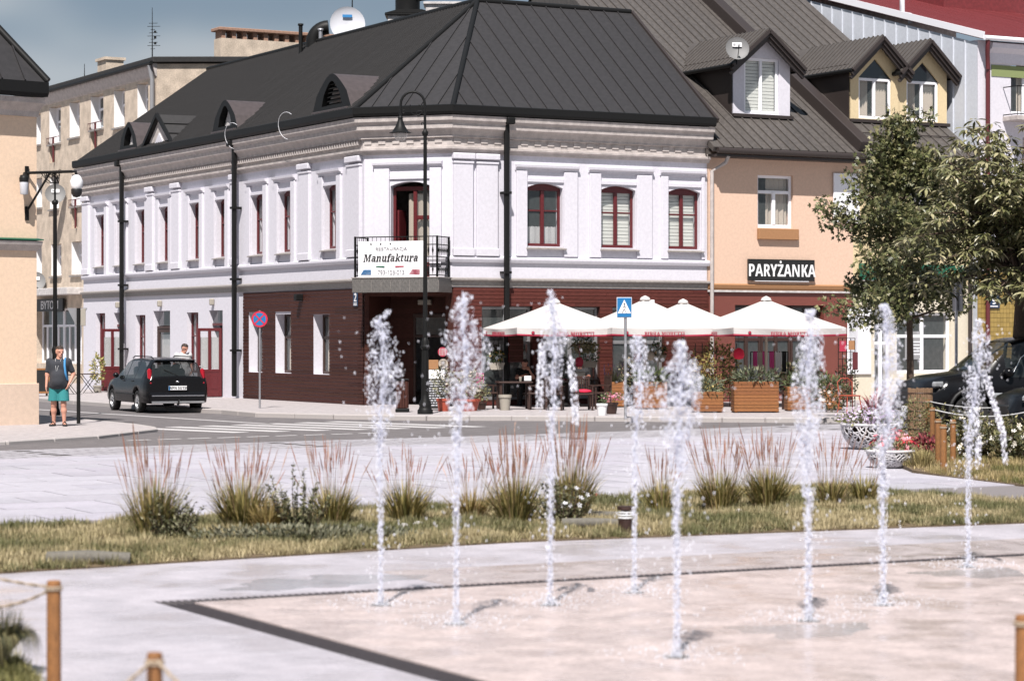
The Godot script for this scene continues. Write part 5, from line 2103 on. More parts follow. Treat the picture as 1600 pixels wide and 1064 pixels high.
func build_left_house() -> void:
	var c := plan(50, 56.2)
	var a := deg_to_rad(40.0)
	var u := Vector3(cos(a), 0, -sin(a))
	var w := 9.0
	var f := Face.new(c - u * w, a)
	var b := thing("corner_house", "peach plastered house at left edge with dark metal hipped roof", "building", c)
	var fr := f.frame(c)
	var h := 7.45
	var g := Geo.new()
	wall(g, w, 0.0, h, [])
	part(b, "wall", g, M.peach_plaster, fr)
	g = Geo.new()
	g.span(0, w + 0.04, 0.0, 1.0, 0.0, 0.05, 0.01)
	part(b, "plinth", g, M.plinth_plaster, fr)
	g = Geo.new()
	g.quad_out(Vector3(w, 0, 0), Vector3(w, h, 0), Vector3(w, h, -9), Vector3(w, 0, -9), Vector3.RIGHT)
	g.quad_out(Vector3(0, 0, 0), Vector3(0, h, 0), Vector3(0, h, -9), Vector3(0, 0, -9), Vector3.LEFT)
	g.quad_out(Vector3(0, 0, -9), Vector3(w, 0, -9), Vector3(w, h, -9), Vector3(0, h, -9), Vector3.FORWARD)
	part(b, "side_wall", g, M.peach_plaster, fr)
	g = Geo.new()
	g.moulding([[0, 4.08], [0.04, 4.08], [0.14, 4.22], [0.16, 4.30], [0, 4.32]], 0, w, 0, 0.5)
	part(b, "string_course", g, M.cornice_paint, fr)
	g = Geo.new()
	g.moulding([[0, 4.324], [0.18, 4.324], [0.18, 4.35], [0, 4.38]], 0, w, 0, 0.5)
	part(b, "ledge_tin", g, M.sign_green, fr)
	g = Geo.new()
	g.moulding([[0, 7.2], [0.06, 7.2], [0.10, 7.32], [0.3, 7.5], [0.32, 7.62], [0, 7.64]], 0, w, 0, 0.15)
	part(b, "cornice", g, M.cornice_paint, fr)
	g = Geo.new()
	g.moulding([[0.2, 7.64], [0.42, 7.64], [0.46, 7.72], [0.46, 7.98], [0.2, 8.0]], 0, w, 0, 0.15)
	part(b, "gutter", g, M.black_metal, fr)
	var o := 0.4
	var e := [f.p(-o, 7.98, o), f.p(w + 0.07, 7.98, o), f.p(w + 0.07, 7.98, -9.0 - o), f.p(-o, 7.98, -9.0 - o)]
	var top := f.p(w - 4.0, 7.98 + 6.6, -4.5)
	var top2 := f.p(4.0, 7.98 + 6.6, -4.5)
	roof_face(b, c, [e[0], e[1], top, top2], f.u, 0.6, M.black_roof, "roof_panel", true, 0.05)
	roof_face(b, c, [e[1], e[2], top], -f.n, 0.6, M.black_roof, "roof_panel", true, 0.05)
	g = Geo.new()
	g.xf = Transform3D(Basis.IDENTITY, -c)
	g.quad_out(e[2], e[3], top2, top, Vector3(0, 1, -1))
	g.tri_out(e[3], e[0], top2, Vector3(-1, 1, 0))
	part(b, "rear_roof", g, M.black_roof)
	for q in [[e[1], top], [e[0], top2], [top, top2]]:
		g = Geo.new()
		g.xf = Transform3D(Basis.IDENTITY, -c)
		g.tube([q[0] + Vector3.UP * 0.03, q[1] + Vector3.UP * 0.03], 0.09, 8)
		part(b, "ridge_cap", g, M.black_metal)
	g = Geo.new()
	g.tube([Vector3(w - 1.35, 7.5, 0.3), Vector3(w - 1.35, 7.1, 0.14), Vector3(w - 1.35, 0.2, 0.14)], 0.06, 8)
	part(b, "downpipe", g, M.peach_plaster, fr)
	# CCTV bracket on the wall
	var k := f.uv(34, 300)
	var cc := thing("camera_bracket", "black wall bracket with two dome cameras on peach house", "camera", f.p(k.x, k.y, 0.0), a)
	for y in [0.47, -0.47]:
		g = Geo.new()
		g.span(-0.05, 0.05, y - 0.16, y + 0.16, 0.0, 0.04, 0.01)
		part(cc, "wall_plate", g, M.black_metal)
	var arm := Vector3(0.55, 0.47, 1.15)
	g = Geo.new()
	g.tube([Vector3(-0.2, 0.38, 0.25), Vector3(-0.12, 0.45, 0.12), Vector3(0, 0.47, 0.06), arm], 0.035, 8)
	g.tube([Vector3(0, -0.40, 0.04), Vector3(0.28, 0.44, 0.58)], 0.028, 8)
	g.tube([arm, arm + Vector3(0.06, 0.0, 0.05), arm + Vector3(0.08, -0.12, 0.06)], 0.035, 8)
	part(cc, "arm", g, M.black_metal)
	g = Geo.new()
	g.lathe([[0.0, -0.34], [0.10, -0.30], [0.135, -0.2], [0.15, -0.08], [0.10, 0.02], [0.05, 0.06], [0, 0.06]], 16)
	var dome := part(cc, "camera_body", g, M.white_paint, Transform3D(Basis.IDENTITY, arm + Vector3(0.08, -0.14, 0.06)))
	g = Geo.new()
	g.lathe([[0, -0.46], [0.08, -0.44], [0.125, -0.36], [0.128, -0.27], [0.1, -0.25]], 16)
	part(dome, "camera_dome", g, M.black_paint)
	g = Geo.new()
	g.lathe([[0.0, -0.40], [0.09, -0.38], [0.10, -0.1], [0.08, 0.0], [0, 0.02]], 16, Vector3(-0.2, 0.34, 0.25))
	part(cc, "camera_body", g, M.dish_white)
	g = Geo.new()
	g.lathe([[0.105, -0.1], [0.112, -0.02], [0.085, 0.06], [0, 0.08]], 16, Vector3(-0.2, 0.34, 0.25))
	part(cc, "camera_hood", g, M.black_metal)
	for q in 5:   # loops of cable
		g = Geo.new()
		var lp := []
		for s in 10:
			var t := TAU * s / 9.0
			lp.append(arm * 0.62 + Vector3(0.02 * q, 0.06 + 0.1 * sin(t) + 0.02 * q, 0.13 * cos(t + q)))
		g.tube(lp, 0.008, 4)
		part(cc, "cable_loop", g, M.black_metal)

# ---------------------------------------------------------------- lamps, signs, bins

func build_street_things() -> void:
	# tall lamp at the restaurant corner
	var o := thing("street_lamp", "tall black wrought iron street lamp with hanging bell shade at restaurant corner", "street lamp", on_ground(663, 648, 0.09))
	var g := Geo.new()
	g.lathe([[0.20, 0], [0.20, 0.10], [0.17, 0.13], [0.15, 0.2], [0.17, 0.26], [0.115, 0.36], [0.095, 0.5]], 16)
	g.lathe([[0.095, 0.5], [0.085, 1.2], [0.08, 1.66]], 16)
	g.lathe([[0.08, 1.66], [0.12, 1.70], [0.12, 1.76], [0.09, 1.80], [0.105, 1.86], [0.06, 1.96]], 16)
	for k in 10:
		g.tube([Vector3(0.09 * cos(TAU * k / 10), 0.5, 0.09 * sin(TAU * k / 10)), Vector3(0.077 * cos(TAU * k / 10), 1.64, 0.077 * sin(TAU * k / 10))], 0.012, 5)
	part(o, "post_base", g, M.black_metal)
	g = Geo.new()
	g.lathe([[0.058, 1.94], [0.052, 4.5], [0.046, 7.16], [0.075, 7.19], [0.085, 7.26], [0.05, 7.30], [0.035, 7.34]], 12)
	part(o, "post", g, M.black_metal)
	g = Geo.new()
	var arc := [Vector3(0, 7.3, 0), Vector3(-0.01, 7.85, 0)]
	for k in 11:
		var t := PI * k / 10.0
		arc.append(Vector3(-0.32 + 0.31 * cos(t), 7.98 + 0.32 * sin(t), 0))
	arc.append(Vector3(-0.64, 7.62, 0))
	g.tube(arc, 0.034, 8)
	part(o, "arm", g, M.black_metal)
	for q in [[Vector3(-0.2, 7.86, 0), 0.21, 2.6, 7.6, 0.5], [Vector3(-0.16, 7.72, 0), 0.11, 0.2, 5.2, 0.35], [Vector3(-0.07, 7.47, 0), 0.04, 0.0, 4.6, 0.5], [Vector3(-0.56, 7.80, 0), 0.05, -2.0, 2.6, 0.5]]:
		g = Geo.new()
		var sc := []
		for k in 16:
			var t := k / 15.0
			var a: float = lerpf(q[2], q[3], t)
			sc.append(q[0] + Vector3(cos(a), sin(a), 0) * q[1] * lerpf(1.0, q[4], t))
		g.tube(sc, 0.014, 6)
		part(o, "scroll", g, M.black_metal)
	g = Geo.new()
	g.lathe([[0.30, 7.24], [0.21, 7.28], [0.12, 7.42], [0.07, 7.56], [0.06, 7.62], [0.075, 7.64], [0.04, 7.68]], 18, Vector3(-0.64, 0, 0))
	part(o, "lamp_shade", g, M.black_metal)
	g = Geo.new()
	g.lathe([[0.0, 7.03], [0.10, 7.06], [0.165, 7.13], [0.19, 7.23]], 16, Vector3(-0.64, 0, 0))
	part(o, "lamp_glass", g, M.lamp_glass)
	# slim post at the left
	o = thing("street_lamp", "slim black street lamp post behind the standing man", "street lamp", on_ground(79, 650, 0.04))
	g = Geo.new()
	g.lathe([[0.14, 0], [0.14, 0.1], [0.10, 0.2], [0.08, 0.6], [0.075, 1.6], [0.09, 1.7], [0.06, 1.8]], 12)
	g.lathe([[0.06, 1.8], [0.055, 2.9], [0.052, 5.46], [0.085, 5.5], [0.085, 5.56], [0.03, 5.6]], 12)
	part(o, "post", g, M.black_metal)
	g = Geo.new()
	g.lathe([[0.028, 5.58], [0.022, 6.3], [0.0, 6.34]], 8)
	part(o, "top_pipe", g, M.black_metal)
	for k in 5:
		g = Geo.new()
		var lp := []
		for s in 11:
			var t := TAU * s / 10.0
			lp.append(Vector3(-0.12 + (0.14 + 0.03 * k) * cos(t + k), 6.18 + 0.16 * sin(t * (1.0 + 0.1 * k)), 0.08 * sin(t * 2.0 + k)))
		g.tube(lp, 0.009, 4)
		part(o, "cable_loop", g, M.black_metal)
	# no stopping sign
	o = thing("no_stopping_sign", "round blue and red no stopping sign on thin grey pole", "road sign", on_ground(402, 639, 0.09))
	g = Geo.new()
	g.tube([Vector3.ZERO, Vector3(0, 2.72, 0)], 0.03, 8)
	part(o, "pole", g, M.galvanised)
	var fx := Transform3D(Basis(Vector3.RIGHT, PI / 2), Vector3(0, 2.48, 0.045))
	g = Geo.new()
	g.lathe([[0.0, -0.01], [0.225, -0.01], [0.225, 0.006], [0.0, 0.006]], 28, Vector3.ZERO, false)
	var face := part(o, "sign_plate", g, M.sign_red, fx)
	g = Geo.new()
	g.lathe([[0.0, 0.009], [0.175, 0.009], [0.175, 0.0]], 28, Vector3.ZERO, false)
	part(face, "blue_field", g, M.sign_blue)
	for s in [-1.0, 1.0]:
		g = Geo.new()
		g.bar(Vector3(-0.125, 0.011 + 0.001 * s, -0.125 * s), Vector3(0.125, 0.011 + 0.001 * s, 0.125 * s), 0.035, 0.004)
		part(face, "red_cross_bar", g, M.sign_red)
	# crossing sign
	o = thing("crossing_sign", "square blue pedestrian crossing sign on grey pole before parasols", "road sign", on_ground(979, 656, 0.09))
	g = Geo.new()
	g.tube([Vector3.ZERO, Vector3(0, 2.62, 0)], 0.034, 8)
	part(o, "pole", g, M.galvanised)
	g = Geo.new()
	g.box(Vector3(-0.03, 2.70, 0.05), Vector3(0.345, 0.47, 0.02), 0.006)
	face = part(o, "sign_plate", g, M.sign_blue)
	g = Geo.new()
	g.box(Vector3(-0.03, 2.70, 0.045), Vector3(0.365, 0.49, 0.018), 0.006)
	part(o, "sign_rim", g, M.white_paint)
	g = Geo.new()
	g.prism(PackedVector2Array([Vector2(-0.19, 2.56), Vector2(0.13, 2.56), Vector2(-0.03, 2.89)]), 0.058, 0.064)
	part(face, "white_triangle", g, M.white_paint)
	g = Geo.new()
	g.xf = Transform3D(Basis.IDENTITY, Vector3(-0.03, 2.565, 0.068))
	g.lathe([[0.0, -0.02], [0.02, 0.0], [0.0, 0.02]], 8, Vector3(0.0, 0.225, 0))
	g.bar(Vector3(0, 0.20, 0), Vector3(-0.005, 0.10, 0), 0.035, 0.004)
	g.bar(Vector3(-0.005, 0.10, 0), Vector3(0.05, 0.01, 0), 0.018, 0.005)
	g.bar(Vector3(-0.005, 0.10, 0), Vector3(-0.05, 0.01, 0), 0.018, 0.006)
	g.bar(Vector3(0, 0.18, 0), Vector3(0.045, 0.12, 0), 0.014, 0.007)
	g.bar(Vector3(0, 0.18, 0), Vector3(-0.045, 0.12, 0), 0.014, 0.003)
	part(face, "walking_figure", g, M.black_paint)
	# sign seen from behind, left
	o = thing("yield_sign", "yield sign seen from behind on black pole right of standing man", "road sign", on_ground(116, 663, 0.04), 0.35)
	g = Geo.new()
	g.tube([Vector3.ZERO, Vector3(0, 2.72, 0)], 0.045, 8)
	part(o, "pole", g, M.black_metal)
	g = Geo.new()
	g.prism(PackedVector2Array([Vector2(-0.26, 2.72), Vector2(0.22, 2.72), Vector2(-0.02, 2.24)]), -0.06, -0.045)
	part(o, "sign_plate", g, M.grey_metal)
	g = Geo.new()
	g.box(Vector3(0.10, 2.5, 0.055), Vector3(0.12, 0.40, 0.02), 0.01)
	part(o, "marker_plate", g, M.clay_grey)
	# sign seen from behind, right
	o = thing("parking_sign", "two grey sign plates seen from behind before the yellow house", "road sign", plan(1501, 50.0, 0.2), -0.9)
	g = Geo.new()
	g.tube([Vector3.ZERO, Vector3(0, 3.05, 0)], 0.032, 8)
	part(o, "pole", g, M.galvanised)
	for y in [2.58, 2.92]:
		g = Geo.new()
		g.box(Vector3(0, y, -0.045), Vector3(0.28, 0.33, 0.02), 0.01)
		part(o, "sign_plate", g, M.grey_metal)
	# slatted litter bin by the entrance
	o = thing("litter_bin", "maroon slatted litter bin left of tall lamp by the entrance", "litter bin", on_ground(627, 645, 0.09))
	g = Geo.new()
	g.box(Vector3(0, 0.05, 0), Vector3(0.36, 0.1, 0.36), 0.02)
	g.box(Vector3(0, 0.45, 0), Vector3(0.24, 0.72, 0.24))
	g.box(Vector3(0, 0.86, 0), Vector3(0.34, 0.05, 0.34), 0.015)
	part(o, "bin_frame", g, M.black_metal)
	for s in 4:
		for k in 4:
			g = Geo.new()
			g.xf = Transform3D(Basis(Vector3.UP, s * PI / 2), Vector3.ZERO)
			g.box(Vector3(-0.105 + k * 0.07, 0.46, 0.15), Vector3(0.06, 0.7, 0.025), 0.006)
			part(o, "slat", g, M.maroon_board)
	# reed clad bin near the parked car
	o = thing("reed_bin", "round litter bin clad in brown reeds beside parked black car", "litter bin", plan(1444, 44.6, 0.05))
	for k in 34:
		g = Geo.new()
		var a := TAU * k / 34.0
		var t := rand(0.8, 1.25)
		g.tint = Color(t, t, t * 0.97)
		g.tube([Vector3(cos(a) * 0.21, 0.05, sin(a) * 0.21), Vector3(cos(a) * 0.21, 1.08 + rand(-0.015, 0.015), sin(a) * 0.21)], 0.0205, 6)
		part(o, "reed", g, M.reed)
	for k in 6:
		g = Geo.new()
		g.lathe([[0.228, 0.16 + k * 0.165], [0.236, 0.17 + k * 0.165], [0.228, 0.18 + k * 0.165]], 24)
		part(o, "binding_wire", g, M.dark_wood)
	g = Geo.new()
	g.lathe([[0.19, 0.0], [0.19, 1.0], [0.15, 1.0], [0.15, 0.9], [0, 0.9]], 18)
	part(o, "bin_liner", g, M.black_metal)
	# left: chalkboard, folding table, potted plant, cafe chair
	o = thing("chalkboard", "wooden sandwich chalkboard behind the standing man", "sandwich board", on_ground(55, 622, 0.04), 0.5)
	for s in [-1.0, 1.0]:
		g = Geo.new()
		g.xf = Transform3D(Basis(Vector3.RIGHT, s * 0.22), Vector3(0, 0, -s * 0.20 + 0.0))
		g.xf.origin = Vector3(0, 0, s * 0.22)
		g.xf.basis = Basis(Vector3.RIGHT, -s * 0.22)
		g.span(-0.33, -0.27, 0, 1.0, -0.02, 0.02)
		g.span(0.27, 0.33, 0, 1.0, -0.02, 0.02)
		g.span(-0.27, 0.27, 0.94, 1.0, -0.02, 0.02)
		g.span(-0.27, 0.27, 0.15, 0.21, -0.02, 0.02)
		var fr := part(o, "board_frame", g, M.post_wood)
		var g2 := Geo.new()
		g2.xf = g.xf
		g2.span(-0.27, 0.27, 0.21, 0.94, -0.01, 0.01)
		part(fr, "slate", g2, M.black_paint)
	for q in [[131, 617, "black folding cafe table with crossed legs by the left street wall"], [101, 619, "black folding cafe table partly behind the black sign pole"]]:
		o = thing("folding_table", q[2], "table", on_ground(q[0], q[1], 0.04), 0.4, "folding tables up the street")
		g = Geo.new()
		g.box(Vector3(0, 0.72, 0), Vector3(0.6, 0.03, 0.6), 0.01)
		part(o, "tabletop", g, M.dark_wood)
		for s in [-0.26, 0.26]:
			for d in [-1.0, 1.0]:
				g = Geo.new()
				g.bar(Vector3(-0.27 * d, 0.0, s + 0.01 * d), Vector3(0.27 * d, 0.71, s + 0.01 * d), 0.025, 0.02)
				part(o, "leg", g, M.black_metal)
	pot_plant("potted_corn_plant", "tall pale green potted plant beside left maroon door", on_ground(146, 616, 0.04), 0.16, 0.3, M.clay_grey, 1.05, 0.24, 260, [Color(0.20, 0.20, 0.06), Color(0.34, 0.28, 0.10)], 0.12)


var leaf_cache := {}


func leaf_mesh(kind: String) -> Mesh:
	if leaf_cache.has(kind):
		return leaf_cache[kind]
	var g := Geo.new()
	if kind == "oval":   # unit long along +y, folded along the rib
		for s in [-1.0, 1.0]:
			g.tri(Vector3.ZERO, Vector3(s * 0.26, 0.45, 0.04), Vector3(0, 0.5, 0))
			g.tri(Vector3(0, 0.5, 0), Vector3(s * 0.26, 0.45, 0.04), Vector3(0, 1, -0.05))
	elif kind == "long":
		for s in [-1.0, 1.0]:
			g.tri(Vector3.ZERO, Vector3(s * 0.13, 0.35, 0.04), Vector3(0, 0.4, 0.03))
			g.tri(Vector3(0, 0.4, 0.03), Vector3(s * 0.13, 0.35, 0.04), Vector3(s * 0.11, 0.7, 0.0))
			g.tri(Vector3(0, 0.4, 0.03), Vector3(s * 0.11, 0.7, 0.0), Vector3(0, 1, -0.14))
	elif kind == "maple":   # three lobes
		for a in [-0.75, 0.0, 0.75]:
			var d := Vector3(sin(a), cos(a), 0.0)
			var n := Vector3(cos(a), -sin(a), 0.12)
			var l := 1.0 if a == 0.0 else 0.82
			g.tri(Vector3.ZERO, d * 0.5 * l + n * 0.2, d * l)
			g.tri(Vector3.ZERO, d * l, d * 0.5 * l - n * 0.2)
	elif kind == "petal":
		for k in 5:
			var a := TAU * k / 5.0
			var b := a + 0.6
			g.tri(Vector3.ZERO, Vector3(cos(a), 0.25, sin(a)), Vector3(cos(b), 0.25, sin(b)))
	leaf_cache[kind] = g.mesh()
	return leaf_cache[kind]


func leaf_basis(dir: Vector3, scale_: float, roll: float) -> Basis:
	var y := dir.normalized()
	var x := y.cross(Vector3.UP if absf(y.y) < 0.95 else Vector3.RIGHT).normalized()
	var b := Basis(x, y, x.cross(y))
	return b.rotated(y, roll).scaled(Vector3(scale_, scale_, scale_)) if false else Basis(b.rotated(y, roll) * scale_)


func foliage(parent: Node3D, called: String, kind: String, m: Material, center: Vector3, r: Vector3, n: int, size: float, cols: Array, up := 0.4, shell := 0.55) -> void:
	var places := []
	var tints := []
	for i in n:
		var d := rand_dir()
		var k := pow(rng.randf(), 0.45)
		k = lerpf(shell * rng.randf(), 1.0, k) * (1.0 + 0.12 * sin(d.x * 5.0 + d.z * 7.0) + 0.1 * sin(d.y * 9.0 + d.x * 4.0))
		var p := center + d * r * k
		var dir := (d + rand_dir() * 0.8 + Vector3.UP * up).normalized()
		places.append(Transform3D(leaf_basis(dir, size * rand(0.65, 1.25), rand(0, TAU)), p))
		var c: Color = cols[rng.randi() % cols.size()]
		var t := rand(0.75, 1.3)
		tints.append(Color(c.r * t, c.g * t, c.b * t))
	many(parent, called, leaf_mesh(kind), m, places, tints)


func pot_shape(r: float, h: float) -> Geo:
	var g := Geo.new()
	g.lathe([[0, 0.0], [r * 0.72, 0.0], [r * 0.95, h * 0.82], [r * 1.06, h * 0.82], [r * 1.06, h], [r * 0.9, h], [r * 0.86, h * 0.86], [0, h * 0.86]], 18, Vector3.ZERO, false)
	return g


func pot_plant(called: String, label: String, where: Vector3, pr: float, ph: float, pm: Material, h: float, w: float, n: int, cols: Array, leaf: float, flowers: Array = [], group := "") -> Node3D:
	var o := thing(called, label, "potted plant", where, 0.0, group)
	part(o, "pot", pot_shape(pr, ph), pm)
	foliage(o, "foliage", "oval", M.plant, Vector3(0, ph + h * 0.5, 0), Vector3(w, h * 0.5, w), n, leaf, cols)
	if not flowers.is_empty():
		foliage(o, "flowers", "petal", M.petal, Vector3(0, ph + h * 0.55, 0), Vector3(w * 1.05, h * 0.52, w * 1.05), int(n * 0.35), 0.03, flowers, 0.6, 0.9)
	return o

# ---------------------------------------------------------------- the restaurant terrace

func parasol(label: String, px: float, d: float, peak: float, side: float, turn: float) -> void:
	var o := thing("parasol", label, "parasol", plan(px, d, 0.09), turn, "parasols on the terrace")
	var h := side / 2.0
	var ye := 2.24
	var top := Vector3(0, peak - 0.09, 0)
	var corners := [Vector3(-h, ye, h), Vector3(h, ye, h), Vector3(h, ye, -h), Vector3(-h, ye, -h)]
	var g := Geo.new()
	for k in 4:
		var a: Vector3 = corners[k]
		var b: Vector3 = corners[(k + 1) % 4]
		var n := 8
		for i in n:      # cloth sags a little between the ribs
			for j in n:
				var f := func(u: float, v: float) -> Vector3:
					var e := a.lerp(b, u)
					var p := top.lerp(e, v)
					p.y -= 0.10 * v * (1.0 - v) + 0.035 * 4.0 * u * (1.0 - u) * v * v
					return p
				var u0 := i / float(n)
				var u1 := (i + 1) / float(n)
				var v0 := j / float(n)
				var v1 := (j + 1) / float(n)
				g.quad_out(f.call(u0, v0), f.call(u1, v0), f.call(u1, v1), f.call(u0, v1), Vector3(0, 1, 0))
	var can := part(o, "canopy", g, M.umbrella_cloth)
	for k in 4:
		var a: Vector3 = corners[k]
		var b: Vector3 = corners[(k + 1) % 4]
		var out := (a + b) * 0.5
		out.y = 0
		out = out.normalized()
		g = Geo.new()
		var tr := Geo.new()
		var n := 16
		var drop := 0.21
		var pt := func(u: float, v: float) -> Vector3:
			var p := a.lerp(b, u)
			p.y -= 0.035 * 4.0 * u * (1.0 - u) + drop * v
			return p + out * (0.006 + 0.03 * v * sin(u * 11.0 + px))
		for i in n:
			var u0 := i / float(n)
			var u1 := (i + 1) / float(n)
			g.quad_out(pt.call(u0, 0.0), pt.call(u1, 0.0), pt.call(u1, 0.80), pt.call(u0, 0.80), out)
			tr.quad_out(pt.call(u0, 0.80), pt.call(u1, 0.80), pt.call(u1, 1.0), pt.call(u0, 1.0), out)
		var v := part(can, "valance", g, M.umbrella_cloth)
		part(can, "valance_trim", tr, M.print_red)
		var ux := (b - a).normalized()
		var w := words("BIRRA MORETTI", 0.10, "Droid Serif", true, 0.0, 1.05)
		var bas := Basis(ux, Vector3.UP, out)
		part(can, "lettering", w, M.print_red, Transform3D(bas, (a + b) * 0.5 + Vector3.DOWN * 0.165 + out * 0.04))
		g = Geo.new()
		g.lathe([[0, -0.02], [0.05, 0.0], [0.035, 0.05], [0.0, 0.06]], 8)
		part(can, "printed_emblem", g, M.print_red, Transform3D(bas * Basis(Vector3.RIGHT, PI / 2) * Basis.from_scale(Vector3(1, 0.2, 1)), a.lerp(b, 0.14) + Vector3.DOWN * 0.14 + out * 0.035))
	g = Geo.new()
	g.lathe([[0.16, peak - 0.13], [0.13, peak - 0.06], [0.03, peak - 0.01], [0.0, peak]], 10)
	part(o, "top_cap", g, M.umbrella_cloth)
	g = Geo.new()
	g.box(Vector3(0, (peak - 0.1) / 2, 0), Vector3(0.075, peak - 0.1, 0.075), 0.012)
	part(o, "pole", g, M.curtain)
	for k in 8:
		g = Geo.new()
		var a := PI / 4 + k * PI / 4
		var reach := h * (1.38 if k % 2 == 0 else 0.98)
		g.bar(top + Vector3(0, -0.14, 0), Vector3(cos(a) * reach, ye - 0.09, sin(a) * reach), 0.03, 0.022)
		g.bar(Vector3(0, 2.2, 0), (top + Vector3(0, -0.14, 0)).lerp(Vector3(cos(a) * reach, ye - 0.09, sin(a) * reach), 0.45), 0.022, 0.018)
		part(o, "rib", g, M.post_wood)
	g = Geo.new()
	g.box(Vector3(0, 0.06, 0), Vector3(0.6, 0.12, 0.6), 0.03)
	part(o, "base", g, M.grey_tin)


func chair_shape() -> Node3D:
	var o := Node3D.new()
	var g := Geo.new()
	g.box(Vector3(0, 0.44, 0), Vector3(0.46, 0.05, 0.46), 0.015)
	part(o, "seat", g, M.dark_wood)
	for s in [-1.0, 1.0]:
		g = Geo.new()
		g.bar(Vector3(s * 0.2, 0, 0.2), Vector3(s * 0.2, 0.64, 0.2), 0.045, 0.045)
		part(o, "leg", g, M.dark_wood)
		g = Geo.new()
		g.bar(Vector3(s * 0.2, 0, -0.24), Vector3(s * 0.2, 0.92, -0.26), 0.045, 0.045)
		part(o, "leg", g, M.dark_wood)
		g = Geo.new()
		g.bar(Vector3(s * 0.22, 0.65, 0.23), Vector3(s * 0.22, 0.66, -0.25), 0.055, 0.03)
		part(o, "armrest", g, M.dark_wood)
	g = Geo.new()
	g.box(Vector3(0, 0.88, -0.26), Vector3(0.44, 0.09, 0.03), 0.01)
	for k in 5:
		g.box(Vector3(-0.14 + k * 0.07, 0.66, -0.255), Vector3(0.035, 0.38, 0.02), 0.005)
	part(o, "backrest", g, M.dark_wood)
	return o


func terrace_table(label: String, where: Vector3, w: float, turn: float) -> void:
	var o := thing("terrace_table", label, "table", where, turn, "terrace tables")
	var g := Geo.new()
	g.box(Vector3(0, 0.74, 0), Vector3(w, 0.045, 0.75), 0.012)
	part(o, "tabletop", g, M.dark_wood)
	for s in [-1.0, 1.0]:
		for t in [-1.0, 1.0]:
			g = Geo.new()
			g.box(Vector3(s * (w / 2 - 0.07), 0.36, t * 0.29), Vector3(0.075, 0.72, 0.075), 0.01)
			part(o, "leg", g, M.dark_wood)


func planter(label: String, px: float, py: float, w: float, h: float, dep: float, turn: float) -> Node3D:
	var o := thing("wooden_planter", label, "planter", on_ground(px, py, 0.09), turn, "wooden planters along the kerb")
	var n := int(h / 0.085)
	for side in 4:
		var len := w if side % 2 == 0 else dep
		var off := dep / 2 if side % 2 == 0 else w / 2
		for k in n:
			var g := Geo.new()
			var t := rand(0.8, 1.2)
			g.tint = Color(t, t * rand(0.93, 1.05), t)
			g.xf = Transform3D(Basis(Vector3.UP, side * PI / 2), Vector3.ZERO)
			g.box(Vector3(0, 0.03 + (k + 0.5) * (h - 0.03) / n, off + rand(-0.002, 0.002)), Vector3(len + (0.02 if side % 2 == 0 else -0.03), (h - 0.03) / n - 0.008, 0.025), 0.005)
			part(o, "plank", g, M.planter_wood)
	for sx in [-1.0, 1.0]:
		for sz in [-1.0, 1.0]:
			var g := Geo.new()
			g.box(Vector3(sx * (w / 2 - 0.045), h / 2, sz * (dep / 2 - 0.045)), Vector3(0.06, h - 0.01, 0.06))
			part(o, "corner_post", g, M.planter_wood)
	var g2 := Geo.new()
	g2.box(Vector3(0, h - 0.09, 0), Vector3(w - 0.03, 0.06, dep - 0.03))
	part(o, "soil", g2, M.soil)
	return o


func hung(called: String, label: String, where: Vector3, flowers: Array) -> void:
	var o := thing(called, label, "hanging planter", where, 0.2, "flower boxes hung on the terrace")
	var g := Geo.new()
	g.prism(PackedVector2Array([Vector2(-0.17, 0), Vector2(0.17, 0), Vector2(0.24, 0.2), Vector2(-0.24, 0.2)]), -0.1, 0.1)
	part(o, "box", g, M.clay_grey)
	foliage(o, "foliage", "oval", M.plant, Vector3(0, 0.34, 0), Vector3(0.26, 0.22, 0.16), 160, 0.09, [Color(0.03, 0.055, 0.02), Color(0.06, 0.09, 0.03)])
	foliage(o, "flowers", "petal", M.petal, Vector3(0, 0.38, 0), Vector3(0.26, 0.2, 0.17), 34, 0.035, flowers, 0.6, 0.9)
	g = Geo.new()
	for s in [-1.0, 1.0]:
		g.tube([Vector3(s * 0.2, 0.18, 0), Vector3(s * 0.05, 0.85, 0)], 0.008, 4)
	part(o, "hanger", g, M.black_metal)


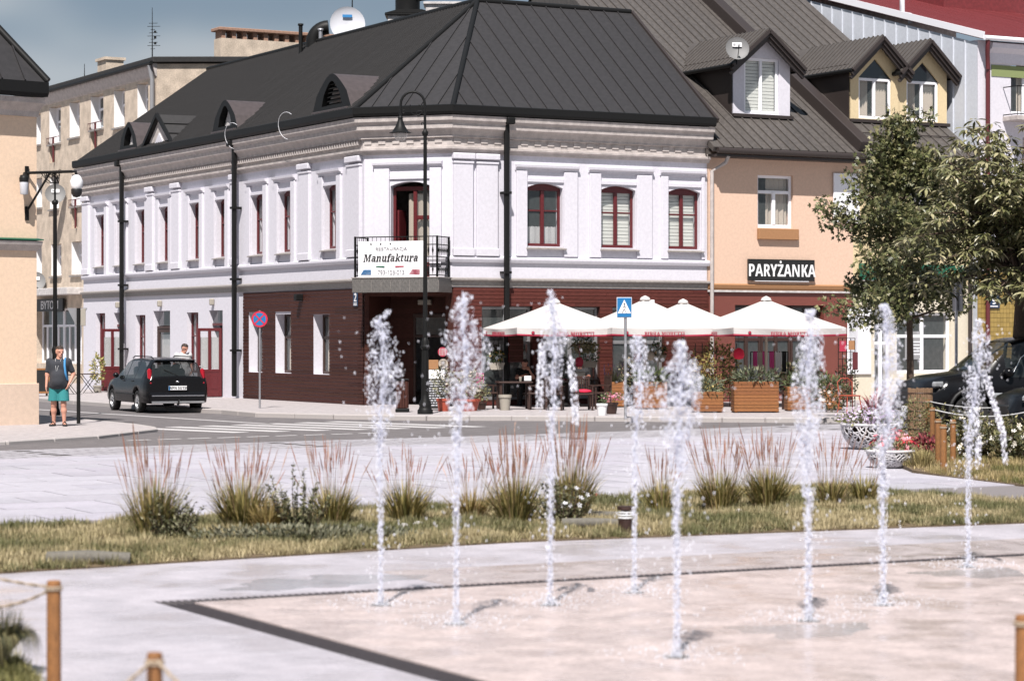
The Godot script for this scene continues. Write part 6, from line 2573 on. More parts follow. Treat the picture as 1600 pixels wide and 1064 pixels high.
func build_terrace() -> void:
	var t := deg_to_rad(17.0)
	parasol("leftmost white parasol with red trimmed valance, its left corner clear of the others", 868, 68.6, 3.08, 3.3, t)
	parasol("white parasol whose peak stands just right of the crossing sign", 1010, 68.9, 3.17, 3.1, t)
	parasol("third white parasol with the lowest peak, between crossing sign and largest parasol", 1070, 70.2, 3.10, 3.0, t)
	parasol("rightmost and largest white parasol, its pole beside the towel rack", 1201, 68.5, 3.15, 3.4, t)
	var y := 0.09
	# tables and chairs
	terrace_table("dark terrace table with a drink near the seated person in black", on_ground(803, 640.5, y), 0.95, 0.15)
	terrace_table("dark terrace table between second and third water jets, holding a red tray", on_ground(872, 637, y), 1.1, 0.2)
	terrace_table("dark terrace table deep in shade behind the dark red cushion chair", on_ground(910, 634, y), 0.9, 0.2)
	var first := chair_shape()
	first.name = numbered("terrace_chair")
	add_child(first)
	tag(first, "", "chair", "terrace chairs")
	var spots := [[763, 640, 1.9, "dark terrace chair with pink blanket over its back"], [838, 641, -1.5, "dark terrace chair at right end of leftmost table"], [913, 642, 0.2, "dark terrace chair with round red cushion on its seat"],
		[938, 640, -1.2, "dark terrace chair left of pink flower pots"], [820, 634, 0.0, "dark terrace chair of the seated person in black"], [907, 631, 0.1, "dark terrace chair of the seated person behind red cushion"], [1245, 641, 0.5, "dark terrace chair between two right wooden planters"], [868, 642, 3.0, "dark terrace chair with its back to the road behind third jet"]]
	for i in spots.size():
		var s = spots[i]
		var c := first if i == 0 else dup(first, "terrace_chair", Vector3.ZERO, 0.0, "")
		c.position = on_ground(s[0], s[1], y)
		c.rotation.y = s[2]
		c.set_meta("label", s[3])
	var ch := on_ground(763, 640, y)
	var g := Geo.new()
	g.box(Vector3(0, 0.06, 0.035), Vector3(0.46, 0.40, 0.025), 0.01)
	g.box(Vector3(0, 0.255, 0.0), Vector3(0.46, 0.03, 0.085), 0.012)
	g.box(Vector3(0, 0.10, -0.035), Vector3(0.45, 0.32, 0.025), 0.01)
	single("pink_blanket", g, M.pink_cloth, "bright pink blanket folded over a terrace chair back", "blanket", ch + Vector3(-0.24, 0.72, 0.09), 1.9 + PI)
	ch = on_ground(913, 642, y)
	g = Geo.new()
	g.ball(Vector3(0, 0.05, 0), Vector3(0.23, 0.055, 0.23), 8, 18)
	single("seat_cushion", g, M.red_cloth, "round bright red cushion on a terrace chair seat", "cushion", ch + Vector3(0, 0.465, 0.0))
	g = Geo.new()
	g.box(Vector3(0, 0, 0), Vector3(0.42, 0.34, 0.1), 0.04)
	single("back_cushion", g, M.clay_grey, "beige square cushion leaning behind the red cushion chair", "cushion", on_ground(904, 637, y) + Vector3(0, 0.83, -0.05), 0.2)
	g = Geo.new()
	g.lathe([[0, 0], [0.2, 0], [0.22, 0.03], [0.2, 0.03], [0, 0.015]], 20)
	single("serving_tray", g, M.print_red, "round red serving tray on dark terrace table behind third jet", "tray", on_ground(872, 637, y) + Vector3(0.05, 0.765, 0.1))
	g = Geo.new()
	g.lathe([[0, 0], [0.035, 0], [0.045, 0.13], [0.035, 0.13], [0.03, 0.02], [0, 0.02]], 12)
	single("drinking_glass", g, M.clay_grey, "short beige drinking glass on leftmost terrace table", "glass", on_ground(803, 640.5, y) + Vector3(0.18, 0.765, 0.1))
	g = Geo.new()
	g.box(Vector3(0, 0.08, 0), Vector3(0.2, 0.14, 0.04), 0.01)
	single("menu_holder", g, M.white_paint, "small white menu holder on chair side of leftmost table", "menu", on_ground(803, 640.5, y) + Vector3(0.38, 0.765, -0.1), 0.2)
	# planters and their plants
	var sp := [[962, 637, 0.46, 0.72, 0.5, "narrow orange plank planter with lavender beside the crossing sign"], [1018, 640, 0.85, 0.75, 0.5, "orange plank planter behind fourth and fifth jets"], [1108, 645.5, 0.75, 0.55, 0.5, "low orange plank planter left of the biggest one"],
		[1183, 645.5, 1.16, 0.82, 0.55, "biggest orange plank planter with olive shrubs"], [1250, 643, 0.6, 0.66, 0.5, "orange plank planter half behind sixth jet"], [1300, 642, 0.6, 0.60, 0.5, "rightmost reddish plank planter below the metal trellis"]]
	var kinds := [["lavender"], ["leafy"], ["olive"], ["olive"], ["leafy"], ["leafy"]]
	for i in sp.size():
		var s = sp[i]
		planter(s[5], s[0], s[1], s[2], s[3], s[4], 0.08)
		var w: float = s[2]
		var where := on_ground(s[0], s[1], y + s[3] - 0.06)
		where = on_ground(s[0], s[1], y)
		where.y = y + s[3] - 0.06
		var pl := thing("planter_shrub", ["spiky lavender with purple tips in narrow planter", "leafy shrub in planter behind the fifth jet", "dark leafy shrub in the low planter", "grey green olive shrub in the biggest planter", "leafy shrub in planter behind sixth jet", "flowering shrub in rightmost plank planter"][i], "shrub", where, 0.0)
		if kinds[i][0] == "lavender":
			g = Geo.new()
			for k in 90:
				var c := Color(0.16, 0.17, 0.08) if k % 3 else Color(0.22, 0.19, 0.09)
				g.tint = c
				var a := rand(0, TAU)
				var tip := Vector3(cos(a) * rand(0.05, 0.4), rand(0.2, 0.55), sin(a) * rand(0.05, 0.3))
				g.blade(Vector3(tip.x * 0.3, 0, tip.z * 0.3), tip, Vector3(0, 0.05, 0), 0.014, Vector3(-sin(a), 0, cos(a)))
				if k % 3 == 0:
					g.tint = Color(0.20, 0.13, 0.22)
					g.ball(tip, Vector3(0.014, 0.05, 0.014), 4, 5)
			part(pl, "stems", g, M.plant)
		else:
			var cols := [Color(0.045, 0.06, 0.028), Color(0.085, 0.10, 0.055), Color(0.15, 0.155, 0.095)] if kinds[i][0] == "olive" else [Color(0.04, 0.065, 0.022), Color(0.09, 0.11, 0.035)]
			foliage(pl, "foliage", "long", M.plant, Vector3(0, 0.14, 0), Vector3(w * 0.60, 0.24, 0.32), int(380 * w), 0.15, cols, 0.5)
	# trellis with climber
	var tr := thing("climbing_plant", "yellow green climbing plant on trellis between third and fourth parasols", "climbing plant", on_ground(1122, 637, y), 0.15)
	for k in 7:
		g = Geo.new()
		g.box(Vector3(-0.6 + k * 0.2, 0.9, 0), Vector3(0.025, 1.8, 0.02))
		part(tr, "trellis_lath", g, M.dark_wood)
	for k in 7:
		g = Geo.new()
		g.box(Vector3(0, 0.25 + k * 0.22, 0.02), Vector3(1.25, 0.025, 0.018))
		part(tr, "trellis_lath", g, M.dark_wood)
	foliage(tr, "foliage", "oval", M.plant, Vector3(0, 1.0, 0.04), Vector3(0.70, 0.80, 0.2), 1700, 0.10, [Color(0.26, 0.20, 0.06), Color(0.18, 0.16, 0.05), Color(0.36, 0.28, 0.10), Color(0.08, 0.08, 0.025)], 0.2)
	# towel rack
	tr = thing("towel_rack", "metal towel rack hung with pink and white cloths beside parasol pole", "clothes rack", on_ground(1206, 634, y), 0.1)
	g = Geo.new()
	g.bar(Vector3(-0.55, 1.55, 0), Vector3(0.55, 1.55, 0), 0.025, 0.025)
	g.bar(Vector3(-0.55, 0, 0), Vector3(-0.55, 1.55, 0), 0.03, 0.03)
	g.bar(Vector3(0.55, 0, 0), Vector3(0.55, 1.55, 0), 0.03, 0.03)
	part(tr, "frame", g, M.black_metal)
	for q in [[-0.42, 0.12, "pink_cloth", 0.5], [-0.27, 0.12, "curtain", 0.46], [-0.14, 0.13, "pink_cloth", 0.5], [0.07, 0.13, "pink_cloth", 0.56], [0.26, 0.18, "white_cloth", 0.58], [0.44, 0.12, "black_cloth", 0.6]]:
		g = Geo.new()
		var n := 8
		for i in n:
			var xa: float = q[0] + q[1] * (i / float(n) - 0.5)
			var xb: float = q[0] + q[1] * ((i + 1) / float(n) - 0.5)
			var za := 0.03 + 0.015 * sin(i * 1.9)
			var zb := 0.03 + 0.015 * sin((i + 1) * 1.9)
			g.quad(Vector3(xa, 1.57 - q[3], za), Vector3(xb, 1.57 - q[3], zb), Vector3(xb, 1.57, zb * 0.4), Vector3(xa, 1.57, za * 0.4))
			g.quad(Vector3(xb, 1.57 - q[3] * 0.8, -zb), Vector3(xa, 1.57 - q[3] * 0.8, -za), Vector3(xa, 1.57, -za * 0.4), Vector3(xb, 1.57, -zb * 0.4))
		single("towel", g, M[q[2]], {"-0.42": "pink towel at left end of towel rack", "-0.27": "beige towel second from left on towel rack", "-0.14": "deep pink towel left of parasol pole on rack", "0.07": "pink towel just right of parasol pole on rack", "0.26": "white towel hanging at right on towel rack", "0.44": "black cloth at right end of towel rack"}[str(q[0])], "towel", tr.position, 0.1, "cloths on the towel rack")
	g = Geo.new()
	g.lathe([[0, 0], [0.12, 0.02], [0.16, 0.12], [0.13, 0.26], [0.05, 0.32], [0, 0.33]], 14)
	var ln := single("paper_lantern", g, M.red_cloth, "round red paper lantern hanging left of the towel rack", "lantern", at(1158, 562, 68.0))
	g = Geo.new()
	g.tube([Vector3(0, 0.32, 0), Vector3(0, 0.75, 0)], 0.006, 4)
	part(ln, "cord", g, M.black_metal)
	# hung flower boxes, white frame, wall boards
	hung("hanging_planter", "beige hanging flower box under left corner of leftmost parasol", at(775, 578, 69.3), [Color(0.55, 0.33, 0.05), Color(0.6, 0.6, 0.55)])
	hung("hanging_planter", "beige hanging flower box right of third jet under parasols", at(922, 575, 69.6), [Color(0.65, 0.6, 0.6), Color(0.6, 0.2, 0.25)])
	hung("hanging_planter", "hanging flower box with pale blossoms high under second parasol", at(912, 552, 69.8), [Color(0.6, 0.5, 0.3), Color(0.6, 0.55, 0.5)])
	hung("hanging_planter", "hanging flower box with yellow tag behind fourth jet", at(1030, 566, 69.8), [Color(0.6, 0.35, 0.05), Color(0.3, 0.12, 0.1)])
	var wf := thing("picture_frame", "small white picture frame on maroon wall under leftmost parasol", "picture frame", at(775, 545, 70.0), deg_to_rad(28.5))
	g = Geo.new()
	for q in [[-0.14, -0.10, -0.2, 0.2], [0.10, 0.14, -0.2, 0.2], [-0.10, 0.10, 0.16, 0.2], [-0.10, 0.10, -0.2, -0.16]]:
		g.span(q[0], q[1], q[2], q[3], -0.02, 0.02)
	part(wf, "frame", g, M.white_paint)
	g = Geo.new()
	g.span(-0.10, 0.10, -0.16, 0.16, -0.012, 0.0)
	part(wf, "picture", g, M.dark_wood)
	g = Geo.new()
	g.span(-0.24, 0.24, -0.42, 0.42, -0.02, 0.02)
	var pb := single("wall_board", g, M.maroon_paint, "maroon slatted wall board behind the seated person in black", "board", at(806, 543, 69.6), deg_to_rad(28.5))
	for k in 5:
		g = Geo.new()
		g.span(-0.235, 0.235, -0.40 + k * 0.165, -0.255 + k * 0.165, 0.02, 0.03)
		part(pb, "slat", g, M.maroon_board)
	# entrance: menu board, round signs, pots
	var mb := thing("menu_board", "black chalk menu board with white header right of tall lamp", "menu board", on_ground(680, 642, y), 0.15)
	g = Geo.new()
	g.xf = Transform3D(Basis(Vector3.RIGHT, -0.14), Vector3.ZERO)
	g.span(-0.27, 0.27, 0.05, 1.12, -0.015, 0.015, 0.005)
	g.bar(Vector3(-0.2, 0, -0.5), Vector3(-0.2, 1.05, -0.02), 0.03, 0.03)
	g.bar(Vector3(0.2, 0, -0.5), Vector3(0.2, 1.05, -0.02), 0.03, 0.03)
	part(mb, "slate", g, M.black_paint)
	g = Geo.new()
	g.xf = Transform3D(Basis(Vector3.RIGHT, -0.14), Vector3.ZERO)
	g.span(-0.25, 0.25, 0.86, 1.10, 0.016, 0.02)
	part(mb, "paper_menu", g, M.white_paint)
	for k in 11:
		g = Geo.new()
		g.xf = Transform3D(Basis(Vector3.RIGHT, -0.14), Vector3.ZERO)
		var x0 := -0.22
		while x0 < 0.2:
			var x1 := x0 + rand(0.03, 0.1)
			g.span(x0, minf(x1, 0.23), 0.12 + k * 0.066, 0.145 + k * 0.066, 0.016, 0.019)
			x0 = x1 + 0.025
		part(mb, "chalk_line", g, M.dish_white)
	for q in [[690.5, 550, "print_red", "round red striped wall sign right of entrance, upper of two"], [691.5, 568.5, "curtain", "round cream wall sign right of entrance, lower of two"]]:
		var rs := thing("round_sign", q[3], "sign", at(q[0], q[1], 67.9), 0.1, "round signs beside the entrance")
		g = Geo.new()
		g.lathe([[0, -0.015], [0.135, -0.015], [0.135, 0.01], [0, 0.01]], 24, Vector3.ZERO, false)
		part(rs, "disc", g, M[q[2]], Transform3D(Basis(Vector3.RIGHT, PI / 2), Vector3.ZERO))
		for k in 5:
			g = Geo.new()
			if q[2] == "print_red":
				g.span(-0.09 + k * 0.04, -0.075 + k * 0.04, -0.10, 0.10, 0.011, 0.014)
			else:
				g.span(-0.08 + 0.02 * (k % 2), 0.08, 0.075 - k * 0.036, 0.088 - k * 0.036, 0.011, 0.014)
			part(rs, "print", g, M.umbrella_cloth if q[2] == "print_red" else M.dark_wood)
	g = Geo.new()
	g.span(-0.14, 0.14, -0.15, 0.15, -0.015, 0.015, 0.005)
	single("wall_board", g, M.brown_render, "small brown wooden board left of lower round sign", "board", at(676, 571, 67.9), 0.1)
	pot_plant("potted_flower", "glossy red pot with pale flowering shrub by the menu board", on_ground(692, 643.5, y), 0.19, 0.34, M.terracotta, 0.85, 0.30, 420, [Color(0.13, 0.14, 0.07), Color(0.28, 0.27, 0.18), Color(0.07, 0.085, 0.035)], 0.07, [Color(0.5, 0.45, 0.35)])
	pot_plant("potted_flower", "wide red pot with pale leafy shrub behind second jet", on_ground(732, 643, y), 0.30, 0.32, M.terracotta, 0.8, 0.42, 520, [Color(0.13, 0.14, 0.07), Color(0.30, 0.29, 0.20), Color(0.07, 0.085, 0.035)], 0.08, [Color(0.6, 0.52, 0.45)])
	pot_plant("potted_plant", "leafy shrub at foot of pink blanket chair", on_ground(752, 641, y), 0.14, 0.2, M.dark_wood, 0.5, 0.22, 220, [Color(0.12, 0.12, 0.05), Color(0.2, 0.18, 0.1)], 0.07)
	pot_plant("potted_plant", "tall pale foliage plant behind the seated person in black", on_ground(832, 630, y), 0.2, 0.35, M.dark_wood, 1.6, 0.36, 420, [Color(0.10, 0.12, 0.06), Color(0.25, 0.26, 0.2), Color(0.04, 0.05, 0.02)], 0.13)
	g = pot_shape(0.17, 0.42)
	single("empty_pot", g, M.clay_grey, "plain beige plant pot under leftmost terrace table", "plant pot", on_ground(789, 642, y))
	pot_plant("potted_flower", "white pot before the pink blossom pot", on_ground(942, 650, y), 0.14, 0.30, M.white_paint, 0.10, 0.12, 60, [Color(0.06, 0.09, 0.03)], 0.05)
	pot_plant("potted_flower", "dark pot overflowing with pink blossom beside crossing sign", on_ground(957, 648, y), 0.17, 0.30, M.dark_wood, 0.26, 0.30, 200, [Color(0.05, 0.08, 0.03), Color(0.10, 0.12, 0.05)], 0.06, [Color(0.70, 0.22, 0.35), Color(0.75, 0.35, 0.45), Color(0.6, 0.12, 0.25)])
	var gl := thing("hanging_greenery", "garland of pale leaves hanging under second parasol right of third jet", "greenery", at(914, 543, 69.2))
	foliage(gl, "foliage", "oval", M.plant, Vector3.ZERO, Vector3(0.42, 0.14, 0.2), 420, 0.08, [Color(0.20, 0.19, 0.09), Color(0.32, 0.29, 0.18), Color(0.09, 0.10, 0.04)], 0.2)
	g = Geo.new()
	g.tube([Vector3(-0.4, 0.05, 0), Vector3(0, 0.12, 0), Vector3(0.4, 0.05, 0)], 0.02, 6)
	part(gl, "branch", g, M.bark)
	for q in [[1040, 628, 1.25, 0.3, "tall leafy potted plant in shade behind the fifth jet"], [985, 630, 1.0, 0.32, "leafy potted plant in shade right of the crossing sign pole"], [1075, 632, 1.1, 0.28, "dark leafy potted plant left of the climbing plant"], [893, 628, 1.3, 0.3, "tall leafy potted plant beside the bowed seated person"], [1236, 632, 0.9, 0.3, "leafy potted plant right of the towel rack"]]:
		pot_plant("potted_plant", q[4], on_ground(q[0], q[1], y), 0.17, 0.3, M.terracotta if q[0] % 2 else M.clay_grey, q[2], q[3], 380, [Color(0.06, 0.075, 0.03), Color(0.13, 0.13, 0.06), Color(0.26, 0.23, 0.13)], 0.12, [Color(0.62, 0.3, 0.2), Color(0.66, 0.55, 0.3)])
	for q in [[906, 566, "print_red", "pink striped lantern hung between the flower boxes"], [1018, 556, "curtain", "cream paper lantern hung right of the crossing sign"], [998, 558, "terracotta", "terracotta lantern hung beside the crossing sign pole"]]:
		g = Geo.new()
		g.lathe([[0, -0.14], [0.08, -0.13], [0.12, -0.04], [0.12, 0.05], [0.07, 0.13], [0, 0.14]], 12)
		g.tube([Vector3(0, 0.13, 0), Vector3(0, 0.5, 0)], 0.006, 4)
		single("hung_lantern", g, M[q[2]], q[3], "lantern", at(q[0], q[1], 68.9))
	# right end: metal trellis, orange-red chair, flowering bush
	tr = thing("metal_trellis", "black metal trellis with red cards at right end of the terrace", "trellis", on_ground(1328, 636, y), 0.2)
	g = Geo.new()
	for k in 5:
		g.bar(Vector3(-0.25 + k * 0.125, 0, 0), Vector3(-0.25 + k * 0.125, 1.95, 0), 0.018, 0.018)
	for k in 10:
		g.bar(Vector3(-0.25, 0.15 + k * 0.2, 0), Vector3(0.25, 0.15 + k * 0.2, 0), 0.014, 0.014)
	part(tr, "grid", g, M.black_metal)
	for q in [[-0.12, 1.72, 0.2, 0.3, "print_red"], [0.14, 1.75, 0.18, 0.26, "brown_render"], [0.25, 1.3, 0.16, 0.5, "maroon_metal"]]:
		g = Geo.new()
		g.box(Vector3(q[0], q[1], 0.02), Vector3(q[2], q[3], 0.012))
		part(tr, "hung_card", g, M[q[4]])
	foliage(tr, "foliage", "oval", M.plant, Vector3(0, 0.7, 0.02), Vector3(0.34, 0.6, 0.16), 300, 0.09, [Color(0.03, 0.035, 0.015), Color(0.06, 0.06, 0.025)])
	var rb := thing("flowering_bush", "low bush with pale blossoms left of orange garden chair", "bush", on_ground(1302, 645, y))
	foliage(rb, "foliage", "oval", M.plant, Vector3(0, 0.42, 0), Vector3(0.55, 0.46, 0.35), 700, 0.09, [Color(0.035, 0.045, 0.015), Color(0.07, 0.075, 0.03)])
	foliage(rb, "flowers", "petal", M.petal, Vector3(0, 0.42, 0.05), Vector3(0.55, 0.48, 0.36), 70, 0.045, [Color(0.62, 0.55, 0.5), Color(0.6, 0.45, 0.42)], 0.6, 0.95)
	var oc := thing("garden_chair", "orange red metal garden chair below the black trellis", "chair", on_ground(1333, 646, y), 0.4)
	g = Geo.new()
	g.box(Vector3(0, 0.45, 0), Vector3(0.42, 0.03, 0.42), 0.01)
	part(oc, "seat", g, M.terracotta)
	for s in [-1.0, 1.0]:
		for q in [-1.0, 1.0]:
			g = Geo.new()
			g.tube([Vector3(s * 0.18, 0.44, q * 0.18), Vector3(s * 0.23, 0.0, q * 0.24)], 0.014, 6)
			part(oc, "leg", g, M.terracotta)
	g = Geo.new()
	g.tube([Vector3(-0.2, 0.45, -0.2), Vector3(-0.22, 0.8, -0.26), Vector3(-0.1, 0.9, -0.27), Vector3(0.1, 0.9, -0.27), Vector3(0.22, 0.8, -0.26), Vector3(0.2, 0.45, -0.2)], 0.014, 6)
	part(oc, "backrest", g, M.terracotta)
	var bb := thing("leafy_bush", "dark leafy bush right of sixth jet under parasol edge", "bush", on_ground(1266, 640, y))
	foliage(bb, "foliage", "oval", M.plant, Vector3(0, 0.75, 0), Vector3(0.4, 0.75, 0.3), 600, 0.12, [Color(0.03, 0.04, 0.016), Color(0.09, 0.10, 0.06), Color(0.2, 0.2, 0.15)])

# ---------------------------------------------------------------- cars

func car(o: Node3D, ctrl: Array, wheels: Array, wr: float, sides: Array, screens: Array, clear: float) -> void:
	# ctrl rows: x, belt height, top height, half widths low / belt / top; x runs forward. Lofted skin with real wheel arches and glass cells.
	var xs := []
	for c in ctrl: xs.append(c[0])
	var ar := wr + 0.06
	for w in wheels:
		for k in 13:
			xs.append(w + ar * cos(PI * k / 12.0))
		xs.append(w + ar + 0.01)
		xs.append(w - ar - 0.01)
	for s in sides + screens:
		xs.append(s[0])
		xs.append(s[1])
	xs.sort()
	var ux := []
	for x in xs:
		if x >= ctrl[0][0] and x <= ctrl[-1][0] and (ux.is_empty() or x - ux[-1] > 0.004): ux.append(x)
	var rows := []
	for x in ux:
		var i := 0
		while i < ctrl.size() - 2 and ctrl[i + 1][0] < x: i += 1
		var t := clampf((x - ctrl[i][0]) / (ctrl[i + 1][0] - ctrl[i][0]), 0, 1)
		var v := []
		for k in range(1, 6): v.append(lerpf(ctrl[i][k], ctrl[i + 1][k], t))
		var yb := clear
		for w in wheels:
			var dx := absf(x - w)
			if dx <= ar: yb = maxf(yb, wr + sqrt(ar * ar - dx * dx))
		var h: float = v[0]
		var lo: float = v[2]
		var be: float = v[3]
		var up: float = v[4]
		var a1 := maxf(yb + 0.05, lerpf(clear, h, 0.35))
		var a2 := maxf(yb + 0.10, lerpf(clear, h, 0.75))
		var p := [Vector2(0, yb), Vector2(lo * 0.9, yb), Vector2(lo, yb + 0.03), Vector2(lo + 0.03, a1), Vector2(maxf(be, lo) + 0.02, a2), Vector2(be, maxf(h, a2 + 0.02)), Vector2(up + 0.02, maxf(v[1] - 0.06, a2 + 0.03)), Vector2(up - 0.05, maxf(v[1] - 0.005, a2 + 0.04)), Vector2(up * 0.5, maxf(v[1] + 0.015, a2 + 0.05)), Vector2(0, maxf(v[1] + 0.025, a2 + 0.06))]
		rows.append(p)
	var n: int = rows[0].size()
	var full := []   # both sides
	for i in rows.size():
		var r := []
		for k in n: r.append(Vector3(ux[i], rows[i][k].y, rows[i][k].x))
		for k in range(n - 2, 0, -1): r.append(Vector3(ux[i], rows[i][k].y, -rows[i][k].x))
		full.append(r)
	var m: int = full[0].size()
	var nor := []
	for i in rows.size():
		var r := []
		for k in m:
			var e: Vector3 = full[mini(i + 1, rows.size() - 1)][k] - full[maxi(i - 1, 0)][k]
			var f: Vector3 = full[i][(k + 1) % m] - full[i][(k - 1 + m) % m]
			r.append(f.cross(e).normalized())
		nor.append(r)
	var body := Geo.new()
	var glass := Geo.new()
	for i in rows.size() - 1:
		var mx: float = (ux[i] + ux[i + 1]) / 2.0
		for k in m:
			var seg := k if k < n - 1 else (2 * n - 3 - k)
			var g := body
			if seg == 5:
				for s in sides:
					if mx > s[0] and mx < s[1]: g = glass
			if seg >= 6:
				for s in screens:
					if mx > s[0] and mx < s[1]: g = glass
			var q := (k + 1) % m
			var a: Vector3 = full[i][k]
			var b: Vector3 = full[i][q]
			var c: Vector3 = full[i + 1][q]
			var d: Vector3 = full[i + 1][k]
			var out: Vector3 = nor[i][k]
			if (b - a).cross(c - a).dot(out) >= 0.0:
				g.tri_n(a, b, c, nor[i][k], nor[i][q], nor[i + 1][q])
				g.tri_n(a, c, d, nor[i][k], nor[i + 1][q], nor[i + 1][k])
			else:
				g.tri_n(a, c, b, nor[i][k], nor[i + 1][q], nor[i][q])
				g.tri_n(a, d, c, nor[i][k], nor[i + 1][k], nor[i + 1][q])
	for e in [0, rows.size() - 1]:
		var mid := Vector3(ux[e], (rows[e][0].y + rows[e][n - 1].y) / 2, 0)
		for k in m:
			body.tri_out(mid, full[e][k], full[e][(k + 1) % m], Vector3(-1 if e == 0 else 1, 0, 0))
	part(o, "body", body, M.car_black)
	part(o, "window_glass", glass, M.car_glass)
	var inside := Geo.new()
	inside.box(Vector3(-0.3, 0.62, 0), Vector3(2.9, 0.5, 1.35))
	for s in [-0.36, 0.36]:
		inside.box(Vector3(0.1, 1.0, s), Vector3(0.18, 0.55, 0.46), 0.06)
		inside.box(Vector3(0.06, 1.33, s), Vector3(0.1, 0.16, 0.24), 0.05)
		inside.box(Vector3(-0.85, 0.98, s), Vector3(0.18, 0.5, 0.5), 0.06)
		inside.box(Vector3(-0.88, 1.28, s), Vector3(0.1, 0.14, 0.22), 0.05)
	part(o, "seats", inside, M.car_inside)
	var half: float = ctrl[3][3] + 0.02
	for w in wheels:
		for s in [-1.0, 1.0]:
			var f := Transform3D(Basis(Vector3.RIGHT, PI / 2 * s), Vector3(w, wr, s * (half - 0.115)))
			var g := Geo.new()
			g.lathe([[wr * 0.62, -0.1], [wr * 0.92, -0.1], [wr, -0.06], [wr, 0.06], [wr * 0.92, 0.1], [wr * 0.66, 0.09], [wr * 0.64, 0.05]], 28)
			var wh := part(o, "wheel", g, M.tyre, f)
			g = Geo.new()
			g.lathe([[wr * 0.66, 0.09], [wr * 0.60, 0.06], [wr * 0.58, 0.0]], 28)
			g.lathe([[0.06, 0.0], [0.06, 0.07], [0.0, 0.075]], 12)
			for k in 5:
				for tw in [-0.13, 0.13]:
					var a := TAU * k / 5.0
					g.bar(Vector3(0.04 * cos(a), 0.06, 0.04 * sin(a)), Vector3(wr * 0.62 * cos(a + tw), 0.07, wr * 0.62 * sin(a + tw)), 0.03, 0.02)
			part(wh, "rim", g, M.alloy)
			g = Geo.new()
			g.lathe([[wr * 0.6, -0.02], [0.0, -0.02]], 20)
			part(wh, "brake_disc", g, M.car_inside)
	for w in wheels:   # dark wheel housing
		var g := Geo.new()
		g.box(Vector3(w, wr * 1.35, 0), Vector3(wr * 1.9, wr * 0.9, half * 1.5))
		part(o, "wheel_housing", g, M.car_inside)


